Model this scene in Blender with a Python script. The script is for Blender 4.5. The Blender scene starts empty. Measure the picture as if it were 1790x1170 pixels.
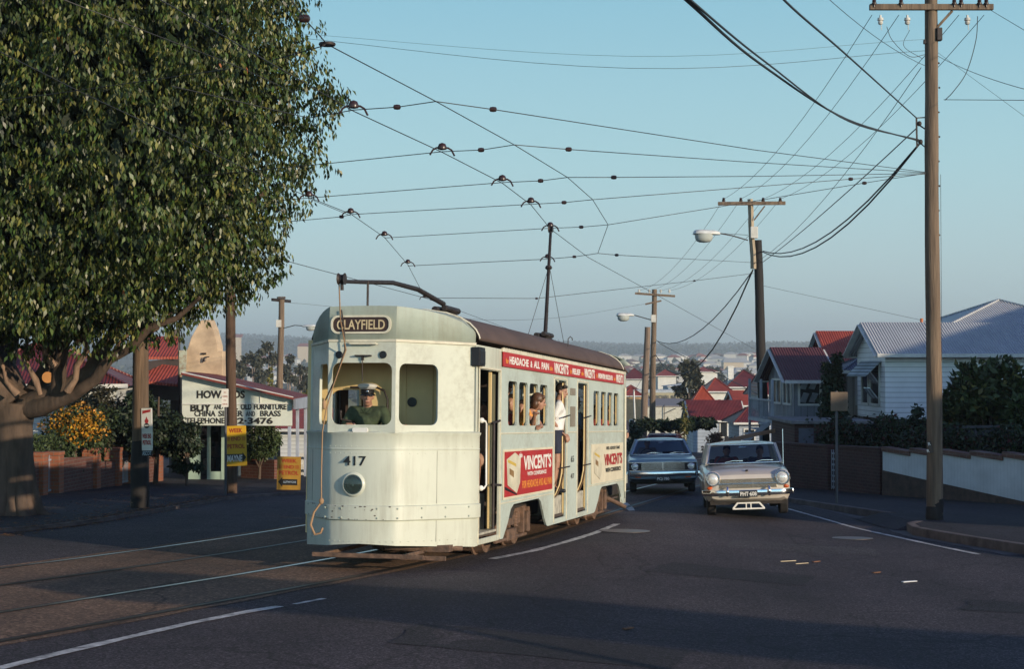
import bpy, bmesh, math, random
import numpy as np
from mathutils import Vector, Matrix, noise
R = math.radians
random.seed(7)
rng = np.random.default_rng(11)
S = bpy.context.scene
COL = S.collection

# ------------------------------------------------------------------ camera, sky, sun
F, HC = 2735.0, 1.777
PITCH = math.atan((643 - 585) / F)
cam = bpy.data.cameras.new('camera'); camo = bpy.data.objects.new('camera', cam); COL.objects.link(camo)
cam.sensor_width = 36; cam.lens = 36 * F / 1790; cam.clip_end = 30000; cam.clip_start = .2
camo.location = (0, 0, HC); camo.rotation_euler = (math.pi / 2 + PITCH, 0, 0)
S.camera = camo
SUN_AZ, SUN_EL = 46.0, 11.0          # azimuth measured from the way back to the camera towards the right
sd = Vector((math.sin(R(SUN_AZ)) * math.cos(R(SUN_EL)), -math.cos(R(SUN_AZ)) * math.cos(R(SUN_EL)), math.sin(R(SUN_EL))))
W = bpy.data.worlds.new('World'); S.world = W; W.use_nodes = True
nt = W.node_tree
sky = nt.nodes.new('ShaderNodeTexSky'); sky.sky_type = 'NISHITA'; sky.sun_disc = False
sky.sun_elevation = R(SUN_EL); sky.sun_rotation = math.atan2(sd.x, sd.y)
sky.altitude = 40; sky.air_density = 1.0; sky.dust_density = 1.0; sky.ozone_density = 1.6
geo = nt.nodes.new('ShaderNodeNewGeometry'); sxyz = nt.nodes.new('ShaderNodeSeparateXYZ'); nt.links.new(geo.outputs['Incoming'], sxyz.inputs[0])
neg = nt.nodes.new('ShaderNodeMath'); neg.operation = 'MULTIPLY'; neg.inputs[1].default_value = -1; nt.links.new(sxyz.outputs[2], neg.inputs[0])
skr = nt.nodes.new('ShaderNodeValToRGB'); e = skr.color_ramp.elements
e[0].position = 0; e[0].color = (.46, .60, .64, 1); e[1].position = 1; e[1].color = (.02, .035, .13, 1)
for p_, c_ in ((.06, (.44, .62, .66, 1)), (.13, (.36, .61, .67, 1)), (.24, (.22, .49, .62, 1)), (.42, (.06, .10, .27, 1))): x_ = e.new(p_); x_.color = c_
nt.links.new(neg.outputs[0], skr.inputs[0])
vm = nt.nodes.new('ShaderNodeVectorMath'); vm.operation = 'SCALE'; nt.links.new(skr.outputs[0], vm.inputs[0])
dt = nt.nodes.new('ShaderNodeVectorMath'); dt.operation = 'DOT_PRODUCT'; dt.inputs[1].default_value = (-math.sin(R(SUN_AZ)), math.cos(R(SUN_AZ)), 0); nt.links.new(geo.outputs['Incoming'], dt.inputs[0])
mrs = nt.nodes.new('ShaderNodeMapRange'); mrs.interpolation_type = 'SMOOTHSTEP'; mrs.inputs['From Min'].default_value = -.25; mrs.inputs['From Max'].default_value = 1.0; mrs.inputs['To Min'].default_value = 10; mrs.inputs['To Max'].default_value = 24   # the sky is brighter towards the sun
nt.links.new(dt.outputs['Value'], mrs.inputs[0]); nt.links.new(mrs.outputs[0], vm.inputs['Scale'])
mx_ = nt.nodes.new('ShaderNodeMix'); mx_.data_type = 'RGBA'; mx_.inputs[0].default_value = .82; nt.links.new(sky.outputs[0], mx_.inputs[6]); nt.links.new(vm.outputs[0], mx_.inputs[7])
nt.links.new(mx_.outputs[2], nt.nodes['Background'].inputs[0])
nt.nodes['Background'].inputs[1].default_value = .1
sun = bpy.data.lights.new('sun', 'SUN'); sun.energy = 3.9; sun.angle = R(.5); sun.color = (1, .82, .60)
suno = bpy.data.objects.new('sun', sun); COL.objects.link(suno)
suno.rotation_euler = sd.to_track_quat('Z', 'Y').to_euler()
S.view_settings.view_transform = 'Standard'; S.view_settings.look = 'None'; S.view_settings.gamma = 1
S.view_settings.exposure = .32
S.cycles.max_bounces = 6; S.cycles.transparent_max_bounces = 12
S.cycles.volume_bounces = 0
S.cycles.sample_clamp_indirect = 6

# ------------------------------------------------------------------ pixels, ground
def ray(px, py):
    dx = px - 895; dy = 585 - py
    return Vector((dx, F * math.cos(PITCH) - dy * math.sin(PITCH), F * math.sin(PITCH) + dy * math.cos(PITCH))).normalized()
CAM = Vector((0, 0, HC))
_r = ray(1566, 745); _h = math.hypot(_r.x, _r.y); UX, UY, K = _r.x / _h, _r.y / _h, -_r.z / _h
U3 = Vector((UX, UY, -K)).normalized(); W3 = Vector((UY, -UX, 0)); Z3 = W3.cross(U3)
def at(px, py, Y):
    d = ray(px, py); return CAM + d * (Y / d.y)
def onplane(px, py, h=0.0):
    d = ray(px, py); t = (h - CAM.dot(Z3)) / d.dot(Z3); return CAM + d * t
TS = [(-200, 4.0), (150, -K * 150), (300, -13.5), (600, -21), (1000, -22), (1600, -14), (2400, 10), (2900, 17), (3800, 46), (5200, 76), (7000, 60)]
def terr(s):
    if s < 150: return -K * s
    for (a, za), (b, zb) in zip(TS, TS[1:]):
        if s <= b:
            t = (s - a) / (b - a); t = t * t * (3 - 2 * t) if a > 150 else t
            return za + (zb - za) * t
    return TS[-1][1]
def G(x, y):
    s = x * UX + y * UY
    z = terr(s)
    if s > 320:
        a = min(1, (s - 320) / 1500)
        if s > 2900: z += min(1, (s - 2900) / 600) * (34 * noise.noise(Vector((x / 620, y / 3000, 1.7))) + 6 * noise.noise(Vector((x / 230, y / 900, 4))))
        z += a * 22 * (noise.noise(Vector((x / 700, y / 900, 3.1)))) + a * 7 * noise.noise(Vector((x / 190, y / 250, 9)))
    return z
N0 = Vector((-1.80, 18.47, 0)); N0.z = G(N0.x, N0.y)
def wu(w, u, z=0.0): return N0 + W3 * w + U3 * u + Z3 * z
def xy2wu(x, y):
    d = Vector((x, y, G(x, y))) - N0; return d.dot(W3), d.dot(U3)
def camber(w): return -.04 * min(3.0, max(0, w - 2.3))

# ------------------------------------------------------------------ materials
MATS = {}
def mat(name, col, rough=.6, metal=0, var=.12, vscale=3.0, bump=0.0, bscale=40.0, spec=.5, tint=None, coat=0, stretch=None, island=0.0, grime=0):
    if name in MATS: return MATS[name]
    m = bpy.data.materials.new(name); m.use_nodes = True; t = m.node_tree; n = t.nodes; l = t.links
    b = n['Principled BSDF']; b.inputs['Roughness'].default_value = rough; b.inputs['Metallic'].default_value = metal
    b.inputs['Specular IOR Level'].default_value = spec
    if coat: b.inputs['Coat Weight'].default_value = coat; b.inputs['Coat Roughness'].default_value = .08
    tc = n.new('ShaderNodeTexCoord'); mp = n.new('ShaderNodeMapping'); l.new(tc.outputs['Object'], mp.inputs[0])
    if stretch: mp.inputs['Scale'].default_value = stretch
    nz = n.new('ShaderNodeTexNoise'); nz.inputs['Scale'].default_value = vscale; nz.inputs['Detail'].default_value = 6; nz.inputs['Roughness'].default_value = .62
    l.new(mp.outputs[0], nz.inputs['Vector'])
    cr = n.new('ShaderNodeValToRGB'); e = cr.color_ramp.elements
    c2 = tint or tuple(c * (1 - 2.2 * var) for c in col)
    e[0].position = .3; e[0].color = (*[max(0, c) for c in c2], 1)
    e[1].position = .7; e[1].color = (*[min(1, c * (1 + var)) for c in col], 1)
    l.new(nz.outputs[0], cr.inputs[0]); out = cr.outputs[0]
    if island:
        g = n.new('ShaderNodeNewGeometry'); h = n.new('ShaderNodeHueSaturation'); l.new(out, h.inputs['Color'])
        mr = n.new('ShaderNodeMapRange'); mr.inputs['To Min'].default_value = 1 - island; mr.inputs['To Max'].default_value = 1 + island
        l.new(g.outputs['Random Per Island'], mr.inputs[0]); l.new(mr.outputs[0], h.inputs['Value'])
        mr2 = n.new('ShaderNodeMapRange'); mr2.inputs['To Min'].default_value = .5 - island * .05; mr2.inputs['To Max'].default_value = .5 + island * .05
        w = n.new('ShaderNodeTexWhiteNoise'); w.noise_dimensions = '1D'; l.new(g.outputs['Random Per Island'], w.inputs['W']); l.new(w.outputs[0], mr2.inputs[0]); l.new(mr2.outputs[0], h.inputs['Hue'])
        out = h.outputs[0]
    if grime:
        m3 = n.new('ShaderNodeMapping'); m3.inputs['Scale'].default_value = (7, 7, .55); l.new(tc.outputs['Object'], m3.inputs[0])
        g1 = n.new('ShaderNodeTexNoise'); g1.inputs['Scale'].default_value = 1.6; g1.inputs['Detail'].default_value = 8; g1.inputs['Roughness'].default_value = .7; l.new(m3.outputs[0], g1.inputs['Vector'])
        g2 = n.new('ShaderNodeTexNoise'); g2.inputs['Scale'].default_value = 1.1; g2.inputs['Detail'].default_value = 4; l.new(tc.outputs['Object'], g2.inputs['Vector'])
        ml = n.new('ShaderNodeMath'); ml.operation = 'MULTIPLY'; l.new(g1.outputs[0], ml.inputs[0]); l.new(g2.outputs[0], ml.inputs[1])
        gr = n.new('ShaderNodeMapRange'); gr.inputs['From Min'].default_value = .22; gr.inputs['From Max'].default_value = .42; gr.inputs['To Max'].default_value = grime; l.new(ml.outputs[0], gr.inputs[0])
        gx = n.new('ShaderNodeMix'); gx.data_type = 'RGBA'; gx.inputs[7].default_value = (.20, .17, .11, 1); l.new(gr.outputs[0], gx.inputs[0]); l.new(out, gx.inputs[6]); out = gx.outputs[2]
    l.new(out, b.inputs['Base Color'])
    if bump:
        nb = n.new('ShaderNodeTexNoise'); nb.inputs['Scale'].default_value = bscale; nb.inputs['Detail'].default_value = 3; l.new(mp.outputs[0], nb.inputs['Vector'])
        bp = n.new('ShaderNodeBump'); bp.inputs['Strength'].default_value = bump; bp.inputs['Distance'].default_value = .02
        l.new(nb.outputs[0], bp.inputs['Height']); l.new(bp.outputs[0], b.inputs['Normal'])
    MATS[name] = m; return m
def lined(name, col, axis, period, dark=.55, width=.12, bump=.6, rough=.55, metal=0, var=.12, vscale=1.5, round_=False):
    """boards or corrugations: lines repeating along one object axis"""
    if name in MATS: return MATS[name]
    m = mat(name, col, rough, metal, var, vscale); t = m.node_tree; n = t.nodes; l = t.links; b = n['Principled BSDF']
    tc = n.new('ShaderNodeTexCoord'); sx = n.new('ShaderNodeSeparateXYZ'); l.new(tc.outputs['Object'], sx.inputs[0])
    d = n.new('ShaderNodeMath'); d.operation = 'DIVIDE'; d.inputs[1].default_value = period; l.new(sx.outputs[axis], d.inputs[0])
    if round_:
        s = n.new('ShaderNodeMath'); s.operation = 'MULTIPLY'; s.inputs[1].default_value = 2 * math.pi; l.new(d.outputs[0], s.inputs[0])
        f = n.new('ShaderNodeMath'); f.operation = 'SINE'; l.new(s.outputs[0], f.inputs[0]); hgt = f.outputs[0]
        lt = n.new('ShaderNodeMath'); lt.operation = 'LESS_THAN'; lt.inputs[1].default_value = -.75; l.new(hgt, lt.inputs[0]); msk = lt.outputs[0]
    else:
        f = n.new('ShaderNodeMath'); f.operation = 'FRACT'; l.new(d.outputs[0], f.inputs[0]); hgt = f.outputs[0]
        lt = n.new('ShaderNodeMath'); lt.operation = 'LESS_THAN'; lt.inputs[1].default_value = width; l.new(hgt, lt.inputs[0]); msk = lt.outputs[0]
    src = b.inputs['Base Color'].links[0].from_socket
    mx = n.new('ShaderNodeMix'); mx.data_type = 'RGBA'; mx.blend_type = 'MULTIPLY'; mx.inputs[7].default_value = (dark, dark, dark, 1)
    l.new(msk, mx.inputs[0]); l.new(src, mx.inputs[6]); l.new(mx.outputs[2], b.inputs['Base Color'])
    bp = n.new('ShaderNodeBump'); bp.inputs['Strength'].default_value = bump; bp.inputs['Distance'].default_value = .03
    if not round_:
        iv = n.new('ShaderNodeMath'); iv.operation = 'SUBTRACT'; iv.inputs[0].default_value = 1; l.new(hgt, iv.inputs[1]); hgt = iv.outputs[0]
    l.new(hgt, bp.inputs['Height']); l.new(bp.outputs[0], b.inputs['Normal'])
    return m
def brick(name, c1, c2, mortar, sc=1.0, axes='XZ'):
    if name in MATS: return MATS[name]
    m = bpy.data.materials.new(name); m.use_nodes = True; t = m.node_tree; n = t.nodes; l = t.links; b = n['Principled BSDF']; b.inputs['Roughness'].default_value = .85
    tc = n.new('ShaderNodeTexCoord'); sx = n.new('ShaderNodeSeparateXYZ'); cx = n.new('ShaderNodeCombineXYZ'); l.new(tc.outputs['Object'], sx.inputs[0])
    if axes == 'XY+Z':
        ad = n.new('ShaderNodeMath'); ad.operation = 'ADD'; l.new(sx.outputs[0], ad.inputs[0]); l.new(sx.outputs[1], ad.inputs[1]); l.new(ad.outputs[0], cx.inputs[0])
    else: l.new(sx.outputs['XYZ'.index(axes[0])], cx.inputs[0])
    l.new(sx.outputs[2], cx.inputs[1])
    br = n.new('ShaderNodeTexBrick'); br.inputs['Color1'].default_value = (*c1, 1); br.inputs['Color2'].default_value = (*c2, 1); br.inputs['Mortar'].default_value = (*mortar, 1)
    br.inputs['Scale'].default_value = 1; br.inputs['Brick Width'].default_value = .24 * sc; br.inputs['Row Height'].default_value = .086 * sc; br.inputs['Mortar Size'].default_value = .008 * sc
    l.new(cx.outputs[0], br.inputs['Vector'])
    nz = n.new('ShaderNodeTexNoise'); nz.inputs['Scale'].default_value = 2.5; nz.inputs['Detail'].default_value = 5; l.new(tc.outputs['Object'], nz.inputs['Vector'])
    mr = n.new('ShaderNodeMapRange'); mr.inputs['To Min'].default_value = .6; mr.inputs['To Max'].default_value = 1.3; l.new(nz.outputs[0], mr.inputs[0])
    mx = n.new('ShaderNodeMix'); mx.data_type = 'RGBA'; mx.blend_type = 'MULTIPLY'; mx.inputs[0].default_value = 1; l.new(br.outputs[0], mx.inputs[6]); l.new(mr.outputs[0], mx.inputs[7]); l.new(mx.outputs[2], b.inputs['Base Color'])
    bp = n.new('ShaderNodeBump'); bp.inputs['Strength'].default_value = .5; bp.inputs['Distance'].default_value = .01; bp.invert = True; l.new(br.outputs['Fac'], bp.inputs['Height']); l.new(bp.outputs[0], b.inputs['Normal'])
    MATS[name] = m; return m
def glassmat(name, tint=(.8, .85, .85), dark=.0):
    if name in MATS: return MATS[name]
    m = bpy.data.materials.new(name); m.use_nodes = True; t = m.node_tree; n = t.nodes; l = t.links
    n.remove(n['Principled BSDF']); out = n['Material Output']
    tr = n.new('ShaderNodeBsdfTransparent'); tr.inputs[0].default_value = (*tint, 1)
    gl = n.new('ShaderNodeBsdfGlossy'); gl.inputs['Roughness'].default_value = .03; gl.inputs[0].default_value = (.9, .95, 1, 1)
    fr = n.new('ShaderNodeFresnel'); fr.inputs[0].default_value = 1.5
    nz = n.new('ShaderNodeTexNoise'); nz.inputs['Scale'].default_value = 4
    mxs = n.new('ShaderNodeMixShader'); l.new(fr.outputs[0], mxs.inputs[0]); l.new(tr.outputs[0], mxs.inputs[1]); l.new(gl.outputs[0], mxs.inputs[2]); l.new(mxs.outputs[0], out.inputs[0])
    MATS[name] = m; return m

# ------------------------------------------------------------------ mesh builder
class MB:
    def __init__(s): s.v = []; s.f = []; s.m = []; s.M = None
    def add(s, vs, fs, mi=0):
        o = len(s.v)
        for v in vs:
            v = Vector(v); s.v.append(s.M @ v if s.M else v)
        for f in fs: s.f.append([i + o for i in f]); s.m.append(mi)
        return s
    def box(s, x0, x1, y0, y1, z0, z1, mi=0):
        return s.add([(x0, y0, z0), (x1, y0, z0), (x1, y1, z0), (x0, y1, z0), (x0, y0, z1), (x1, y0, z1), (x1, y1, z1), (x0, y1, z1)],
                     [(0, 3, 2, 1), (4, 5, 6, 7), (0, 1, 5, 4), (1, 2, 6, 5), (2, 3, 7, 6), (3, 0, 4, 7)], mi)
    def bar(s, a, b, wx, wz, mi=0, up=(0, 0, 1)):
        a = Vector(a); b = Vector(b); d = (b - a).normalized(); x = d.cross(Vector(up))
        if x.length < 1e-4: x = d.cross(Vector((1, 0, 0)))
        x.normalize(); z = x.cross(d); x *= wx / 2; z *= wz / 2
        return s.add([a - x - z, a + x - z, a + x + z, a - x + z, b - x - z, b + x - z, b + x + z, b - x + z],
                     [(0, 1, 2, 3), (7, 6, 5, 4), (0, 4, 5, 1), (1, 5, 6, 2), (2, 6, 7, 3), (3, 7, 4, 0)], mi)
    def tube(s, pts, r, n=8, mi=0, cap=True, squash=1.0):
        pts = [Vector(p) for p in pts]; k = len(pts); rs = r if isinstance(r, (list, tuple)) else [r] * k
        vs = []; up = None
        for i, p in enumerate(pts):
            d = (pts[min(i + 1, k - 1)] - pts[max(i - 1, 0)])
            if d.length < 1e-9: d = Vector((0, 0, 1))
            d.normalize()
            if up is None: up = Vector((0, 0, 1)) if abs(d.z) < .9 else Vector((1, 0, 0))
            x = up.cross(d); x.normalize(); y = d.cross(x); up = y
            for j in range(n):
                a = 2 * math.pi * j / n; vs.append(p + x * (rs[i] * math.cos(a)) + y * (rs[i] * squash * math.sin(a)))
        fs = [(i * n + j, i * n + (j + 1) % n, (i + 1) * n + (j + 1) % n, (i + 1) * n + j) for i in range(k - 1) for j in range(n)]
        if cap: fs.append(tuple(range(n - 1, -1, -1))); fs.append(tuple(range((k - 1) * n, k * n)))
        return s.add(vs, fs, mi)
    def lathe(s, prof, n=20, mi=0, o=(0, 0, 0), ax='Z'):
        vs = []
        for r, z in prof:
            for j in range(n):
                a = 2 * math.pi * j / n; c, q = r * math.cos(a), r * math.sin(a)
                vs.append(Vector(o) + Vector({'Z': (c, q, z), 'Y': (c, z, q), 'X': (z, c, q)}[ax]))
        k = len(prof); fs = [(i * n + j, i * n + (j + 1) % n, (i + 1) * n + (j + 1) % n, (i + 1) * n + j) for i in range(k - 1) for j in range(n)]
        fs.append(tuple(range(n - 1, -1, -1))); fs.append(tuple(range((k - 1) * n, k * n)))
        return s.add(vs, fs, mi)
    def ell(s, c, r, n=12, m=8, mi=0):
        c = Vector(c); vs = []
        for i in range(m + 1):
            t = math.pi * i / m
            for j in range(n):
                a = 2 * math.pi * j / n; vs.append(c + Vector((r[0] * math.sin(t) * math.cos(a), r[1] * math.sin(t) * math.sin(a), r[2] * math.cos(t))))
        return s.add(vs, [(i * n + j, (i + 1) * n + j, (i + 1) * n + (j + 1) % n, i * n + (j + 1) % n) for i in range(m) for j in range(n)], mi)
    def prism(s, poly, off, mi=0):
        """flat polygon extruded by a vector"""
        poly = [Vector(p) for p in poly]; off = Vector(off); n = len(poly)
        return s.add(poly + [p + off for p in poly], [tuple(range(n - 1, -1, -1)), tuple(range(n, 2 * n))] + [(i, (i + 1) % n, n + (i + 1) % n, n + i) for i in range(n)], mi)
    def loft(s, secs, mi=0, closed=True, caps=True):
        n = len(secs[0]); vs = [p for q in secs for p in q]; fs = []
        for i in range(len(secs) - 1):
            for j in range(n if closed else n - 1):
                fs.append((i * n + j, i * n + (j + 1) % n, (i + 1) * n + (j + 1) % n, (i + 1) * n + j))
        if caps: fs.append(tuple(range(n - 1, -1, -1))); fs.append(tuple(range((len(secs) - 1) * n, len(secs) * n)))
        return s.add(vs, fs, mi)
    def build(s, name, mats, parent=None, smooth=None, bevel=0, M=None, fix=True):
        me = bpy.data.meshes.new(name); me.from_pydata([tuple(v) for v in s.v], [], s.f)
        if fix:
            bm = bmesh.new(); bm.from_mesh(me)
            for f, mi in zip(bm.faces, s.m): f.material_index = mi
            bmesh.ops.remove_doubles(bm, verts=bm.verts, dist=1e-5); bmesh.ops.recalc_face_normals(bm, faces=bm.faces); bm.to_mesh(me); bm.free()
        else: me.polygons.foreach_set('material_index', s.m)
        return link(name, me, mats, parent, smooth, bevel, M)
ACC = {}
def link(name, me, mats, parent=None, smooth=None, bevel=0, M=None):
    if not isinstance(mats, (list, tuple)): mats = [mats]
    if len(me.materials) == 0:
        for m in mats: me.materials.append(m)
    if smooth is not None:
        me.polygons.foreach_set('use_smooth', [True] * len(me.polygons))
        try: me.set_sharp_from_angle(angle=R(smooth))
        except Exception: pass
    o = bpy.data.objects.new(name, me); COL.objects.link(o)
    I = Matrix.Identity(4); A = M if M is not None else I
    if parent is not None:
        o.parent = parent; o.matrix_local = ACC.get(parent.name, I).inverted() @ A; ACC[o.name] = A
    elif M is not None: o.matrix_local = M
    if bevel:
        b = o.modifiers.new('bevel', 'BEVEL'); b.width = bevel; b.segments = 2; b.limit_method = 'ANGLE'; b.angle_limit = R(40)
    return o
def tag(o, label=None, cat=None, group=None, kind=None):
    if label: o['label'] = label
    if cat: o['category'] = cat
    if group: o['group'] = group
    if kind: o['kind'] = kind
    return o
def thing(name, label, cat, loc=(0, 0, 0), rz=0, group=None, M=None):
    o = bpy.data.objects.new(name, None); COL.objects.link(o); o.empty_display_size = .2
    if M is not None: o.matrix_world = M
    else: o.location = loc; o.rotation_euler = (0, 0, rz)
    return tag(o, label, cat, group)
def copy_tree(o, kids, parent=None):
    c = o.copy(); COL.objects.link(c); c.parent = parent
    for ch in kids.get(o, []): copy_tree(ch, kids, c)
    return c
def kids_of(root):
    d = {}
    def go(o):
        d[o] = list(o.children)
        for c in d[o]: go(c)
    go(root); return d
def bake(o):
    """evaluated copy of an object's mesh, the object removed"""
    dg = bpy.context.evaluated_depsgraph_get(); me = bpy.data.meshes.new_from_object(o.evaluated_get(dg)); bpy.data.objects.remove(o); return me
def frame(o, ax, ay):
    ax = Vector(ax).normalized(); ay = Vector(ay); az = ax.cross(ay).normalized(); ay = az.cross(ax)
    M = Matrix.Identity(4)
    for i, v in enumerate((ax, ay, az)): M[0][i], M[1][i], M[2][i] = v
    M.translation = Vector(o); return M
def rrect(x0, x1, y0, y1, r, n=4):
    p = []
    for cx, cy, a0 in ((x1 - r, y1 - r, 0), (x0 + r, y1 - r, 90), (x0 + r, y0 + r, 180), (x1 - r, y0 + r, 270)):
        for i in range(n + 1):
            a = R(a0 + 90 * i / n); p.append((cx + r * math.cos(a), cy + r * math.sin(a)))
    return p
def plate(name, outline, holes, t, M, mats, parent, bevel=0):
    """sheet of thickness t with holes cut in it; outline in the frame's x, y"""
    cu = bpy.data.curves.new(name, 'CURVE'); cu.dimensions = '2D'; cu.fill_mode = 'BOTH'; cu.extrude = t / 2
    for pl in [outline] + holes:
        sp = cu.splines.new('POLY'); sp.points.add(len(pl) - 1); sp.use_cyclic_u = True
        for i, (x, y) in enumerate(pl): sp.points[i].co = (x, y, 0, 1)
    o = bpy.data.objects.new(name, cu); COL.objects.link(o); me = bake(o); me.materials.clear()
    return link(name, me, mats, parent, None, bevel, M)
def text(name, s, M, mats, parent, h=1.0, w=None, bold=0.0, t=.003, align='CENTER', shear=0):
    """lettering: height of a capital h, total width w, baseline centred on the frame's origin"""
    cu = bpy.data.curves.new(name, 'FONT'); cu.body = s; cu.size = 1; cu.extrude = t; cu.offset = bold; cu.align_x = align; cu.shear = shear; cu.resolution_u = 3
    o = bpy.data.objects.new(name, cu); COL.objects.link(o); me = bake(o); me.materials.clear()
    co = np.empty(len(me.vertices) * 3); me.vertices.foreach_get('co', co); co = co.reshape(-1, 3)
    if len(co) == 0: return None
    sy = h / .73; sx = sy if w is None else w / (co[:, 0].max() - co[:, 0].min())
    co[:, 0] *= sx; co[:, 1] *= sy
    if align == 'CENTER': co[:, 0] -= (co[:, 0].max() + co[:, 0].min()) / 2
    me.vertices.foreach_set('co', co.ravel())
    return link(name, me, mats, parent, None, 0, M)
def leaves(name, cen, outw, size, mats, parent=None, droop=.7, wid=.42, M=None, sz_var=.35, flat=0.0, mix=None):
    """leaf faces at the points cen: folded pointed leaves hanging by droop; mix: share of second material"""
    n = len(cen); cen = np.asarray(cen, float); outw = np.asarray(outw, float)
    d = rng.normal(size=(n, 3)) * .55 + outw * .5; d[:, 2] -= droop * 1.6; d /= np.linalg.norm(d, axis=1)[:, None] + 1e-9
    q = rng.normal(size=(n, 3)) * .8 + np.cross(outw, d); s_ = np.cross(d, np.cross(q, d)); s_ /= np.linalg.norm(s_, axis=1)[:, None] + 1e-9
    nn = np.cross(d, s_)
    L = size * (1 + sz_var * rng.uniform(-1, 1, n))[:, None]; wd = L * wid
    fold = nn * wd * .25
    V = np.empty((n, 4, 3)); V[:, 0] = cen; V[:, 1] = cen + d * L * .45 + s_ * wd * .5 + fold; V[:, 2] = cen + d * L - nn * L * .08; V[:, 3] = cen + d * L * .45 - s_ * wd * .5 + fold
    me = bpy.data.meshes.new(name); me.vertices.add(n * 4); me.vertices.foreach_set('co', V.ravel())
    me.loops.add(n * 4); me.loops.foreach_set('vertex_index', np.arange(n * 4, dtype=np.int32))
    me.polygons.add(n); me.polygons.foreach_set('loop_start', np.arange(0, n * 4, 4, dtype=np.int32))
    if not isinstance(mats, (list, tuple)): mats = [mats]
    if len(mats) > 1:
        mi = (rng.random(n) < (mix or .1)).astype(np.int32); me.polygons.foreach_set('material_index', mi)
    me.update(calc_edges=True); me.validate()
    return link(name, me, mats, parent, None, 0, M)
def clumps(centers, radii, per, squash=.85, shell=.5):
    P = []; O = []
    for c, r in zip(centers, radii):
        k = max(4, int(per * (r ** 2)))
        v = rng.normal(size=(k, 3)); v /= np.linalg.norm(v, axis=1)[:, None]
        rad = r * (shell + (1 - shell) * rng.random(k) ** .6) * (1 + .18 * np.sin(v[:, 0] * 5 + v[:, 2] * 7))
        P.append(np.asarray(c) + v * rad[:, None] * np.array([1, 1, squash])); O.append(v)
    return np.vstack(P), np.vstack(O)
# ------------------------------------------------------------------ ground and road
def sheet(name, f, na, nb, mats, kind='structure', label=None):
    """grid surface from f(a, b) with a, b in 0..1"""
    vs = [f(i / na, j / nb) for j in range(nb + 1) for i in range(na + 1)]
    fs = [(j * (na + 1) + i, j * (na + 1) + i + 1, (j + 1) * (na + 1) + i + 1, (j + 1) * (na + 1) + i) for j in range(nb) for i in range(na)]
    mb = MB(); mb.add(vs, fs); o = mb.build(name, mats, fix=False, smooth=60); tag(o, kind=kind)
    return o
M_earth = mat('dry ground', (.13, .10, .07), .95, 0, .3, .012, tint=(.035, .045, .022))
def asphalt(name, c, c2, sp=420, fine=(.45, 2.7)):
    m = mat(name, c, .82, 0, .18, .35, tint=c2, bump=.55, bscale=130, spec=.35)
    t = m.node_tree; n = t.nodes; l = t.links; b = n['Principled BSDF']; src = b.inputs['Base Color'].links[0].from_socket
    tc = n.new('ShaderNodeTexCoord'); vo = n.new('ShaderNodeTexVoronoi'); vo.inputs['Scale'].default_value = sp / 6; l.new(tc.outputs['Object'], vo.inputs['Vector'])
    sp_ = n.new('ShaderNodeSeparateXYZ'); l.new(vo.outputs['Color'], sp_.inputs[0])
    mr = n.new('ShaderNodeMapRange'); mr.inputs['To Min'].default_value = fine[0]; mr.inputs['To Max'].default_value = fine[1]; 
    pw = n.new('ShaderNodeMath'); pw.operation = 'POWER'; pw.inputs[1].default_value = 3; l.new(sp_.outputs[0], pw.inputs[0]); l.new(pw.outputs[0], mr.inputs[0])
    mx = n.new('ShaderNodeMix'); mx.data_type = 'RGBA'; mx.blend_type = 'MULTIPLY'; mx.inputs[0].default_value = 1; l.new(src, mx.inputs[6]); l.new(mr.outputs[0], mx.inputs[7]); l.new(mx.outputs[2], b.inputs['Base Color'])
    dn = n.new('ShaderNodeTexNoise'); dn.inputs['Scale'].default_value = 1.3; dn.inputs['Detail'].default_value = 5; l.new(tc.outputs['Object'], dn.inputs['Vector'])
    ad = n.new('ShaderNodeMix'); ad.data_type = 'RGBA'; ad.inputs[0].default_value = .35; l.new(tc.outputs['Object'], ad.inputs[6]); l.new(dn.outputs['Color'], ad.inputs[7])
    v2 = n.new('ShaderNodeTexVoronoi'); v2.feature = 'DISTANCE_TO_EDGE'; v2.inputs['Scale'].default_value = .55; l.new(ad.outputs[2], v2.inputs['Vector'])
    ck = n.new('ShaderNodeMapRange'); ck.inputs['From Max'].default_value = .009; ck.inputs['To Min'].default_value = .45; ck.inputs['To Max'].default_value = 1; l.new(v2.outputs['Distance'], ck.inputs[0])
    st = n.new('ShaderNodeMapping'); st.inputs['Rotation'].default_value = (0, 0, R(13.8)); st.inputs['Scale'].default_value = (.9, .07, 1); l.new(tc.outputs['Object'], st.inputs[0])
    sn = n.new('ShaderNodeTexNoise'); sn.inputs['Scale'].default_value = 1; sn.inputs['Detail'].default_value = 5; l.new(st.outputs[0], sn.inputs['Vector'])
    sr = n.new('ShaderNodeMapRange'); sr.inputs['From Min'].default_value = .3; sr.inputs['From Max'].default_value = .7; sr.inputs['To Min'].default_value = .72; sr.inputs['To Max'].default_value = 1.25; l.new(sn.outputs[0], sr.inputs[0])
    mm = n.new('ShaderNodeMath'); mm.operation = 'MULTIPLY'; l.new(ck.outputs[0], mm.inputs[0]); l.new(sr.outputs[0], mm.inputs[1])
    m4 = n.new('ShaderNodeMix'); m4.data_type = 'RGBA'; m4.blend_type = 'MULTIPLY'; m4.inputs[0].default_value = 1; l.new(mx.outputs[2], m4.inputs[6]); l.new(mm.outputs[0], m4.inputs[7]); l.new(m4.outputs[2], b.inputs['Base Color'])
    return m
M_asph = asphalt('road asphalt', (.055, .044, .048), (.029, .024, .031))
M_sett = asphalt('brown stone chips of the track bed', (.19, .112, .068), (.10, .062, .042), sp=260, fine=(.6, 1.9))
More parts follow.
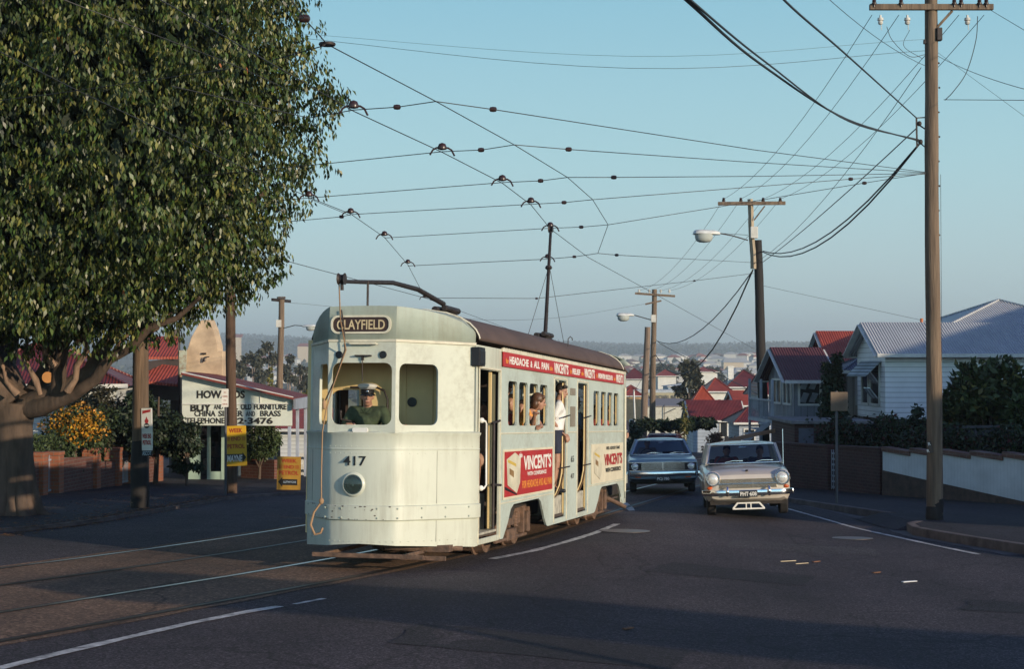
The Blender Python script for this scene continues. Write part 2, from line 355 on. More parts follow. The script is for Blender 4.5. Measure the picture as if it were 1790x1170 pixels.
M_foot = asphalt('footpath asphalt', (.026, .023, .029), (.017, .015, .019))
M_kerb = mat('kerb concrete', (.13, .10, .09), .85, 0, .25, 3, bump=.4, bscale=50)
M_paint = mat('worn white road paint', (.62, .60, .56), .7, 0, .3, 9, tint=(.12, .115, .115), bump=.2)
M_rail = mat('polished rail steel', (.42, .43, .46), .28, 1, .1, 6)
M_raild = mat('rail steel without glint', (.10, .085, .075), .5, .8, .2, 5)  # darker copy of the rail steel, for rails that catch no sky glint
M_groove = mat('dark rail groove', (.02, .018, .018), .7)
M_litter = mat('fallen leaf brown', (.20, .10, .04), .8, 0, .3, 12, island=.4)

def gfun(a, b):
    s = -120 + (b ** 2.6) * 7600; q = (a - .5) * 2; x = math.copysign(abs(q) ** 1.8, q) * (130 + max(0, s) * .62)
    X = x * UY + s * UX; Y = -x * UX + s * UY
    return (X, Y, G(X, Y) - (.22 if s < 200 else 0))
sheet('ground', gfun, 160, 200, M_earth)
def road(a, b):
    w = -34 + 68 * a; u = -45 + 215 * b; p = wu(w, u); return (p.x, p.y, p.z + camber(w))
sheet('road', road, 136, 60, M_asph)

def lerp(tab, u):
    if u <= tab[0][0]: 
        (a, x), (b, y) = tab[0], tab[1]; return x + (y - x) * (u - a) / (b - a)
    for (a, x), (b, y) in zip(tab, tab[1:]):
        if u <= b: return x + (y - x) * (u - a) / (b - a)
    return tab[-1][1]
CT = [(-40, -9.5), (-30, -7.2), (-20, -4.9), (-14, -3.55), (-10, -2.72), (-7.5, -2.24), (-4.8, -1.79), (-2.7, -1.46), (-1, -1.2), (.3, -1.04), (2.1, -.86), (4, -.74), (6, -.68), (60, -.68)]
def rail_w(off):
    return lambda u: lerp(CT, u) + off
US = [-40 + .5 * i for i in range(91)] + [6 + 3 * i for i in range(49)]
def strip(name, fa, fb, z, mats, us=US, cam_=True):
    mb = MB(); vs = []
    for u in us:
        for f in (fa, fb):
            w = f(u); p = wu(w, u, z); p.z += camber(w); vs.append(p)
    n = len(us); mb.add(vs, [(2 * i, 2 * i + 1, 2 * i + 3, 2 * i + 2) for i in range(n - 1)])
    return mb.build(name, mats, fix=False, smooth=60)
cC = rail_w(0); 
wob = lambda u: .05 * noise.noise(Vector((u * 1.1, 3, 0))) + .03 * noise.noise(Vector((u * 3.7, 8, 0)))
tag(strip('track_bed', lambda u: cC(u) - 3.15 + wob(u + 50), lambda u: cC(u) + 1.3 + .16 + wob(u), .006, M_sett), kind='structure')
for off, which in ((0, 'inner rail of the track the tram runs on'), (1.3, 'rail nearest the camera, running under the right wheels of the tram'), (-1.6, 'inner rail of the far tram track'), (-2.9, 'outer rail of the far tram track, nearest the left footpath')):
    r = thing('tram_rail', 'steel ' + which, 'tram rail', wu(cC(0) + off, 0), group='rails of the tram tracks')
    inv = r.location.copy(); r.location = (0, 0, 0)
    h = strip('rail_head', lambda u: cC(u) + off - .035, lambda u: cC(u) + off + .03, .013, M_rail if off in (0, -2.9) else M_raild); h.parent = r
    g = strip('flange_groove', lambda u: cC(u) + off - .085 + (.125 if off in (1.3, -1.6) and False else 0), lambda u: cC(u) + off + .055, .0095, M_groove); g.parent = r
def stroke(name, pts, wid, z, mats, wobble=.012, taper=False, kind='structure'):
    P = []
    for a, b in zip(pts, pts[1:]):
        n = max(2, int((Vector(b) - Vector(a)).length / .25))
        for i in range(n): P.append(Vector(a).lerp(Vector(b), i / n))
    P.append(Vector(pts[-1])); mb = MB(); vs = []
    for i, p in enumerate(P):
        d = (P[min(i + 1, len(P) - 1)] - P[max(0, i - 1)]).normalized(); q = Vector((-d.y, d.x))
        ww = wid / 2 * (1 + .35 * noise.noise(Vector((p.x * 2.3, p.y * 2.3, 1))))
        for s in (-1, 1):
            c = p + q * s * ww; w, u = xy2wu(c.x, c.y); vs.append((c.x, c.y, G(c.x, c.y) + camber(w) + z))
    n = len(P); mb.add(vs, [(2 * i, 2 * i + 1, 2 * i + 3, 2 * i + 2) for i in range(n - 1)])
    return tag(mb.build(name, mats, fix=False), kind=kind)
def xy(w, u): p = wu(w, u); return (p.x, p.y)
stroke('lane_line', [xy(-.35, -14), xy(-.2, -11), xy(-.03, -7.6), xy(0, -6.9), xy(.07, -6), xy(.17, -4.9), xy(.31, -4), xy(.43, -3.5)], .11, .008, M_paint)
stroke('lane_line', [xy(.5, -3.3), xy(.6, -2.75)], .07, .008, M_paint)
stroke('lane_line', [xy(1.05, 2.2), xy(1.26, 3.57), xy(1.36, 5.2), xy(1.42, 7.4), xy(1.36, 9.8)], .12, .008, M_paint)
stroke('lane_line', [(2.44, 31.9), (2.5, 35.0)], .16, .008, M_paint)
stroke('edge_line', [(5.6, 38.5), (6.02, 34.5), (6.25, 30.9), (6.36, 28.6), (6.53, 26.8), (6.72, 24.7), (6.9, 23.2)], .10, .009, M_paint)
mb = MB(); c = at(1090, 930, 25.8); w, u = xy2wu(c.x, c.y)
def disc(name, px, py, r, m, label, cat, z=.009):
    c = onplane(px, py); w, u = xy2wu(c.x, c.y); mb = MB(); vs = [(c.x + r * math.cos(a * math.pi / 12), c.y + r * math.sin(a * math.pi / 12), G(c.x + r * math.cos(a * math.pi / 12), c.y + r * math.sin(a * math.pi / 12)) + camber(w) + z) for a in range(24)]
    mb.prism(vs, (0, 0, .006)); return tag(mb.build(name, m), label, cat)
disc('manhole_cover', 1092, 930, .42, mat('worn iron cover', (.16, .14, .14), .5, .5), 'pale round manhole cover in the road at the end of the white lane line', 'manhole cover')
disc('manhole_cover', 1490, 930, .34, mat('worn iron cover', (.16, .14, .14), .5, .5), 'low round manhole cover in the road before the right kerb', 'manhole cover')

def patch(pts, m, z):
    mb = MB(); P = []
    for a, b in zip(pts, pts[1:] + pts[:1]):
        for i in range(6): q = Vector(a).lerp(Vector(b), i / 6); P.append(q + Vector((noise.noise(Vector((q.x * 3, q.y * 3, 2))), noise.noise(Vector((q.x * 3, q.y * 3, 7))))) * .06)
    c = sum(P, Vector((0, 0))) / len(P); vs = []
    for q in [c] + P: w, u = xy2wu(q.x, q.y); vs.append((q.x, q.y, G(q.x, q.y) + camber(w) + z))
    n = len(P); mb.add(vs, [(0, i + 1, (i + 1) % n + 1) for i in range(n)]); return tag(mb.build('road_patch', m, fix=False), kind='structure')
M_p1 = asphalt('darker asphalt patch', (.026, .023, .027), (.018, .016, .020)); M_p2 = asphalt('paler asphalt patch', (.062, .054, .056), (.045, .039, .042))
patch([(1.6, 19.2), (3.4, 18.4), (3.8, 19.6), (2.1, 20.6)], M_p1, .003); patch([(-1.0, 12.6), (1.2, 11.9), (1.5, 12.9), (-.8, 13.8)], M_p1, .003)
patch([(3.2, 23.4), (5.4, 22.9), (5.6, 24.3), (3.5, 24.9)], M_p2, .003); patch([(4.6, 16.2), (6.4, 15.5), (6.8, 16.4), (5.0, 17.2)], M_p1, .003)
# pavements: kerb polyline (x, y) and a polygon beyond it
def pavement(name, kpts, outer, h, mt=M_foot):
    mb = MB(); k = [Vector(p) for p in kpts]
    def gz(p, z): return Vector((p[0], p[1], G(p[0], p[1]) + z))
    poly = k + [Vector(p) for p in outer]
    n = len(poly); mb.add([gz(p, h) for p in poly], [tuple(range(n))])
    o = mb.build(name, mt, fix=False)
    bm = bmesh.new(); bm.from_mesh(o.data); bmesh.ops.triangulate(bm, faces=bm.faces[:]); bmesh.ops.recalc_face_normals(bm, faces=bm.faces)
    for f in bm.faces:
        if f.normal.z < 0: f.normal_flip()
    bm.to_mesh(o.data); bm.free()
    return tag(o, kind='structure')
def kerb(name, kpts, side, h, wid=.15, drop=.16):
    """stone kerb along kpts, its body on the given side (+1 right of travel)"""
    k = []
    for a, b in zip(kpts, kpts[1:]):
        n = max(1, int((Vector(b) - Vector(a)).length / .6))
        for i in range(n): k.append(Vector(a).lerp(Vector(b), i / n))
    k.append(Vector(kpts[-1])); secs = []
    for i, p in enumerate(k):
        d = (k[min(i + 1, len(k) - 1)] - k[max(0, i - 1)]).normalized(); q = Vector((d.y, -d.x)) * side
        j = .012 * noise.noise(Vector((p.x * 3, p.y * 3, 0))); g0 = G(p.x, p.y)
        a = p + q * (-.012 + j); b = p + q * wid
        secs.append([Vector((a.x, a.y, g0 - drop)), Vector((a.x + q.x * .02, a.y + q.y * .02, g0 + h + .004 + j)), Vector((b.x, b.y, g0 + h + .004)), Vector((b.x, b.y, g0 - drop))])
    mb = MB(); mb.loft(secs, closed=True); return tag(mb.build(name, M_kerb, smooth=30, bevel=.012), kind='structure')
kr2 = [(60, 2.5), (40, 8), (24, 13.2), (15, 16.4), (11, 18.6), (8.8, 20.8), (7.9, 22.6), (7.55, 24.3), (7.25, 25.9), (7.1, 27.2), (7.25, 28.2), (7.6, 28.9)]
pavement('footpath', kr2, [(7.45, 29.4), (7.9, 31.2), (7.72, 31.9), (7.45, 32.5), (7.25, 33.6), (6.9, 35.2), (6.55, 37.5), (6.4, 41), (7.2, 48), (9.5, 60), (14, 80), (26, 130), (60, 130), (60, 20)], .03)
kerb('kerb', kr2, -1, .03)
kerb('kerb', [(7.55, 31.4), (7.42, 32.2), (7.22, 33.6), (6.88, 35.2), (6.53, 37.5), (6.38, 41), (7.18, 48), (9.48, 60), (13.98, 80), (25.9, 130)], 1, .035)
mb = MB(); vs = []
for i in range(9):
    y = 28.3 + i * .46
    for x, h in ((6.9, .012), (7.4, .03), (8.5, .034)):
        w, u = xy2wu(x, y); vs.append((x, y, G(x, y) + ((camber(w) if x < 7 else 0) + h if 0 < i < 8 else camber(w) + .008)))
mb.add(vs, [(3 * i + j, 3 * i + j + 1, 3 * i + j + 4, 3 * i + j + 3) for i in range(8) for j in range(2)]); tag(mb.build('driveway', M_foot, fix=False), kind='structure')
stroke('gutter', [(6.75, 36), (7.05, 34), (7.25, 32.3), (7.3, 31), (7.15, 29.6), (6.95, 28), (6.95, 26.5), (7.2, 25), (7.45, 23.2)], .3, .006, mat('gutter concrete', (.10, .095, .10), .8, 0, .2, 5))
kl = [(-46, -4), (-30, 6), (-16, 15), (-10.5, 20.6), (-8.4, 23.6), (-7.5, 25.1), (-7.1, 26.9), (-6.9, 28.95), (-6.6, 31.7), (-6.42, 34.5), (-6.1, 36), (-5.5, 37.2), (-4.6, 38.4), (-2, 46), (1.5, 60), (7, 82), (19, 130)]
pavement('footpath', kl, [(-60, 130), (-60, -4)], .055)
kerb('kerb', kl, -1, .055)
# leaf litter and scraps
def litter(name, pts, size, m, label, cat, group=None, kind=None):
    mb = MB()
    for x, y, z in pts:
        a = random.uniform(0, 6.3); s = size * random.uniform(.6, 1.3); c, q = math.cos(a) * s, math.sin(a) * s
        mb.add([(x - c, y - q, z), (x + q * .4, y - c * .4, z + s * .18), (x + c, y + q, z + s * .05), (x - q * .4, y + c * .4, z + s * .12)], [(0, 1, 2, 3)])
    return tag(mb.build(name, m, fix=False), label, cat, group, kind)
P = []
for i in range(1500):
    t = random.random(); u = random.uniform(2, 15.5); w = -7.1 - .16 * max(0, u - 6) + random.gauss(0, .16) - (random.random() < .35) * random.uniform(0, 2.5); p = wu(w, u)
    wk = -7.05; P.append((p.x, p.y, p.z + (.065 if w < -7.15 - .13 * max(0, u - 7) else .008)))
litter('leaf_litter', P, .045, M_litter, None, None, kind='stuff')
for px, py, nm, m, sz, lab in ((1378, 971, 'twig', mat('pale wood', (.5, .4, .25)), .11, 'pale dry twig on the road, left one of the pair before the cars'), (1402, 974, 'twig', mat('pale wood', (.5, .4, .25)), .09, 'pale dry twig on the road, right one of the pair before the cars'),
        (1590, 1002, 'paper_scrap', mat('paper', (.8, .8, .78)), .09, 'white paper scrap on the road near the right kerb'), (1427, 970, 'fallen_leaf', M_litter, .05, 'orange fallen leaf on the road right of the two twigs'),
        (1532, 987, 'fallen_leaf', M_litter, .05, 'orange brown fallen leaf on the road between the twigs and the kerb'), (1098, 1090, 'fallen_leaf', M_litter, .04, 'brown fallen leaf in the shadow band in the foreground')):
    c = onplane(px, py); w, u = xy2wu(c.x, c.y); mb = MB(); z = c.z + camber(w)
    mb.bar((c.x - sz, c.y - .02, z + .012), (c.x + sz, c.y + .04, z + .016), .022 if nm == 'twig' else .05, .008); tag(mb.build(nm, m), lab, nm.replace('_', ' '))
# ------------------------------------------------------------------ tram (local frame: x across, y towards the rear, z up)
M_cream = mat('aged pale green tram paint', (.56, .585, .49), .45, 0, .035, 1.5, bump=.05, bscale=6, coat=.15, grime=.38)
M_side = mat('aged grey green tram paint', (.47, .54, .49), .5, 0, .05, 1.2, bump=.05, bscale=5, grime=.42)
M_hood = mat('grey green hood paint', (.38, .44, .38), .5, 0, .10, 1.7, bump=.1, bscale=9, grime=.4)
M_roof = mat('brown roof canvas', (.10, .062, .05), .75, 0, .15, 1.4, bump=.3, bscale=20)
M_int = mat('cream yellow interior paint', (.74, .55, .26), .5, 0, .06, 2)
M_intd = mat('shade darkened interior', (.05, .035, .028), .6)  # dimness inside the saloon is put into this colour
M_black = mat('black', (.012, .012, .014), .45)
M_rust = mat('dusty rusty iron', (.17, .10, .065), .8, .1, .3, 9, tint=(.06, .04, .03), bump=.4)
M_under = mat('dark grimy underframe', (.035, .028, .024), .85, 0, .3, 6)
M_chip = mat('rusty paint chips', (.06, .035, .025), .8)
M_red = mat('red sign enamel', (.42, .03, .03), .45, 0, .05)
M_white = mat('white lettering', (.78, .76, .70), .5, 0, .05)
M_orange = mat('orange lettering', (.75, .28, .05), .5, 0, .05)
M_chrome = mat('chrome', (.75, .75, .76), .12, 1, .03)
M_iron = mat('dark iron', (.05, .04, .038), .6, .5, .2, 10)
M_glass = glassmat('window glass')
M_trim = mat('cream trim', (.66, .62, .48), .45, 0, .1, 6)
TM = Matrix.Identity(4)
for i, v in enumerate((W3, U3, Z3)): TM[0][i], TM[1][i], TM[2][i] = v
TM.translation = N0
tram = thing('tram', 'pale green electric tram showing 417 and CLAYFIELD on its front', 'tram', M=TM)
HW, UC, LT = 1.13, .97, 13.64
SH = 1.15
def arch(w, hgt=.43, z0=2.74, hw=1.19): return z0 + hgt * max(0, 1 - min(1, abs(w) / hw) ** 3.3) ** .5
def nose_u(w):
    a = abs(w); return 0 if a < .42 else (a - .42) / (HW - .42) * UC
# side walls
u0, u1 = 2.2, 11.72
wins = [(2.58, 3.10), (3.20, 3.73), (3.83, 4.37), (4.49, 5.00), (8.62, 9.16), (9.31, 9.81), (9.94, 10.46), (10.59, 11.10)]
doors = [(5.49, 6.37), (7.24, 8.10)]
def sideout():
    o = [(u0, 2.72), (u0, 1.0), (u0, .26), (2.36, .26), (2.62, .45), (2.78, .62), (2.95, .68), (4.45, .69), (4.60, .64), (4.86, .38), (4.98, .28), (5.06, .255), (8.7, .255), (8.82, .28), (9.1, .45), (9.3, .62), (9.45, .67), (11.0, .67), (11.15, .62), (11.45, .40), (11.6, .27), (u1, .26), (u1, 2.72)]
    return o[::-1]
holes = [rrect(a, b, 1.735, 2.33, .07) for a, b in wins] + [rrect(a, b, .33, 2.43, .06) for a, b in doors]
for sgn in (1, -1):
    Mf = frame((sgn * (SH - .015), 0, 0), (0, 1, 0), (0, 0, 1))
    plate('side_panel', sideout(), holes, .03, Mf, M_side, tram)
    Mf = frame((sgn * (SH - .065), 0, 0), (0, 1, 0), (0, 0, 1))
    plate('inner_lining', [(u1, .7), (u1, 2.72), (u0, 2.72), (u0, .7)], [rrect(a, b, 1.72, 2.34, .04) for a, b in wins], .066, Mf, M_int, tram) if False else None
    mb = MB()
    zs = sgn * (SH - .03); xa, xb = sorted((zs, sgn * (SH - .062)))
    for a, b in wins:                       # cream window posts and sills just inside
        mb.box(xa, xb, a - .075, a - .004, 1.70, 2.40); mb.box(xa, xb, b + .004, b + .075, 1.70, 2.40)
        mb.box(xa, xb, a - .004, b + .004, 1.69, 1.728); mb.box(xa, xb, a - .004, b + .004, 2.335, 2.40)
    for a, b in doors:
        mb.box(xa, xb, b + .004, b + .06, .33, 2.5)
    mb.build('window_posts', M_int, tram)
    mb = MB(); xi = sgn * (SH - .062); xa, xb = sorted((xi, xi - sgn * .02))
    for a, b in ((u0, 2.52), (5.04, 5.42), (6.44, 7.17), (8.17, 8.56), (11.14, u1)): mb.box(xa, xb, a, b, .75, 2.7)
    for a, b in ((2.52, 5.04), (8.56, 11.14)): mb.box(xa, xb, a, b, .75, 1.69); mb.box(xa, xb, a, b, 2.40, 2.7)
    mb.build('inner_lining', M_intd, tram)
    mb = MB()                                # mouldings, a few mm proud
    xa, xb = sorted((sgn * SH, sgn * (SH + .012)))
    for a, b in ((u0, 5.45), (6.41, 7.2), (8.14, u1)):
        mb.box(xa, xb, a, b, 1.625, 1.642); 
    for a, b in ((u0, 2.3), (u0, 5.45), (8.14, u1)): mb.box(xa, xb, a, b, .715, .73) if b > 3 else None
    xa, xb = sorted((sgn * (SH + .0), sgn * (SH + .03)))
    mb.box(xa, xb, u0 - .02, u1 + .02, 2.70, 2.745)
    for a, b in doors + ([(1.105, 2.14)] if sgn == 1 else []):
        xc, xd = sorted((sgn * (SH - .002), sgn * (SH + .012)))
        mb.box(xc, xd, a - .035, a - .012, .28, 2.46); mb.box(xc, xd, b + .012, b + .035, .28, 2.46); mb.box(xc, xd, a - .035, b + .035, 2.445, 2.468)
    for i in range(70): mb.box(xa, xb, u0 + .05 + i * .137, u0 + .07 + i * .137, 2.745, 2.757)
    mb.build('moulding', M_trim, tram, bevel=.003)
# platform side pieces beside the front and rear doorways
for e in (0, 1):
    for sgn in (1, -1):
        mb = MB(); f = (lambda u: u) if e == 0 else (lambda u: LT - u)
        def sx(u): return sgn * (SH - max(0, (2.2 - u)) * (.012 if (e == 0 and sgn == 1) else .105))
        def seg(a, b, z0, z1, t=.03):
            pa, pb = Vector((sx(a), f(a), 0)), Vector((sx(b), f(b), 0)); q = Vector((-sgn * t, 0, 0))
            mb.add([pa + Vector((0, 0, z0)), pb + Vector((0, 0, z0)), pb + q + Vector((0, 0, z0)), pa + q + Vector((0, 0, z0)), pa + Vector((0, 0, z1)), pb + Vector((0, 0, z1)), pb + q + Vector((0, 0, z1)), pa + q + Vector((0, 0, z1))], [(0, 3, 2, 1), (4, 5, 6, 7), (0, 1, 5, 4), (1, 2, 6, 5), (2, 3, 7, 6), (3, 0, 4, 7)])
        seg(UC + .02, 2.2, 2.44, 2.735); seg(UC + .02, 1.105, .26, 2.44); seg(2.14, 2.2, .26, 2.44); seg(1.105, 2.14, .26, .33)
        if sgn == -1: seg(1.105, 2.14, .33, 1.6, .02)
        mb.build('platform_side', M_cream, tram, bevel=.008)
# front and rear ends
SP = 1.64
def wl(w): return w if w > -.42 else -.42 + (w + .42) * .82
for e in (0, 1):
    T = Matrix.Identity(4) if e == 0 else Matrix.Translation((0, LT, 0)) @ Matrix.Rotation(math.pi, 4, 'Z')
    A = lambda x, y, z: T @ Vector((x, y, z))
    front = Vector((0, 0, 0))
    dx = T.to_3x3() @ Vector((1, 0, 0)); ob = (T.to_3x3() @ Vector((HW - .42, UC, 0)))
    L = ob.length; ct = .012
    Mf = frame(A(0, .015, 0), dx, (0, 0, 1))
    plate('windscreen_panel', [(-.42, SP), (.42, SP), (.42, 2.74), (-.42, 2.74)], [rrect(-.375, .375, 1.735, 2.47, .09)], .03, Mf, M_cream, tram)
    Mf = frame(A(.42, .0, 0) + (T.to_3x3() @ Vector((-.012, .02, 0))), ob, (0, 0, 1))
    plate('corner_panel', [(0, SP), (L - .02, SP), (L - .02, 2.74), (0, 2.74)], [rrect(.05, .625, 1.735, 2.465, .09)], .03, Mf, M_cream, tram)
    ob2 = (T.to_3x3() @ Vector((wl(-HW) + .42, UC, 0))); L2 = ob2.length; k2 = L2 / L
    Mf = frame(A(-.42, .0, 0) + (T.to_3x3() @ Vector((.012, .02, 0))), ob2, (0, 0, 1))
    plate('corner_panel', [(0, SP), (L2 - .02, SP), (L2 - .02, 2.74), (0, 2.74)], [rrect(.05, .625 * k2, 1.735, 2.465, .09)], .03, Mf, M_cream, tram)
    # hood above, cut from the roof arch and lightly rounded back
    mb = MB(); ws = [-HW, -1.0, -.85, -.7, -.55, -.42, -.2, 0, .2, .42, .55, .7, .85, 1.0, HW]
    zt = lambda w: arch(w, .41, 2.74, 1.17)
    low = [A(wl(w), nose_u(w) + (.0), 2.742) for w in ws]; hi = [A(wl(w), nose_u(w) + .02, zt(w)) for w in ws]; 
    mb.loft([low, hi], closed=False, caps=False)
    mid = [A(wl(w), nose_u(w) * .6 + .45, arch(w, .425, 2.74, 1.18)) for w in ws]; back = [A(wl(w) if e == 0 else w, 1.0, arch(w)) for w in ws]
    mb.loft([hi, mid, back], closed=False, caps=False)
    o = mb.build('roof_hood', M_hood, tram, smooth=35)
    so = o.modifiers.new('thick', 'SOLIDIFY'); so.thickness = .02; so.offset = -1
    # lower apron: rounded in plan
    pl = []
    for i in range(33):
        w = -SH + 2 * SH * i / 32; a = abs(w)
        base = nose_u(a); rd = .30 * max(0, min(1, (a - .05) / .5)) 
        b2 = .0 + .035 * (a / .42) ** 2 if a < .42 else .035 + (a - .42) / (SH - .42) * (UC - .05) 
        sm = .10 * math.exp(-((a - .42) / .2) ** 2)
        pl.append((wl(w), b2 + sm * .4 - .02))
    pl = [(wl(-SH), 1.08)] + pl + [(SH, 1.08)]
    def ring(off, z):
        out = []
        for i, (w, u) in enumerate(pl):
            p = Vector(pl[max(0, i - 1)]); q = Vector(pl[min(len(pl) - 1, i + 1)]); d = (q - p).normalized(); nn = Vector((d.y, -d.x))
            out.append(A(w + nn.x * off, u + nn.y * off, z(w) if callable(z) else z))
        return out
    skirt = lambda w: .335 - (.075 if w > 0 else .12) * (abs(w) / SH) ** 1.3
    mb = MB(); prof = [(-.03, skirt), (0, skirt), (.006, .5), (.006, .6), (.014, .605), (.006, .61), (.012, .9), (.012, 1.435), (.02, 1.44), (.02, 1.452), (.012, 1.457), (.012, 1.6), (.03, 1.625), (.034, 1.645), (.0, 1.66), (-.04, 1.66)]
    mb.loft([ring(a, z) for a, z in prof], closed=False, caps=False); mb.build('apron', M_cream, tram, smooth=40)
    mb = MB(); mb.loft([ring(.004, .61), ring(.034, .615), ring(.034, .775), ring(.02, .785), ring(.004, .785)], closed=False, caps=False); bmp = mb.build('bumper', M_cream, tram, smooth=40)
    mb = MB(); sm_ = MB()
    for i in (4, 28):
        k1, k2, k3 = ring(.0135, .80)[i], ring(.0135, 1.43)[i], ring(.0075, .345)[i]; sm_.tube([k1, k2], .002, 4); k4 = ring(.0075, .60)[i]; sm_.tube([k3, k4], .002, 4)
    sm_.build('panel_seams', M_iron, tram)
    rv = MB()
    for z in (.36, 1.40, 1.48):
        rg = ring(.013 if z > 1 else .007, z)
        for a_, b_ in zip(rg[1:], rg[2:-1]):
            rv.ell(a_.lerp(b_, .5), (.0055, .0055, .0055), 6, 4)
    rv.build('rivets', M_cream, tram)
    mb = MB()                                # rivets and chipped paint on the bumper band
    k = ring(.036, .7)
    for i in (3, 7, 11, 14, 20, 23, 26, 29, 32):
        for z in (.64, .75): c = k[i].copy(); c.z = z; mb.ell(c, (.012, .012, .012), 8, 5)
    mb.build('bolts', M_hood, bmp)
    mb = MB(); rr = random.Random(5); d0 = (k[2] - k[1]).normalized()
    for i in range(60):
        j = int(rr.triangular(3, 24, 8)); t = rr.random(); c = k[j].lerp(k[min(j + 1, len(k) - 1)], t); d = (k[min(j + 1, len(k) - 1)] - k[j]).normalized(); nn = Vector((0, 0, 1)).cross(d)
        if (A(0, -1, 0) - A(0, 0, 0)).dot(nn) < 0: nn = -nn
        z = rr.choice([rr.gauss(.62, .012), rr.gauss(.775, .01), rr.uniform(.62, .78)]); s = rr.uniform(.003, .014)
        z = min(.772, max(.622, z))
        pts = [c + d * (s * rr.uniform(.6, 1.5) * math.cos(q)) + Vector((0, 0, s * .6 * math.sin(q) + z - c.z)) + nn * .0012 for q in (0, 1, 2, 3, 4, 5)]
        mb.add(pts, [tuple(range(6))])
    mb.build('paint_chips', M_chip, bmp, fix=False)
    # gutter strip above the windows
    mb = MB(); g1 = []; g2 = []
    for w in [-HW - .015, -.425, .425, HW + .015]:
        g1.append((wl(w), nose_u(min(abs(w), HW)) - .018))
    mb.loft([[A(w, u + o2, z) for w, u in g1] for o2, z in ((.03, 2.715), (0, 2.72), (0, 2.745), (.03, 2.755))], closed=False, caps=False); mb.build('gutter', M_trim, tram)
    # headlamp, number, small lamps
    mb = MB(); mb.M = T @ Matrix.Translation((-.075, -.0, 1.03)); mb.lathe([(.148, .03), (.148, -.035), (.13, -.055), (.118, -.06), (.118, -.045)], 28, 0, ax='Y')
    hl = mb.build('headlamp', M_cream, tram, smooth=30, bevel=.003)
    mb = MB(); mb.M = T @ Matrix.Translation((-.075, -.0, 1.03)); mb.lathe([(.105, -.046), (.09, -.03), (.05, -.012), (.01, -.006)], 24, 0, ax='Y'); mb.build('reflector', mat('brownish reflector', (.30, .25, .18), .25, .9), hl, smooth=60)
    mb = MB(); mb.M = T @ Matrix.Translation((-.075, -.0, 1.03)); mb.lathe([(.117, -.058), (.10, -.066), (.06, -.073), (.005, -.076)], 24, 0, ax='Y'); mb.build('lens', M_glass, hl, smooth=60)
    mb = MB(); mb.M = T; mb.ell((-.075, -.03, 1.02), (.018, .018, .02)); mb.build('bulb', mat('lamp glass', (.8, .75, .6), .2), hl, smooth=60)
    Mt = frame(A(-.063, -.036, 1.255), dx, (0, 0, 1)); text('fleet_number', '417', Mt, M_black, tram, h=.115, w=.285, bold=.012, t=.002)
    # destination box
    mb = MB(); Mb = frame(A(-.018, -.004, 2.925), dx, (0, 0, 1))
    o = plate('destination_frame', rrect(-.375, .375, -.11, .11, .09, 6), [rrect(-.35, .35, -.087, .087, .07, 6)], .03, Mb, M_trim, tram)
    o = plate('destination_blind', rrect(-.352, .352, -.089, .089, .07, 6), [], .012, frame(A(-.018, .0, 2.925), dx, (0, 0, 1)), mat('dark brown blind', (.045, .022, .018), .5), tram)
    text('destination_lettering', 'CLAYFIELD' if e == 0 else 'CITY', frame(A(-.018, -.012, 2.868), dx, (0, 0, 1)), mat('cream blind letters', (.62, .50, .30), .6), o, h=.118, w=.60, bold=.014, t=.002)
    for w in (-.285, .265):
        mb = MB(); mb.M = T @ Matrix.Translation((w, -.005, 2.565)); mb.lathe([(.045, 0), (.045, -.012), (.036, -.016), (.034, -.006), (.001, -.006)], 16, 0, ax='Y'); mb.build('vent', M_black, tram, smooth=30)
    mb = MB(); mb.M = T; mb.box(-.14, .20, -.07, -.02, 2.685, 2.70); mb.box(-.16, .18, -.05, -.018, 2.70, 2.712); mb.build('lamp_ledge', M_trim, tram, bevel=.004)
    mb = MB(); mb.M = T; mb.box(-.08, .12, -.045, 0, 2.545, 2.562); mb.box(0, .025, -.03, 0, 2.50, 2.545); mb.tube([(.01, -.02, 2.52), (.015, -.02, 2.25)], .006, 6); mb.build('windscreen_wiper', M_iron, tram)
    mb = MB(); mb.M = T; q = [(x, -.045, z) for x, z in rrect(-.10, .10, 1.645, 1.70, .026)]; mb.prism([(x, -.022, z) for x, _, z in q], (0, -.02, 0)); mb.build('lifting_handle', M_white, tram, bevel=.005)
    mb = MB(); mb.M = T
    for zz, a, b, u in ((.20, -.55, .82, -.12), (.17, -.42, 1.02, .12)): mb.box(a, b, u, u + .035, zz - .02, zz + .03)
    for w in (-.4, .6): mb.box(w, w + .04, -.1, 1.5, .20, .24)
    mb.build('lifeguard', M_rust, tram, bevel=.004)
# roof
mb = MB(); secs = []
ws = [-1.185, -1.17, -1.13, -1.05, -.93, -.75, -.5, -.25, 0, .25, .5, .75, .93, 1.05, 1.13, 1.17, 1.185]
for u in [.985, 1.05, 3, 6, 9, 11.3, 11.8, 12.2, 12.45, 12.65]:
    f = 1 if u < 11.2 else max(.25, (1 - ((u - 11.2) / 1.55) ** 2)) ** .5; sc = 1 - max(0, u - 11.6) * .09
    secs.append([Vector(((w * sc if w > 0 else w * (.86 + .14 * min(1, max(0, u - 1) / 2.5)) * (sc if u > 2 else 1)), u, 2.735 + (arch(w) - 2.735) * f + (0.012 if u < 1 else 0))) for w in ws])
mb.loft(secs, closed=False, caps=False); rf = mb.build('roof', M_roof, tram, smooth=50); so = rf.modifiers.new('thick', 'SOLIDIFY'); so.thickness = .03; so.offset = -1
mb = MB(); 
for u, m_ in ((.99, 0), (11.45, 0)):
    mb.loft([[Vector((w if w > 0 or u > 2 else w * .86, u + d, arch(w) + h - (0 if u < 2 else .012))) for w in ws] for d, h in ((-.02, 0), (-.015, .018), (.02, .018), (.025, 0))], closed=False, caps=False)
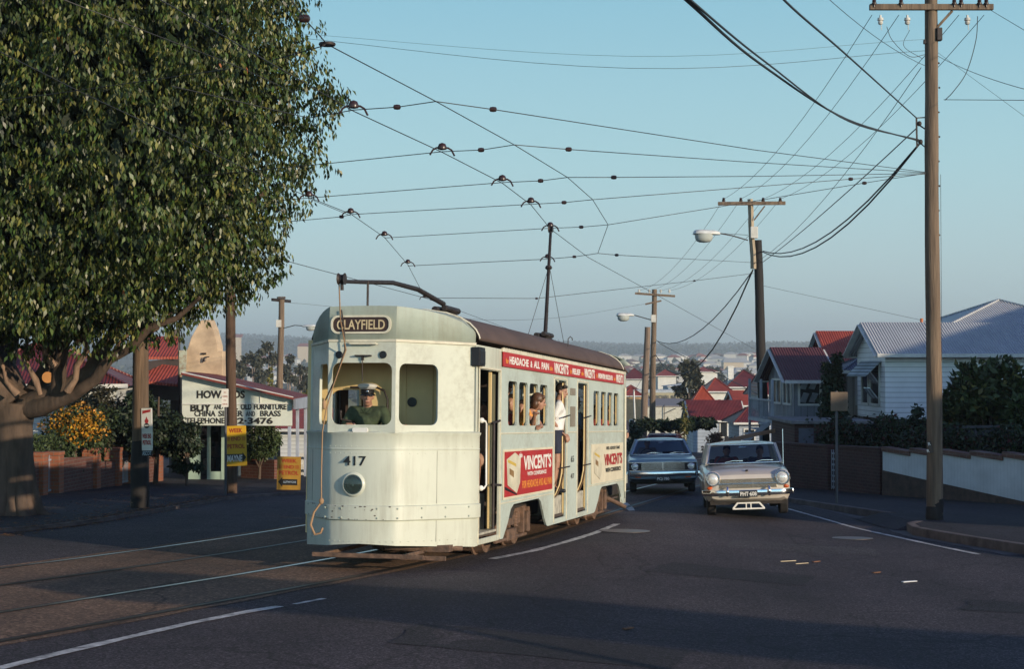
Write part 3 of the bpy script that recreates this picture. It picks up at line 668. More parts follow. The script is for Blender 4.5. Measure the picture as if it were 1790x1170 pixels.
mb.build('roof_bead', M_trim if True else M_roof, rf)
# banner along the eaves and the big panels
def side_frame(u, z, off=.02): return frame((SH + off, u, z), (0, 1, 0), (0, 0, 1))
for sgn in (1,):
    bn = plate('advertising_banner', rrect(2.2, 11.48, 2.508, 2.70, .004, 1), [], .014, frame((SH + .022, 0, 0), (0, 1, 0), (0, 0, 1)), M_red, tram)
    z = 2.555
    for s, a, b, hh, m_ in (('for', 2.32, 2.47, .07, M_orange), ('HEADACHE', 2.52, 3.62, .10, M_white), ('&', 3.74, 3.86, .09, M_white), ('ALL', 3.95, 4.33, .10, M_white), ('PAIN', 4.45, 4.94, .10, M_white), ('take', 5.0, 5.2, .07, M_orange), ("VINCENT'S", 5.3, 6.35, .145, M_white), ('for', 6.5, 6.62, .08, M_orange), ('RELIEF', 6.68, 7.3, .09, M_white), ('take', 7.4, 7.58, .07, M_orange),
                              ("VINCENT'S", 7.65, 8.55, .145, M_white), ('for', 8.72, 8.82, .08, M_orange), ('RHEUMATISM, MUSCLES & FLU', 8.9, 10.3, .085, M_white), ('take', 10.42, 10.58, .07, M_orange), ("VINCENT'S", 10.65, 11.35, .145, M_white)):
        text('lettering', s, side_frame((a + b) / 2, z if hh < .12 else z - .02, .031), m_, bn, h=hh, w=b - a, bold=.03, t=.001)
    M_adw = mat('cream advert paper', (.66, .61, .46), .55, 0, .06)
    for (a, b, z0, z1, base, main) in ((2.30, 5.34, .765, 1.42, M_red, M_white), (8.42, 11.55, .745, 1.42, M_adw, M_red)):
        bd = plate('advertisement', [(a, z0), (b, z0), (b, z1), (a, z1)], [], .012, side_frame(0, 0, .008), M_adw, tram)
        m0 = .05
        if base is M_red: plate('panel_ground', [(a + m0, z0 + m0 * .6), (b - m0, z0 + m0 * .6), (b - m0, z1 - m0 * .6), (a + m0, z1 - m0 * .6)], [], .004, side_frame(0, 0, .0165), base, bd)
        w_ = b - a; X = lambda t: a + w_ * t; Zz = lambda t: z0 + (z1 - z0) * t
        # the carton
        fr = side_frame(0, 0, .0205)
        pk = plate('carton_picture', [(X(.05), Zz(.80)), (X(.07), Zz(.28)), (X(.24), Zz(.09)), (X(.30), Zz(.30)), (X(.31), Zz(.82)), (X(.20), Zz(.93))], [], .002, fr, mat('carton cream', (.62, .58, .44), .5), bd)
        plate('carton_band', [(X(.07), Zz(.80)), (X(.22), Zz(.70)), (X(.22), Zz(.64)), (X(.07), Zz(.74))], [], .002, side_frame(0, 0, .0225), mat('carton gold', (.6, .42, .08), .5), pk)
        plate('carton_picture_print', [(X(.10), Zz(.62)), (X(.18), Zz(.55)), (X(.18), Zz(.42)), (X(.10), Zz(.5))], [], .002, side_frame(0, 0, .0225), mat('carton brown', (.25, .15, .06), .5), pk)
        if base is M_red: plate('carton_shadow', [(X(.02), Zz(.26)), (X(.24), Zz(.08)), (X(.24), Zz(.05)), (X(.02), Zz(.20))], [], .002, side_frame(0, 0, .0205), M_black, bd)
        c = X(.66)
        text('lettering', "VINCENT'S", side_frame(c, Zz(.56) if base is M_red else Zz(.44), .021), main, bd, h=(z1 - z0) * .29, w=w_ * .58, bold=.03, t=.001)
        if base is M_red:
            text('lettering', 'take', side_frame(X(.31), Zz(.82), .021), M_white, bd, h=.07, w=.18, bold=.03, t=.001)
            text('lettering', 'WITH CONFIDENCE', side_frame(c - .05, Zz(.42), .021), M_white, bd, h=.055, w=w_ * .40, bold=.02, t=.001)
            text('lettering', 'FOR HEADACHE AND ALL PAIN', side_frame(c - .02, Zz(.17), .021), M_orange, bd, h=.105, w=w_ * .62, bold=.015, t=.001)
        else:
            text('lettering', 'FEEL GOOD! TAKE', side_frame(c - .02, Zz(.84), .021), M_black, bd, h=.055, w=w_ * .44, bold=.02, t=.001)
            text('lettering', 'WITH CONFIDENCE', side_frame(c, Zz(.25), .021), M_black, bd, h=.075, w=w_ * .50, bold=.02, t=.001)
text('lettering', '65', frame((SH + .004, 6.85, 1.16), (0, 1, 0), (0, 0, 1)), M_black, tram, h=.10, w=.24, bold=.01, t=.001)
text('lettering', '417', frame((SH + .004, 6.85, .90), (0, 1, 0), (0, 0, 1)), M_iron, tram, h=.08, w=.26, bold=.01, t=.001)
for z0, z1 in ((2.22, 2.33), (1.72, 2.04)):
    plate('notice_panel', rrect(6.65, 7.03, z0, z1, .01, 1), [], .01, side_frame(0, 0, .006), mat('dull tan notice', (.25, .22, .17), .5), tram)
# black ventilator box above the front door
mb = MB(); mb.box(SH - .05, SH + .05, .90, 1.18, 2.47, 2.70); mb.box(SH + .05, SH + .06, .92, 1.03, 2.49, 2.66); mb.box(SH + .05, SH + .06, 1.05, 1.16, 2.49, 2.66); mb.build('mirror_box', M_black, tram, bevel=.006)
# floor, ceiling, bulkheads, seats
mb = MB(); mb.box(-SH + .05, SH - .12, 2.2, 5.4, .69, .74); mb.box(-SH + .05, SH - .12, 8.2, 11.5, .69, .74); mb.box(-SH + .05, SH - .05, 5.4, 8.2, .34, .38); mb.box(-.9, SH - .06, 1.05, 2.2, .34, .375); mb.box(-.42, .45, .12, 1.05, .345, .38); mb.box(-.9, .9, 11.5, 12.5, .34, .37); mb.build('floor', mat('grimy floor', (.08, .06, .05), .8), tram)
mb = MB(); mb.box(-1.08, 1.08, 1.2, 12.4, 2.80, 2.82); mb.build('ceiling', M_intd, tram)
# cab bulkhead with a rounded doorway on its left
plate('bulkhead', [(-1.09, .37), (1.09, .37), (1.09, 2.8), (-1.09, 2.8)], [rrect(-.80, -.26, .39, 2.17, .16, 5)], .03, frame((0, 1.07, 0), (1, 0, 0), (0, 0, 1)), M_int, tram)
mb = MB(); mb.box(.18, .22, 1.035, 1.054, .4, 2.8); mb.box(.55, .57, 1.035, 1.054, .4, 2.5); mb.box(-.9, 1.0, 1.04, 1.054, 2.19, 2.205); mb.build('bulkhead_beading', M_int, tram)
mb = MB(); mb.M = Matrix.Translation((.30, 1.05, 2.02)); mb.lathe([(.06, 0), (.06, -.02), (.01, -.025)], 18, ax='Y'); mb.build('gong', M_black, tram, smooth=40)
mb = MB(); mb.tube([(-.5, 1.0, 2.20), (-.15, 1.0, 2.20), (-.05, .99, 2.16), (0, .98, 2.05), (0, .98, 1.5)], .014, 8); mb.build('pipe', M_iron, tram, smooth=60)
mb = MB(); mb.box(-.42, -.08, .28, .58, .5, 1.62); mb.lathe([(.15, 1.62), (.15, 1.70), (.03, 1.72)], 20, o=(-.25, .43, 0)); ct_ = mb.build('controller', mat('controller grey', (.16, .17, .16), .5), tram, bevel=.01)
mb = MB(); mb.tube([(-.25, .43, 1.72), (-.25, .40, 1.77), (-.30, .28, 1.79), (-.335, .22, 1.80), (-.34, .22, 1.87)], .012, 8); mb.ell((-.34, .22, 1.885), (.02, .02, .025)); mb.build('control_handle', M_iron, ct_, smooth=60)
st = MB()
for sx_ in (-1, 1):
    for u in (2.9, 3.55, 4.2, 4.85, 8.9, 9.55, 10.2, 10.85):
        x0, x1 = sorted((sx_ * .28, sx_ * 1.02)); st.box(x0, x1, u - .22, u + .2, 1.12, 1.18); st.box(x0, x1, u + .2, u + .25, 1.15, 1.66)
        st.box(x0 + .1, x1 - .1, u - .1, u + .1, .74, 1.12)
st.build('seats', mat('brown leather seat', (.12, .05, .03), .5), tram, bevel=.015)
# front doorway: step, folding door leaf, rails and the steps of the well
mb = MB(); mb.box(.72, SH - .03, 1.12, 2.12, .37, .40); mb.box(.30, .95, 1.35, 2.15, .37, .86); mb.build('entrance_step', mat('worn pale step', (.42, .40, .33), .7, 0, .2, 8), tram, bevel=.006)
mb = MB(); mb.box(1.07, SH - .04, 1.84, 1.87, .42, 2.42); mb.build('door_leaf', M_int, tram, bevel=.004)
mb = MB(); mb.box(1.04, SH - .052, 1.90, 2.10, .42, 2.40); mb.build('door_leaf', mat('dull olive door', (.12, .11, .06), .5), tram, bevel=.004)
mb = MB(); mb.tube([(SH + .01, 1.09, 1.80), (SH + .06, 1.16, 1.79), (SH + .06, 1.22, 1.76), (SH + .06, 1.24, 1.0), (SH + .05, 1.16, .96), (SH + .01, 1.09, .965)], .014, 8); mb.ell((SH + .03, 1.11, 1.80), (.035, .035, .035)); mb.ell((SH + .03, 1.11, .965), (.035, .035, .035)); mb.build('handrail', M_white, tram, smooth=60)
for u in (1.93,):
    mb = MB(); mb.tube([(SH - .02, u - .12, 1.76), (SH + .03, u + .1, 1.80)], .016, 8); mb.tube([(SH - .02, u - .12, .98), (SH + .05, u + .1, .97)], .016, 8); mb.tube([(SH, u - .1, 1.76), (SH, u - .1, .42)], .02, 8); mb.build('door_latch', M_iron, tram, smooth=60)
# middle doorways: guard rails that curve in at the foot
for a, b in doors:
    mb = MB(); pts = [(SH - .02, b - .06, 2.40), (SH - .02, b - .06, 1.2), (SH - .02, b - .10, 1.0), (SH - .03, b - .22, .82), (SH - .05, b - .42, .68), (SH - .06, b - .6, .64)]
    mb.tube(pts, .014, 8); mb.tube([(x - .02, y - .05, z) for x, y, z in pts], .012, 8, mi=1); mb.build('door_guard', [mat('bronze edge', (.12, .07, .03), .5), M_int], tram, smooth=60)
    mb = MB(); mb.tube([(SH, b - .24, 1.86), (SH + .05, b + .04, 1.90)], .011, 8); mb.tube([(SH - .02, b - .24, 1.08), (SH + .05, b + .04, 1.10)], .011, 8); mb.build('door_latch', M_iron, tram, smooth=60)
    mb = MB(); mb.box(.60, SH - .06, a + .03, b - .03, .38, .66); mb.box(.3, .6, a + .03, b - .03, .38, .74); mb.build('step_well', mat('worn pale step', (.42, .40, .33)), tram, bevel=.01)
# saloon partitions and poles seen through the doors
mb = MB()
for u in (5.42, 8.18): mb.box(-1.05, -.3, u - .02, u + .02, .74, 2.8); mb.box(.45, 1.0, u - .02, u + .02, .74, 1.75)
mb.build('saloon_partition', M_intd, tram)
mb = MB()
for u in (6.0, 6.8, 7.6): mb.tube([(0, u, .38), (0, u, 2.8)], .018, 8)
mb.build('grab_pole', M_chrome, tram, smooth=60)
mb = MB(); mb.box(-.85, .95, .9, 2.2, .45, .72) if False else mb.box(-.7, .9, 1.0, 12.6, .42, .60); mb.box(-.9, .9, 5.5, 8.1, .26, .34); mb.build('underframe', M_under, tram)
# bogies
for uc in (3.72, 9.92):
    bg = MB(); 
    for sx_ in (-1, 1):
        x = sx_ * .86; bg.prism([(x, uc - 1.15, .42), (x, uc - .95, .58), (x, uc - .3, .56), (x, uc - .15, .44), (x, uc + .15, .44), (x, uc + .3, .56), (x, uc + .95, .58), (x, uc + 1.15, .42), (x, uc + 1.05, .36), (x, uc + .3, .34), (x, uc - .3, .34), (x, uc - 1.05, .36)], (sx_ * .05, 0, 0))
        for d in (-.8, .8): bg.box(min(x, x + sx_ * .13), max(x, x + sx_ * .13), uc + d - .1, uc + d + .1, .22, .50); bg.box(min(x, x + sx_ * .10), max(x, x + sx_ * .10), uc + d - .2, uc + d - .13, .20, .56); bg.box(min(x, x + sx_ * .10), max(x, x + sx_ * .10), uc + d + .13, uc + d + .2, .20, .56)
        bg.box(min(x, x + sx_ * .08), max(x, x + sx_ * .08), uc - .28, uc + .28, .14, .30); bg.tube([(x + sx_ * .06, uc - .9, .17), (x + sx_ * .06, uc + .9, .17)], .025, 8)
        for d in (-.32, .32): bg.tube([(x + sx_ * .04, uc + d, .30 + .02 * j) for j in range(12)], [.05 if j % 2 else .035 for j in range(12)], 10)
    for d in (-1.0, 1.0): bg.box(-.8, .95, uc + d - .03, uc + d + .03, .26, .34)
    b_ = bg.build('bogie', M_rust, tram, bevel=.006)
    for d in (-.8, .8):
        for sx_ in (-1, 1):
            mb = MB(); x = sx_ * .66; mb.lathe([(.07, sx_ * .16), (.10, sx_ * .13), (.11, sx_ * .10), (.24, sx_ * .085), (.27, sx_ * .12), (.32, sx_ * .12), (.335, 0), (.365, -sx_ * .01), (.365, -sx_ * .035), (.1, -sx_ * .035)], 28, o=(x, uc + d, .345), ax='X'); mb.build('wheel', M_rust, b_, smooth=30)
mb = MB(); mb.box(.35, .95, .5, 1.9, .22, .30); mb.tube([(.2, .35, .27), (1.05, .75, .25)], .03, 8); mb.tube([(.9, 11.2, .4), (1.25, 11.35, .22)], .04, 8); mb.build('step_hanger', M_rust, tram)
# trolley poles
for ub, tip, name in ((3.65, [(0.03, 3.3, 3.42), (0, 2.2, 3.53), (-.02, 1.2, 3.53), (-.05, .2, 3.45), (-.07, -.55, 3.39)], 'stowed'), (9.95, None, 'raised')):
    mb = MB(); mb.box(-.25, .25, ub - .35, ub + .35, 3.165, 3.21); mb.lathe([(.16, 3.2), (.18, 3.26), (.12, 3.30), (.15, 3.34), (.08, 3.40)], 16, o=(0, ub, 0)); mb.tube([(-.05, ub - .5, 3.33), (-.05, ub + .25, 3.36)], .05, 10); mb.tube([(.06, ub - .42, 3.36), (.06, ub + .3, 3.36)], .045, 10)
    base = mb.build('trolley_base', M_iron, tram, bevel=.008)
    if tip is None: tip = [(0, ub + .02, 3.38), (-.05, ub + .35, 3.9), (-.12, ub + .82, 4.7), (-.19, ub + 1.28, 5.42)]
    mb = MB(); mb.tube(tip, [.038, .034, .03, .026, .022][:len(tip)], 8); tp = mb.build('trolley_pole', M_iron, base, smooth=60)
    e = Vector(tip[-1]); mb = MB(); mb.lathe([(.07, -.04), (.05, -.015), (.05, .015), (.07, .04)], 14, o=e + Vector((0, 0, .03)), ax='X'); mb.tube([e + Vector((0, .02, -.1)), e + Vector((0, 0, .05))], .02, 6); mb.build('trolley_wheel', M_iron, base, smooth=30)
    mb = MB()
    if name == 'stowed':
        mb.tube([(-.03, .26, 3.16), (-.03, .26, 3.47)], .014, 6); mb.build('pole_hook', M_iron, tram)
        r_ = MB(); r_.tube([(-.12, -.5, 3.38), (-.15, -.35, 2.95), (-.17, -.09, 2.62), (-.33, -.07, 2.2), (-.42, -.06, 1.9), (-.455, -.08, 1.65), (-.46, -.08, 1.1), (-.45, -.09, .82)], .008, 6)
        r_.tube([(-.45, -.09, .82), (-.53, -.12, .70), (-.56, -.14, .55), (-.50, -.16, .44), (-.43, -.15, .46), (-.41, -.14, .52)], .014, 6)
        r_.ell((-.45, -.09, .83), (.03, .03, .04)); r_.ell((-.44, -.07, 1.97), (.025, .03, .06)); r_.build('trolley_rope', mat('hemp rope', (.36, .22, .12), .9), tram, smooth=60)
        r_ = MB(); r_.tube([(-.26, -.02, 3.10), (-.22, -.04, 2.9), (-.2, -.06, 2.75), (-.2, -.05, 2.62), (-.3, -.06, 2.3), (-.44, -.06, 2.0)], .009, 6); r_.build('trolley_rope', M_iron, tram, smooth=60)
    else:
        mb.tube([(-.12, ub + .85, 4.72), (.25, ub + .6, 3.1)], .005, 5); mb.tube([(-.12, ub + .8, 4.66), (-.3, ub - .25, 3.2)], .005, 5); mb.lathe([(.05, 0), (.07, .03), (.05, .07)], 10, o=(-.115, ub + .78, 4.63)); mb.build('trolley_rope', M_iron, tram)
mb = MB(); mb.tube([(1.06, 6.9, 3.0), (1.06, 6.9, 3.12), (1.09, 6.92, 3.16), (1.12, 6.94, 3.13), (1.12, 6.94, 3.10)], .008, 6); mb.build('roof_hook', M_iron, tram)
mb = MB(); mb.tube([(SH + .04, 11.62, 2.45), (SH + .04, 11.62, .5)], .018, 8); mb.build('handrail', M_trim, tram, smooth=60)
# ------------------------------------------------------------------ people
M_skin = mat('plain skin', (.36, .19, .125), .55, 0, .06, 8)  # one even skin colour for all figures
M_hair = mat('dark brown hair', (.025, .015, .01), .6, 0, .2, 30)
M_hairb = mat('brown hair', (.10, .045, .02), .5, 0, .2, 30)
M_eye = mat('eye dark', (.02, .015, .012), .3)
M_lip = mat('lip', (.28, .10, .08), .5)
def cap(mb, a, b, ra, rb, n=10):
    a = Vector(a); b = Vector(b); mb.tube([a, b], [ra, rb], n); mb.ell(a, (ra, ra, ra), n, 6); mb.ell(b, (rb, rb, rb), n, 6)
def remesh(mb, name, vox, mats, parent, smooth_it=4):
    me = bpy.data.meshes.new(name); me.from_pydata([tuple(v) for v in mb.v], [], mb.f)
    o = bpy.data.objects.new(name, me); COL.objects.link(o)
    bm = bmesh.new(); bm.from_mesh(me); bmesh.ops.recalc_face_normals(bm, faces=bm.faces); bm.to_mesh(me); bm.free()
    r = o.modifiers.new('r', 'REMESH'); r.mode = 'VOXEL'; r.voxel_size = vox
    s = o.modifiers.new('s', 'SMOOTH'); s.factor = .5; s.iterations = smooth_it
    m2 = bake(o); return link(name, m2, mats, parent, smooth=80)
def hand(mb, wr, d, palm, curl=.6, side=1):
    """five-fingered hand: wrist, direction, palm normal, curl, side (+1: thumb to the right of d seen from the back)"""
    wr = Vector(wr); d = Vector(d).normalized(); pn = Vector(palm); pn = (pn - d * pn.dot(d)).normalized(); sx = d.cross(pn) * side
    for k in range(4):
        b = wr + d * .02 + sx * (k - 1.5) * .014; e = wr + d * .085 + sx * (k - 1.5) * .021; cap(mb, b, e, .014, .012, 7)
        ln = (.042, .047, .043, .034)[k]; a = curl * .9
        d1 = (d * math.cos(a) + pn * math.sin(a)); d2 = (d * math.cos(2 * a) + pn * math.sin(2 * a))
        m = e + d1 * ln; cap(mb, e, m, .0105, .0095, 7); cap(mb, m, m + d2 * ln * .85, .0095, .008, 7)
    t0 = wr + d * .03 - sx * .03; t1 = t0 - sx * .028 + d * .03 + pn * .01; cap(mb, t0, t1, .014, .012, 7); cap(mb, t1, t1 + (d * .8 + pn * .5) .normalized() * .035, .012, .009, 7)
def person(label, M, P, vox=.013, yaw=0, pitch=0, hair='short', hairm=None, top=None, bottom=None, dress=None, skinm=None, hat=None, shoes=None, collar=False, group=None, sleeve='short', curl=(.6, .6), name='person'):
    """P: joints pel, chest, neck, head, shL, elL, wrL, shR, elR, wrR, hipL, knL, anL, hipR ... in metres"""
    root = thing(name, label, 'person', M=M, group=group); J = {k: Vector(v) for k, v in P.items()}
    sk = skinm or M_skin; mb = MB()
    cap(mb, J['pel'] + Vector((-.07, 0, 0)), J['pel'] + Vector((.07, 0, 0)), .105, .105); cap(mb, J['pel'], J['chest'], .115, .12)
    for s_ in 'LR':
        sh, el, wr = J['sh' + s_], J['el' + s_], J['wr' + s_]
        cap(mb, J['chest'], sh.lerp(J['chest'], .35), .105, .075); cap(mb, J['neck'] - Vector((0, 0, .03)), sh, .05, .052)
        cap(mb, sh, el, .048, .036); cap(mb, el, wr, .037, .024); d = (wr - el).normalized()
        hd = Vector(P.get('hd' + s_, d)); pn = Vector(P.get('pn' + s_, (0, 0, -1))); hand(mb, wr, hd, pn, curl[0 if s_ == 'L' else 1], side=P.get('sd' + s_, 1 if s_ == 'L' else -1))
        if 'kn' + s_ in J:
            hp, kn, an = J['hip' + s_], J['kn' + s_], J['an' + s_]
            cap(mb, hp, kn, .085, .055); cap(mb, kn, an, .056, .034); f = Vector(P.get('ft' + s_, (0, 1, 0))); cap(mb, an - Vector((0, 0, .03)), an + f * .15 - Vector((0, 0, .05)), .035, .025)
    H = Matrix.Translation(J['head']) @ Matrix.Rotation(R(yaw), 4, 'Z') @ Matrix.Rotation(R(pitch), 4, 'X')
    cap(mb, J['neck'], J['head'] + Vector((0, -.015, -.06)), .056, .052)
    old = mb.M; mb.M = H
    mb.ell((0, -.01, .035), (.073, .092, .085), 16, 10); mb.ell((0, .025, -.02), (.060, .068, .085), 16, 10); mb.ell((0, .038, -.085), (.042, .042, .03), 12, 8)
    cap(mb, (0, .085, .015), (0, .112, -.022), .010, .015, 8); cap(mb, (-.03, .078, .03), (.03, .078, .03), .014, .014, 8); cap(mb, (-.02, .085, -.062), (.02, .085, -.062), .011, .011, 8)
    for x in (-.073, .073): mb.ell((x, -.005, -.01), (.012, .02, .032), 8, 6)
    mb.M = old
    b = remesh(mb, 'body', vox, sk, root)
    if vox < .012:
        for x in (-.028, .028):
            q = MB(); q.M = H; q.ell((x, .080, .006), (.013, .010, .007), 10, 6); q.build('eye', M_eye, root, smooth=80)
        q = MB(); q.M = H; q.tube([(-.022, .094, -.062), (0, .099, -.060), (.022, .094, -.062)], .004, 6); q.build('mouth', M_lip, root, smooth=80)
    q = MB(); q.M = H
    if hair == 'short': q.ell((0, -.02, .045), (.080, .092, .088), 16, 8); cap(q, (-.05, .05, .085), (.05, .05, .085), .028, .03)
    elif hair == 'bob': q.ell((0, -.025, .04), (.092, .098, .095), 16, 10); q.ell((0, -.045, -.04), (.092, .068, .09), 16, 8); cap(q, (-.055, .045, .085), (.055, .045, .085), .03, .03)
    elif hair == 'bald': q.ell((0, -.035, .01), (.078, .075, .07), 16, 8)
    if hair: remesh(q, 'hair', max(vox, .009), hairm or M_hair, root, 2)
    g = .016
    if top:
        q = MB(); cap(q, J['pel'] + Vector((-.075, 0, .06)), J['pel'] + Vector((.075, 0, .06)), .11 + g, .11 + g); cap(q, J['pel'] + Vector((0, 0, .05)), J['chest'], .12 + g, .125 + g); cap(q, J['chest'], J['neck'] - Vector((0, 0, .045)), .11, .07)
        for s_ in 'LR':
            sh, el, wr = J['sh' + s_], J['el' + s_], J['wr' + s_]
            cap(q, J['chest'], sh.lerp(J['chest'], .3), .11 + g, .08 + g); cap(q, J['neck'] - Vector((0, 0, .035)), sh, .055, .052 + g)
            k = .62 if sleeve == 'short' else 1; cap(q, sh, sh.lerp(el, k), .052 + g, .046 + g if k < 1 else .040 + g)
            if sleeve == 'long': cap(q, el, el.lerp(wr, .9), .042 + g, .03 + g)
        remesh(q, 'shirt', max(vox, .011), top, root, 3)
        if collar:
            q = MB(); n0 = J['neck']; 
            for s_ in (-1, 1): q.add([n0 + Vector((s_ * .075, -.03, .0)), n0 + Vector((s_ * .07, .05, -.005)), n0 + Vector((s_ * .012, .105, -.075)), n0 + Vector((s_ * .075, .095, -.07)), n0 + Vector((s_ * .10, .02, -.035))], [(0, 1, 2, 3, 4)])
            c_ = q.build('collar', top, root); so = c_.modifiers.new('t', 'SOLIDIFY'); so.thickness = .006
    if dress:
        q = MB(); cap(q, J['pel'] + Vector((-.07, 0, .0)), J['chest'], .13 + g, .12 + g); cap(q, J['pel'] + Vector((.07, 0, .0)), J['chest'], .13 + g, .12 + g); cap(q, J['chest'], J['neck'] - Vector((0, 0, .05)), .11, .07)
        for s_ in 'LR':
            sh, el = J['sh' + s_], J['el' + s_]; cap(q, J['chest'], sh.lerp(J['chest'], .2), .10 + g, .06 + g); cap(q, sh, sh.lerp(el, .3), .055 + g, .05 + g)
            if 'kn' + s_ in J: cap(q, J['hip' + s_], J['hip' + s_].lerp(J['kn' + s_], .85), .11, .095)
        remesh(q, 'dress', max(vox, .012), dress, root, 3)
    if bottom:
        q = MB(); cap(q, J['pel'] + Vector((-.07, 0, 0)), J['pel'] + Vector((.07, 0, 0)), .115 + g, .115 + g); m_, ln = bottom
        for s_ in 'LR':
            hp, kn, an = J['hip' + s_], J['kn' + s_], J['an' + s_]; cap(q, hp, hp.lerp(kn, min(1, ln)), .092 + g, .066 + g)
            if ln > 1: cap(q, kn, kn.lerp(an, ln - 1), .062 + g, .045 + g)
        remesh(q, 'trousers' if ln > 1 else 'shorts', max(vox, .012), m_, root, 3)
    if shoes and 'anL' in J:
        for s_ in 'LR':
            q = MB(); an = J['an' + s_]; f = Vector(P.get('ft' + s_, (0, 1, 0))); cap(q, an - Vector((0, 0, .04)), an + f * .17 - Vector((0, 0, .06)), .044, .032); remesh(q, 'shoe', .014, shoes, root, 2)
    if hat == 'cap':
        q = MB(); q.M = H @ Matrix.Rotation(R(-6), 4, 'X')
        q.lathe([(.083, .045), (.086, .088)], 24); band = q.build('cap_band', M_black, root, smooth=30)
        q = MB(); q.M = H @ Matrix.Rotation(R(-6), 4, 'X') @ Matrix.Translation((0, .012, .0)); q.lathe([(.084, .086), (.118, .125), (.122, .135), (.10, .148), (.05, .156), (.005, .158)], 28)
        for i, v in enumerate(q.v):
            l_ = (q.M.inverted() @ v); l_.z += max(0, l_.y) * .22; l_.y *= 1.08; q.v[i] = q.M @ l_
        q.build('cap_crown', M_white, root, smooth=50)
        q = MB(); q.M = H @ Matrix.Rotation(R(-6), 4, 'X'); pts = []
        for r0, z0 in ((.080, .055), (.125, .028)):
            pts.append([Vector((r0 * math.sin(R(a)) * (.95 if r0 > .1 else 1), r0 * math.cos(R(a)) * (1.12 if r0 > .1 else 1) , z0 + .01 * math.cos(R(a * 2)))) for a in range(-62, 63, 12)])
        q.loft(pts, closed=False, caps=False); pk = q.build('cap_peak', mat('glossy black peak', (.01, .01, .012), .15, coat=.6), root, smooth=60); so = pk.modifiers.new('t', 'SOLIDIFY'); so.thickness = .004
        q = MB(); q.M = H; q.ell((0, .092, .066), (.018, .006, .014), 10, 6); q.build('cap_badge', M_chrome, root, smooth=60)
    elif hat == 'sun':
        q = MB(); q.M = H; q.lathe([(.085, .05), (.15, .035), (.15, .04), (.09, .06), (.088, .12), (.06, .145), (.01, .15)], 24); q.build('hat', mat('straw yellow hat', (.62, .48, .18), .8), root, smooth=40)
    return root
def tside(px, py, w):
    """tram-local point under a pixel in the lengthwise plane x = w"""
    d = ray(px, py); a = wu(w, 0); t = (a - CAM).dot(W3) / d.dot(W3); q = CAM + d * t - N0; return Vector((q.dot(W3), q.dot(U3), q.dot(Z3)))
def tfront(px, py, u):
    d = ray(px, py); a = wu(0, u); t = (a - CAM).dot(U3) / d.dot(U3); q = CAM + d * t - N0; return Vector((q.dot(W3), q.dot(U3), q.dot(Z3)))
def place(p, face):
    """matrix in the world for a person at tram-local p facing the tram-local angle (0 = towards the rear, 90 = to the right side)"""
    return TM @ Matrix.Translation(p) @ Matrix.Rotation(-R(face), 4, 'Z')
STAND = dict(pel=(0, 0, .95), chest=(0, .01, 1.27), neck=(0, 0, 1.46), head=(0, .03, 1.61), shL=(-.18, 0, 1.40), elL=(-.24, -.02, 1.12), wrL=(-.22, .12, .90), shR=(.18, 0, 1.40), elR=(.24, -.02, 1.12), wrR=(.22, .12, .90),
             hipL=(-.09, 0, .92), knL=(-.10, .03, .50), anL=(-.10, -.02, .10), hipR=(.09, 0, .92), knR=(.10, .03, .50), anR=(.10, -.02, .10))
SIT = dict(pel=(0, 0, .12), chest=(0, .0, .44), neck=(0, .0, .63), head=(0, .04, .78), shL=(-.18, 0, .57), elL=(-.23, .06, .30), wrL=(-.14, .28, .20), shR=(.18, 0, .57), elR=(.23, .06, .30), wrR=(.14, .28, .20),
           hipL=(-.09, .02, .12), knL=(-.11, .43, .12), anL=(-.11, .40, -.32), hipR=(.09, .02, .12), knR=(.11, .43, .12), anR=(.11, .40, -.32))
M_drab = mat('olive green shirt', (.045, .065, .03), .85, 0, .15, 14, bump=.3, bscale=25)
M_tee = mat('white cotton', (.72, .72, .70), .85, 0, .05, 10)
M_navy = mat('navy cloth', (.02, .025, .05), .85, 0, .1, 10)
M_pink = mat('beige pink coat', (.45, .28, .20), .85, 0, .1, 8)
M_gold = mat('yellow dress cloth', (.62, .34, .06), .85, 0, .25, 14, tint=(.5, .12, .03))
M_blue = mat('pale blue shirt', (.30, .38, .48), .85, 0, .1, 8)
M_grey = mat('grey cloth', (.22, .22, .22), .85, 0, .1, 8)
M_red2 = mat('dull red cloth', (.30, .05, .04), .85, 0, .1, 8)
dp = dict(STAND); dp.update(head=(0, .04, 1.59), shL=(-.20, .02, 1.41), shR=(.20, 0, 1.41), elR=(.28, .12, 1.18), wrR=(.14, .34, 1.24), elL=(-.32, .10, 1.15), wrL=(-.50, .20, 1.225), pnL=(0, .5, -1), hdL=(-.75, .35, .1))
q = tfront(641, 705, .52)
person('tram driver in a white peaked cap and olive shirt behind the windscreen', place((q.x + .02, .52, q.z - 1.51), 180), dp, vox=.0085, yaw=22, pitch=-4, hair='bald', hairm=M_hairb, top=M_drab, bottom=(M_navy, 1.9), hat='cap', collar=True, shoes=M_black, curl=(1.1, .8))
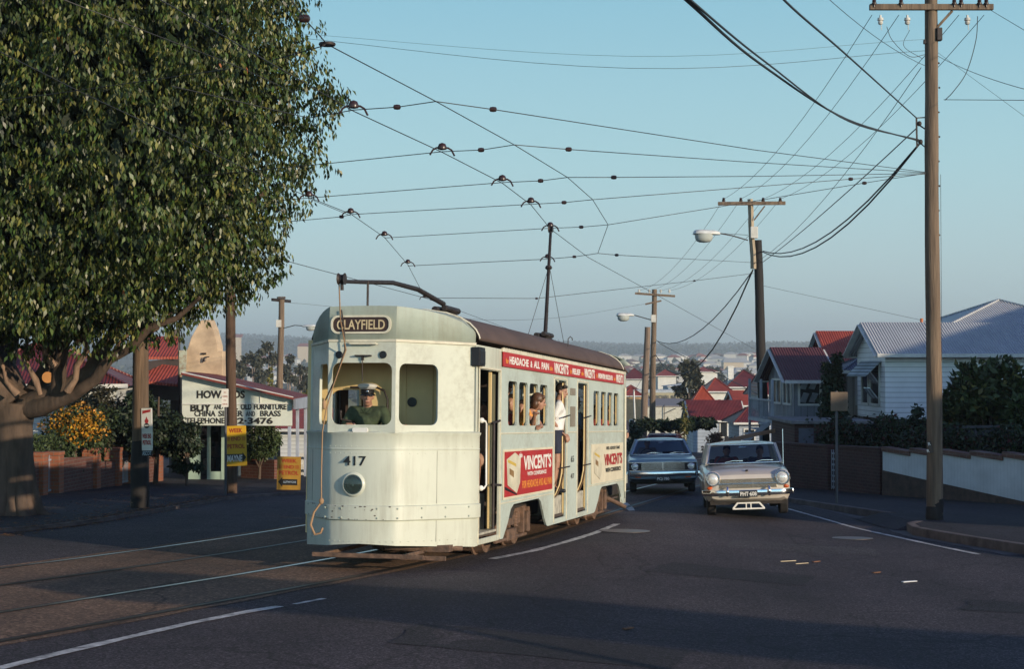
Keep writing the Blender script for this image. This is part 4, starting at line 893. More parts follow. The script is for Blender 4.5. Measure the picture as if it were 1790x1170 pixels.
# passengers
q = tside(981, 683, 1.06)
mp = dict(STAND); mp.update(chest=(0, .03, 1.26), neck=(0, .05, 1.44), head=(0, .09, 1.58), shL=(-.18, .06, 1.37), shR=(.18, .06, 1.37), elR=(.22, -.04, 1.12), wrR=(.10, .10, .95), elL=(-.22, .06, 1.1), wrL=(-.08, .16, .93))
person('dark haired man in a white T-shirt and dark shorts standing in the tram\'s middle doorway', place((.99, q.y - .10, q.z - 1.60), 80), mp, vox=.011, yaw=-15, pitch=-12, hair='short', top=M_tee, bottom=(M_navy, .62), shoes=M_black)
def sit_at(px, py, w, face, label, zoff=.80, P=SIT, **k):
    q = tside(px, py, w); q.z -= zoff; return person(label, place(q, face), P, **k)
wp = dict(SIT); wp.update(pel=(0, -.05, .14), chest=(0, .10, .44), neck=(0, .22, .60), head=(.0, .30, .71), shL=(-.17, .16, .56), shR=(.17, .16, .56), elR=(.30, .28, .40), wrR=(.50, .36, .52), elL=(-.18, .30, .36), wrL=(.06, .33, .36), hipL=(-.09, -.05, .12), hipR=(.09, -.05, .12), knL=(-.11, .12, .08), knR=(.11, .12, .08), anL=(-.11, .06, -.32), anR=(.11, .06, -.32))
q = tside(939, 703, 1.14)
person('woman with a brown bob and yellow dress leaning on the tram\'s third window', place((.86, q.y, q.z - .71), 90), wp, vox=.011, yaw=20, pitch=-14, hair='bob', hairm=M_hairb, dress=M_gold)
up = dict(SIT); up.update(elR=(.25, .12, .72), wrR=(.20, .16, .98))
sit_at(913, 712, .76, 175, 'passenger with one arm raised at the tram\'s second window', P=up, hair='short', top=M_navy, vox=.014)
sit_at(895, 702, .76, 178, 'passenger in a red top at the tram\'s foremost side window', hair='short', top=M_red2, vox=.014)
sit_at(949, 708, .74, 178, 'grey shirted passenger at the tram\'s fourth side window', hair='short', top=M_grey, vox=.014)
lp = dict(SIT); lp.update(knL=(-.10, .44, .12), anL=(-.10, .46, -.33), knR=(.09, .44, .10), anR=(.09, .50, -.33))
person('seated woman in a beige pink coat with bare legs inside the front doorway', place((.84, tside(848, 812, .84).y + .12, tside(848, 812, .84).z - .06), 195), lp, vox=.012, yaw=0, hair='bob', dress=M_pink, shoes=M_black)
q = tside(1018, 706, 1.0)
person('passenger in a straw yellow hat and pale blue shirt in the tram\'s rear middle doorway', place((.82, q.y + .10, q.z - 1.62), 40), STAND, vox=.013, yaw=-20, hair='short', top=M_blue, bottom=(M_navy, 1.8), hat='sun', shoes=M_black)
for px, py, w, f, lab, tp in ((1042, 718, .76, 176, 'red topped passenger at the fifth side window of the tram', M_red2), (1055, 722, .76, 178, 'blue shirted passenger at the sixth side window of the tram', M_blue), (1067, 720, .76, 180, 'grey shirted passenger at the seventh side window of the tram', M_grey), (1078, 720, .60, 178, 'navy clad passenger at the rearmost side window of the tram', M_navy)):
    sit_at(px, py, w, f, lab, hair='short', top=tp, vox=.016)
# ------------------------------------------------------------------ cars (local frame: x to the car's right, y forward, z up)
M_tyre = mat('tyre rubber', (.022, .02, .02), .85, 0, .2, 10)
M_lens = mat('lamp lens', (.75, .75, .72), .12, .3, .1, 30)
M_amber = mat('amber lens', (.55, .10, .02), .25)
M_plate = mat('number plate black', (.015, .015, .018), .4)
M_cabin = mat('dark car interior', (.03, .022, .02), .8)
M_cglass = glassmat('car glass', (.62, .68, .70))
def car(label, loc, head, roll, paint, st, cat='car', group=None):
    """st: shape numbers of the body; head: compass of the tail seen from the camera (degrees right of straight ahead)"""
    a = R(head); fwd = Vector((-math.sin(a), -math.cos(a), K)).normalized(); right = Vector((-math.cos(a), math.sin(a), 0))
    rr_ = Matrix.Rotation(R(roll), 3, fwd); right = rr_ @ right; up = right.cross(fwd).normalized(); right = fwd.cross(up)
    M = Matrix.Identity(4)
    for i, v in enumerate((right, fwd, up)): M[0][i], M[1][i], M[2][i] = v
    M.translation = loc
    root = thing('parked_car' if cat == 'parked car' else cat, label, cat.replace('_', ' '), M=M, group=group)
    boxy = st['boxy']; secs = []
    for y, hw, zb, zs, zt in st['stations']:
        c = zt; p = [(0, zb), (hw * .80, zb), (hw * .93, zb + .03), (hw * .985, zb + .12), (hw, (zb + zs) / 2), (hw * .985, zs - .10), (hw * .965, zs - .035), (hw * (.93 if boxy else .90), zs), (hw * .72, zs + (c - zs) * .55), (hw * .45, c - (c - zs) * .12), (0, c)]
        full = p + [(-x, z) for x, z in p[-2:0:-1]]; secs.append([Vector((x, y, z)) for x, z in full])
    mb = MB(); mb.loft(secs); o = mb.build('tmp', paint, smooth=None)
    wf, wr, rw = st['wf'], st['wr'], st['rw']
    cm = MB()
    for y in (wf, wr): cm.lathe([(rw * 1.16, -1.2), (rw * 1.16, 1.2)], 28, o=(0, y, rw * .98), ax='X')
    co = cm.build('tmp2', paint); bo = o.modifiers.new('b', 'BOOLEAN'); bo.operation = 'DIFFERENCE'; bo.object = co; bo.solver = 'EXACT'
    me = bake(o); bpy.data.objects.remove(co); body = link('body', me, [paint], root, smooth=32)
    mb = MB(); mb.box(-st['hw'] * .86, st['hw'] * .86, wr - .5, wf + .5, .22, .5); 
    for y in (wf, wr): mb.box(-st['hw'] * .62, st['hw'] * .62, y - .4, y + .4, .3, .75)
    mb.build('underside', M_under, root)
    # cabin
    zb_, zt_, bw, tw = st['beltz'], st['roofz'], st['bw'], st['tw']; yf0, yf1, yr1, yr0 = st['ws']
    mb = MB(); n = 12; s2 = []
    for k in range(9):
        y = yf1 + .03 + (yr1 - yf1 - .06) * k / 8; e = min(k, 8 - k); dz = (-.035, -.01, 0, 0, 0)[e] ; hwk = tw + (.0, .012, .018, .02, .02)[e]
        top = [Vector((hwk * t, y + (.03 if k == 0 else -.03 if k == 8 else 0) * (1 - t * t), zt_ + dz + .055 * (1 - abs(t) ** 2.6))) for t in [-1, -.95, -.85, -.6, -.3, 0, .3, .6, .85, .95, 1]]
        bot = [v - Vector((0, 0, .035)) for v in top[::-1]]; s2.append(top + bot)
    mb.loft(s2); mb.build('roof', st.get('roofm', paint), root, smooth=50)
    mb = MB(); ym = (yf1 + yr1) / 2 - .02
    for sx in (-1, 1):
        mb.bar((sx * bw, yf0, zb_), (sx * (tw - .01), yf1, zt_ - .01), .055, .05); mb.bar((sx * bw, yr0, zb_), (sx * (tw - .01), yr1, zt_ - .01), .09, .07)
        mb.bar((sx * (bw + .025), ym, zb_), (sx * (tw + .0), ym, zt_ - .01), .03, .06); mb.bar((sx * (bw + .02), yf0 - .02, zb_ - .01), (sx * (bw + .02), yr0, zb_ - .01), .03, .03)
    mb.build('pillar', paint, root, bevel=.008)
    def wsurf(y0, z0, w0, y1, z1, w1, bulge, nm):
        g = MB(); s3 = []
        for j in range(4):
            t = j / 3; s3.append([Vector(((w0 + (w1 - w0) * t) * x, y0 + (y1 - y0) * t + bulge * (1 - x * x), z0 + (z1 - z0) * t)) for x in [-1, -.75, -.5, -.25, 0, .25, .5, .75, 1]])
        g.loft(s3, closed=False, caps=False); g.build(nm, M_cglass, root, smooth=60)
        t = MB(); e = .006; lo, hi = s3[0], s3[-1]; off = Vector((0, .012 if bulge > 0 else -.012, .004))
        t.tube([p + off for p in lo], .011, 6); t.tube([p + off for p in hi], .011, 6); t.tube([lo[0] + off, hi[0] + off], .011, 6); t.tube([lo[-1] + off, hi[-1] + off], .011, 6); t.build('window_trim', M_chrome, root, smooth=60)
    wsurf(yf0 - .0, zb_ + .01, bw - .02, yf1 + .01, zt_ - .015, tw - .03, .10, 'windscreen'); wsurf(yr0, zb_ + .02, bw - .03, yr1, zt_ - .02, tw - .04, -.08, 'rear_window')
    for sx in (-1, 1):
        g = MB(); g.add([(sx * (bw + .01), yf0 - .06, zb_), (sx * (tw - .005), yf1 - .03, zt_ - .02), (sx * (tw - .005), yr1 + .03, zt_ - .02), (sx * (bw + .01), yr0 + .04, zb_)], [(0, 1, 2, 3)]); g.build('side_window', M_cglass, root)
    mb = MB()
    for y0_ in (yf1 - .55, yr1 + .1):
        for sx in (-1, 1): x0, x1 = sorted((sx * .08, sx * .62)); mb.box(x0, x1, y0_ - .12, y0_ + .0, .45, zb_ + .06); mb.box(x0, x1, y0_, y0_ + .45, .38, .52)
    mb.box(-bw + .05, bw - .05, yr0 + .05, yf0 - .05, .30, .34); mb.box(-bw + .06, bw - .06, yf0 - .22, yf0 - .06, zb_ - .16, zb_ - .02); mb.build('seats', M_cabin, root, bevel=.02)
    mb = MB(); mb.M = Matrix.Translation((.34, yf0 - .38, zb_ - .02)) @ Matrix.Rotation(R(-62), 4, 'X'); mb.tube([(.19 * math.cos(k * math.pi / 9), .19 * math.sin(k * math.pi / 9), 0) for k in range(19)], .012, 6); mb.tube([(-.18, 0, 0), (.18, 0, 0)], .009, 5); mb.build('steering_wheel', M_black, root, smooth=60)
    mb = MB(); mb.ell((.0, yf1 + .02, zt_ - .075), (.10, .015, .03), 14, 8); mb.build('rear_view_mirror', M_chrome, root, smooth=60)
    mb = MB()
    for x0 in st.get('wip', (.38, -.22)): mb.tube([(x0, yf0 + .05, zb_ + .03), (x0 - .15, yf0 + .06, zb_ + .06), (x0 - .36, yf0 + .045, zb_ + .055)], .008, 5)
    mb.build('windscreen_wipers', M_chrome, root, smooth=60)
    for y in (wf, wr):
        for sx in (-1, 1):
            x = sx * (st['hw'] - .15); w = MB(); w.lathe([(rw * .62, -.08), (rw * .93, -.085), (rw, -.06), (rw, .06), (rw * .93, .085), (rw * .62, .08)], 32, o=(x, y, rw), ax='X'); t_ = w.build('wheel', M_tyre, root, smooth=35)
            w = MB(); w.lathe([(rw * .64, sx * .05), (rw * .62, sx * .075), (rw * .5, sx * .055), (rw * .36, sx * .07), (rw * .2, sx * .085), (.01, sx * .09)], 24, o=(x, y, rw), ax='X'); w.build('hub_cap', M_chrome, t_, smooth=40)
    return root
def austin(label, loc, head, roll, paint):
    st = dict(boxy=False, hw=.85, wf=1.42, wr=-1.27, rw=.305, beltz=.985, roofz=1.375, bw=.745, tw=.67, ws=(.88, .42, -1.05, -1.52),
              stations=[(2.05, .62, .40, .70, .72), (2.02, .74, .33, .775, .80), (1.9, .815, .27, .83, .865), (1.6, .84, .25, .87, .915), (1.2, .85, .24, .90, .955), (.86, .85, .24, .93, .995), (.3, .855, .24, .945, .975), (-.6, .855, .24, .945, .975), (-1.5, .85, .25, .94, .98), (-1.85, .81, .29, .88, .92), (-2.05, .72, .36, .80, .82)])
    root = car(label, loc, head, roll, paint, st)
    for sx in (-1, 1):
        mb = MB(); s4 = []
        for y, r_ in ((.95, .03), (1.25, .075), (1.6, .12), (1.85, .145), (1.98, .155), (2.05, .150), (2.075, .138)):
            s4.append([Vector((sx * .665 + r_ * math.cos(k * math.pi / 8), y, .735 + (1.95 - y) * .11 + r_ * math.sin(k * math.pi / 8))) for k in range(16)])
        mb.loft(s4); mb.build('headlamp_pod', paint, root, smooth=50)
        c = Vector((sx * .665, 2.075, .725)); mb = MB(); mb.lathe([(.138, -.01), (.140, .012), (.128, .03), (.112, .03), (.108, .012)], 28, o=c, ax='Y'); h = mb.build('headlamp', M_chrome, root, smooth=35)
        mb = MB(); mb.lathe([(.108, .012), (.09, .035), (.05, .05), (.005, .055)], 24, o=c, ax='Y'); mb.build('lens', M_lens, h, smooth=60)
        mb = MB(); mb.ell((sx * .735, 2.03, .555), (.055, .03, .032), 12, 8); mb.build('indicator', M_amber, root, smooth=60)
        mb = MB(); mb.tube([(sx * .40, 2.13, .40), (sx * .40, 2.165, .46), (sx * .40, 2.15, .53), (sx * .40, 2.12, .56)], .03, 10, squash=.8); mb.build('overrider', M_chrome, root, smooth=60)
    mb = MB(); P = [Vector((x, 2.115 - .10 * abs(x / .86) ** 3 - (.12 if abs(x) > .84 else 0), .455)) for x in (-.88, -.85, -.75, -.6, -.3, 0, .3, .6, .75, .85, .88)]
    mb.loft([[p + Vector((0, d, z)) for d, z in ((-.03, -.055), (.01, -.05), (.022, 0), (.01, .05), (-.03, .055))] for p in P]); mb.build('bumper', M_chrome, root, smooth=50)
    mb = MB(); mb.prism([(-.56, 2.035, .54), (.56, 2.035, .54), (.535, 2.04, .72), (-.535, 2.04, .72)], (0, .02, 0)); g = mb.build('grille', mat('grille tan', (.30, .22, .13), .35, .5), root, bevel=.004)
    mb = MB()
    for k in range(9): z = .555 + k * .018; mb.box(-.55, .55, 2.058, 2.066, z, z + .006)
    mb.build('grille_bars', M_chrome, g)
    mb = MB(); mb.box(-.60, .60, 2.06, 2.078, .618, .642); mb.box(-.10, .10, 2.078, 2.085, .612, .648); mb.build('grille_strip', M_chrome, g, bevel=.004)
    mb = MB(); mb.box(-.175, .175, 2.15, 2.16, .37, .50); pl = mb.build('number_plate', M_plate, root, bevel=.005)
    text('lettering', 'PHT·608', frame((0, 2.163, .395), (-1, 0, 0), (0, 0, 1)), M_white, pl, h=.08, w=.31, bold=.02, t=.001)
    mb = MB(); T_ = [(-.31, .13), (.31, .13), (.24, .25), (-.24, .25)]
    mb.bar((-.31, 2.0, .14), (.31, 2.0, .14), .02, .03); mb.bar((-.22, 2.0, .25), (.22, 2.0, .25), .02, .03); mb.bar((-.30, 2.0, .145), (-.21, 2.0, .25), .03, .035); mb.bar((.30, 2.0, .145), (.21, 2.0, .25), .03, .035)
    for x in (-.045, .045): mb.bar((x, 2.0, .15), (x, 2.0, .24), .025, .022)
    mb.build('skid_guard', M_white, root, bevel=.005)
    mb = MB(); mb.ell((0, 1.9, .875), (.03, .06, .018), 10, 6); mb.build('bonnet_badge', M_iron, root, smooth=60)
    mb = MB(); mb.tube([(-.78, .92, .94), (-.80, .90, 1.65)], .006, 5); mb.ell((-.78, .92, .94), (.02, .02, .015)); mb.build('aerial', M_chrome, root, smooth=60)
    mb = MB(); mb.tube([(.86, -1.9, .66), (.862, 1.5, .68)], .008, 6); mb.tube([(-.86, -1.9, .66), (-.862, 1.5, .68)], .008, 6); mb.build('side_trim', M_chrome, root)
    return root
def boxy(label, loc, head, roll, paint, plate_, cat='car', group=None):
    st = dict(boxy=True, hw=.89, wf=1.40, wr=-1.42, rw=.32, beltz=.93, roofz=1.315, bw=.77, tw=.62, ws=(.70, .18, -1.10, -1.55),
              stations=[(2.30, .80, .42, .80, .81), (2.27, .87, .36, .84, .855), (1.9, .89, .27, .865, .90), (1.2, .89, .25, .885, .93), (.68, .89, .25, .90, .94), (-.4, .895, .25, .905, .93), (-1.55, .89, .26, .90, .94), (-2.1, .87, .3, .86, .88), (-2.3, .82, .38, .80, .81)])
    root = car(label, loc, head, roll, paint, st, cat, group)
    mb = MB(); mb.box(-.84, .84, 2.285, 2.305, .575, .765); g = mb.build('grille', M_iron, root, bevel=.006)
    mb = MB()
    for k in range(7): z = .592 + k * .024; mb.box(-.54, .54, 2.305, 2.314, z, z + .008)
    mb.box(-.84, .84, 2.30, 2.316, .762, .776); mb.box(-.84, .84, 2.30, 2.316, .566, .578); mb.box(-.012, .012, 2.305, 2.32, .58, .765); mb.build('grille_bars', M_chrome, g)
    for sx in (-1, 1):
        c = Vector((sx * .70, 2.305, .67)); mb = MB(); mb.lathe([(.088, -.01), (.09, .012), (.08, .02), (.074, .008)], 24, o=c, ax='Y'); h = mb.build('headlamp', M_chrome, root, smooth=35)
        mb = MB(); mb.lathe([(.075, .006), (.05, .02), (.005, .026)], 20, o=c, ax='Y'); mb.build('lens', M_lens, h, smooth=60)
        mb = MB(); mb.box(sx * .62 - .07, sx * .62 + .07, 2.30, 2.33, .39, .42); mb.build('indicator', M_amber, root, bevel=.005)
    mb = MB(); P = [Vector((x, 2.35 - .05 * abs(x / .9) ** 4 - (.14 if abs(x) > .88 else 0), .49)) for x in (-.91, -.885, -.8, -.5, 0, .5, .8, .885, .91)]
    mb.loft([[p + Vector((0, d, z)) for d, z in ((-.04, -.06), (.01, -.055), (.02, 0), (.01, .05), (-.04, .055))] for p in P]); mb.build('bumper', M_chrome, root, smooth=40)
    mb = MB(); mb.box(-.18, .18, 2.345, 2.355, .31, .42); pl = mb.build('number_plate', M_plate, root, bevel=.004)
    if plate_: text('lettering', plate_, frame((0, 2.358, .335), (-1, 0, 0), (0, 0, 1)), M_white, pl, h=.07, w=.30, bold=.02, t=.001)
    mb = MB(); mb.tube([(.90, .55, .93), (1.0, .52, .99)], .01, 6); mb.ell((1.0, .52, 1.0), (.055, .02, .04)); mb.build('door_mirror', M_chrome, root, smooth=60)
    return root
M_champ = mat('champagne grey car paint', (.60, .54, .46), .28, .15, .04, 3, coat=.6)
M_ltbl = mat('pale blue car paint', (.22, .30, .38), .3, .1, .04, 3, coat=.5)
def groundpt(x, y):
    w, u = xy2wu(x, y); return Vector((x, y, G(x, y) + camber(w)))
c1 = groundpt(4.62, 31.05)
austin('rounded champagne sedan with plate PHT·608 and its headlamps lit by the sun', c1 + Vector((.16, 1.3, .0)), 5.5, 2.2, M_champ)
c2 = groundpt(3.86, 40.2)
boxy('pale blue flat fronted sedan following behind the champagne car', c2 + Vector((.08, 1.2, 0)), 4.0, 1.2, M_ltbl, 'PCJ·780')
boxy('red parked car half hidden under the dark spreading tree far down the street', groundpt(6.75, 70), 12, 0, mat('faded red car paint', (.30, .03, .02), .35, 0, .05), None, 'parked car')
def carseat(label, carloc, head, x, y, top, **k):
    a = R(head); fwd = Vector((-math.sin(a), -math.cos(a), K)).normalized(); right = Vector((-math.cos(a), math.sin(a), 0)); up = right.cross(fwd); M = Matrix.Identity(4)
    for i, v in enumerate((right, fwd, up)): M[0][i], M[1][i], M[2][i] = v
    M.translation = Vector(carloc) + right * x + fwd * y + up * .47
    P = dict(SIT); P.update(elL=(-.24, .14, .36), wrL=(-.10, .36, .44), elR=(.24, .14, .36), wrR=(.12, .36, .44), knL=(-.11, .40, .16), knR=(.11, .40, .16), anL=(-.11, .62, -.12), anR=(.11, .62, -.12), pel=(0, 0, .08), head=(0, .03, .74), neck=(0, 0, .60))
    return person(label, M, P, vox=.016, hair='short', top=top, **k)
cl = c1 + Vector((.16, 1.3, 0))
carseat('driver of the champagne sedan, in a red top', cl, 5.5, .34, -.12, M_red2)
carseat('dark haired front passenger of the champagne sedan', cl, 5.5, -.34, -.12, M_navy)
carseat('driver at the wheel of the pale blue sedan', c2 + Vector((.08, 1.2, 0)), 4, .36, -.35, M_grey)
# ------------------------------------------------------------------ poles
M_pole = mat('weathered timber pole', (.19, .135, .09), .9, 0, .25, 2.2, bump=.8, bscale=8, stretch=(6, 6, .35), tint=(.08, .058, .042))
M_poleD = mat('dark tarred timber', (.018, .015, .014), .8, 0, .2, 3, bump=.4, stretch=(5, 5, .4))
M_ins = mat('brown porcelain', (.04, .02, .018), .3)
M_inw = mat('white porcelain', (.6, .58, .52), .3)
M_lamp = mat('white lamp housing', (.62, .64, .62), .4)
M_wire = mat('black wire', (.02, .02, .022), .6)
def pole_mesh(base, top, r0, r1, n=20):
    mb = MB(); base = Vector(base); top = Vector(top); pts = []; rs = []
    for i in range(13):
        t = i / 12; p = base.lerp(top, t); pts.append(p + Vector((.012 * math.sin(t * 9), .012 * math.cos(t * 7), 0))); rs.append(r0 + (r1 - r0) * t + .004 * math.sin(t * 31))
    mb.tube(pts, rs, n); return mb
def insul(mb, p, s=1.0, mi=0, up=1):
    mb.lathe([(.018 * s, 0), (.02 * s, .05 * s * up), (.05 * s, .05 * s * up), (.055 * s, .09 * s * up), (.035 * s, .1 * s * up), (.045 * s, .13 * s * up), (.03 * s, .16 * s * up), (.005, .165 * s * up)], 10, mi, o=p)
def luminaire(parent, p, d, s=1.0):
    """street lamp head at p, pointing along d (unit)"""
    d = Vector(d).normalized(); M = frame(p, d, Vector((0, 0, 1)).cross(d)); M2 = frame(Vector(p), d, (Vector((0, 0, 1)).cross(d)))
    mb = MB(); mb.M = M2; L = .62 * s
    mb.loft([[Vector((x, w * math.cos(k * math.pi / 8) * s, (h * math.sin(k * math.pi / 8) if math.sin(k * math.pi / 8) > 0 else .03 * math.sin(k * math.pi / 8)) * s)) for k in range(16)] for x, w, h in ((0, .06, .05), (.1 * s, .11, .09), (.3 * s, .17, .10), (.5 * s, .19, .11), (L, .17, .09), (L + .04 * s, .1, .05))])
    h = mb.build('lamp_head', M_lamp, parent, smooth=50)
    mb = MB(); mb.M = M2; mb.loft([[Vector((.40 * s + r * math.cos(k * math.pi / 8) * 1.25 * s, r * math.sin(k * math.pi / 8) * s, z * s)) for k in range(16)] for r, z in ((.185, -.01), (.18, -.10), (.16, -.17), (.1, -.21), (.02, -.22))]); mb.build('lamp_bowl', mat('milky lamp glass', (.42, .45, .42), .15, 0, .05), h, smooth=60)
# big pole on the right
pb = onplane(1634, 912); pt_ = at(1626, -90, pb.y - .1)
t = thing('power_pole', 'tall weathered timber power pole at the right kerb, its crossarm at the top edge', 'power pole')
pole_mesh(pb - Vector((0, 0, .2)), pt_, .152, .112).build('pole', M_pole, t, smooth=60)
b = pole_mesh(pb - Vector((0, 0, .2)), pb + Vector((0, 0, .42)), .158, .156).build('tarred_foot', M_poleD, t, smooth=60)
YR = pb.y
def xa(mb, px0, px1, py, Y, d=.0, th=.11, dep=.09):
    a = at(px0, py, Y - dep); c = at(px1, py + d, Y - dep); mb.bar(a, c, dep, th); return a, c
mb = MB(); A1, B1 = xa(mb, 1520, 1736, 12, YR - .1); mb.bar(at(1665, 18, YR - .17), at(1636, 50, YR - .17), .02, .05); ca = mb.build('crossarm', M_pole, t, bevel=.008)
mb = MB()
for px in (1528, 1575, 1668, 1680, 1712, 1724): mb = MB(); insul(mb, at(px, 12, YR - .24), .9); mb.build('insulator', M_ins, ca, smooth=40)
mb = MB()
for px in (1539, 1586, 1691): mb = MB(); insul(mb, at(px, 26, YR - .25), 1.1, up=-1); mb.tube([at(px + 1, 34, YR - .25), at(px + 2, 52, YR - .25)], .008, 5); mb.build('fuse_insulator', M_inw, ca, smooth=40)
mb = MB(); mb.box(*(lambda p: (p.x - .04, p.x + .06, p.y - .08, p.y + .05, p.z - .1, p.z + .14))(at(1640, 62, YR - .15))); mb.box(*(lambda p: (p.x - .17, p.x + .1, p.y - .03, p.y + .03, p.z - .05, p.z + .03))(at(1630, 72, YR - .1))); mb.build('switch_box', M_iron, t, bevel=.01)
mb = MB(); mb.bar(at(1602, 206, YR - .1), at(1603, 258, YR - .1), .02, .03); mb.bar(at(1602, 206, YR - .1), at(1620, 205, YR), .02, .02); mb.ell(at(1607, 216, YR - .1), (.045, .045, .05)); mb.ell(at(1609, 248, YR - .1), (.045, .045, .05)); mb.tube([at(1609, 220, YR), at(1618, 226, YR), at(1620, 260, YR), at(1609, 250, YR)], .015, 6); mb.build('wire_bracket', M_iron, t)
mb = MB(); mb.tube([pb + Vector((.13, -.07, 3)), pb + Vector((.13, -.06, 6.5))], .004, 4)
for k in range(14): q = at(1641 + (k % 2), 110 + k * 43, YR - .02); mb.ell(q, (.02, .02, .02), 6, 4)
mb.build('climbing_studs', M_iron, t)
fr = frame(at(1626, 782, YR - .17), (.97, 0, .22), (-.22, 0, .97)); tg = plate('number_tag', [(-.04, -.11), (.04, -.11), (.04, .11), (-.04, .11)], [], .006, fr, M_ins, t)
text('lettering', 'R', frame(at(1625, 779, YR - .18), (.97, 0, .22), (-.22, 0, .97)), M_white, tg, h=.06, w=.045, bold=.02); text('lettering', 'R', frame(at(1623, 791, YR - .18), (.97, 0, .22), (-.22, 0, .97)), M_white, tg, h=.06, w=.045, bold=.02)
# second pole with a street lamp
Y2 = 57
t2 = thing('power_pole', 'dark timber pole with a pale upper post, crossarm and street lamp behind the champagne car', 'power pole')
b2 = at(1338, 831, Y2); pole_mesh(b2, at(1324, 420, Y2), .20, .155).build('pole', M_poleD, t2, smooth=60)
mb = pole_mesh(at(1317, 470, Y2 - .28), at(1311, 348, Y2 - .28), .105, .10, 4); mb.build('upper_post', mat('pale bleached timber', (.40, .32, .22), .85, 0, .2, 4, stretch=(6, 6, .5)), t2)
mb = MB(); xa(mb, 1255, 1373, 356, Y2 - .3, -1, .13); mb.bar(at(1337, 360, Y2 - .4), at(1318, 385, Y2 - .4), .03, .05); ca = mb.build('crossarm', M_pole, t2, bevel=.01)
mb = MB()
for px in (1265, 1295, 1334, 1364): mb = MB(); insul(mb, at(px, 355, Y2 - .38), 1.2); mb.build('insulator', M_ins, ca, smooth=40)
mb = MB(); mb.box(*(lambda p: (p.x - .13, p.x + .13, p.y - .1, p.y + .1, p.z - .2, p.z + .22))(at(1318, 407, Y2 - .42))); mb.build('fuse_box', M_inw, t2, bevel=.01)
mb = MB(); mb.tube([at(1307, 420, Y2 - .3), at(1280, 412, Y2 - .6), at(1258, 408, Y2 - .8)], .022, 8); mb.tube([at(1307, 411, Y2 - .3), at(1262, 408, Y2 - .8)], .008, 5); mb.build('lamp_arm', M_iron, t2, smooth=60)
luminaire(t2, at(1258, 409, Y2 - .8), (-1, -.1, 0), 1.45)
# far pair on the right
Y3 = 95
t3 = thing('power_pole', 'brown timber pole with crossarm and small street lamp beyond the tram\'s rear end', 'power pole')
pole_mesh(at(1139, 800, Y3), at(1144, 506, Y3), .20, .15).build('pole', M_pole, t3, smooth=60)
mb = MB(); xa(mb, 1110, 1180, 513, Y3 - .1, 5, .13); mb.bar(at(1128, 532, Y3 - .2), at(1156, 526, Y3 - .2), .08, .1); ca = mb.build('crossarm', M_pole, t3)
mb = MB()
for px in (1117, 1135, 1155, 1170): mb = MB(); insul(mb, at(px, 513, Y3 - .2), 1.5); mb.build('insulator', M_inw, ca)
mb = MB(); mb.box(*(lambda p: (p.x - .14, p.x + .14, p.y - .2, p.y + .1, p.z - .2, p.z + .25))(at(1142, 558, Y3 - .1))); mb.build('fuse_box', M_inw, t3)
mb = MB(); mb.tube([at(1140, 560, Y3), at(1108, 551, Y3 - .3)], .03, 6); mb.build('lamp_arm', M_iron, t3)
luminaire(t3, at(1108, 552, Y3 - .3), (-1, -.1, 0), 1.6)
t4 = thing('timber_pole', 'plain grey brown timber pole standing just left of the far crossarm pole', 'timber pole')
pole_mesh(at(1123, 800, Y3 - 6), at(1132, 572, Y3 - 6), .21, .165).build('pole', mat('grey brown timber', (.22, .16, .12), .9, 0, .2, 2, stretch=(6, 6, .4)), t4, smooth=60)
# left poles
l1 = onplane(243, 893); t5 = thing('timber_pole', 'thick timber pole with tarred lower half carrying the white petrol sign', 'timber pole')
pole_mesh(l1 - Vector((0, 0, .2)), at(252, 300, l1.y), .178, .12).build('pole', mat('shade darkened timber', (.15, .10, .065), .9, 0, .25, 2.2, bump=.8, bscale=8, stretch=(6, 6, .35)), t5, smooth=60)  # darker copy of the pole timber, its shade put into the colour
pole_mesh(l1 - Vector((0, 0, .2)), at(247.5, 713, l1.y), .186, .163).build('tarred_foot', M_poleD, t5, smooth=60)
l2 = onplane(405, 867); t6 = thing('timber_pole', 'brown timber pole behind the yellow MAYNE sign at the left kerb', 'timber pole')
pole_mesh(l2 - Vector((0, 0, .2)), at(403, 300, l2.y), .125, .11).build('pole', mat('red brown timber', (.10, .06, .038), .9, 0, .25, 2.2, bump=.8, bscale=8, stretch=(6, 6, .35)), t6, smooth=60)
Y7 = 66; t7 = thing('power_pole', 'timber pole with crossarm and street lamp seen left of the tram\'s front', 'power pole')
pole_mesh(at(487, 815, Y7), at(492, 522, Y7), .155, .12).build('pole', M_pole, t7, smooth=60)
mb = MB(); mb.bar(at(476, 524, Y7 - .5), at(507, 527, Y7 + .8), .1, .12); mb.bar(at(485, 521, Y7 - .1), at(498, 521, Y7), .3, .1); mb.build('crossarm', M_iron, t7)
mb = MB(); mb.box(*(lambda p: (p.x - .1, p.x + .1, p.y - .2, p.y, p.z - .15, p.z + .15))(at(488, 566, Y7 - .1))); mb.build('fuse_box', M_inw, t7)
mb = MB(); mb.tube([at(492, 575, Y7), at(515, 569, Y7 - .4), at(530, 570, Y7 - .6)], .018, 6); mb.build('lamp_arm', M_iron, t7)
luminaire(t7, at(529, 571, Y7 - .6), (1, -.15, 0), .85)
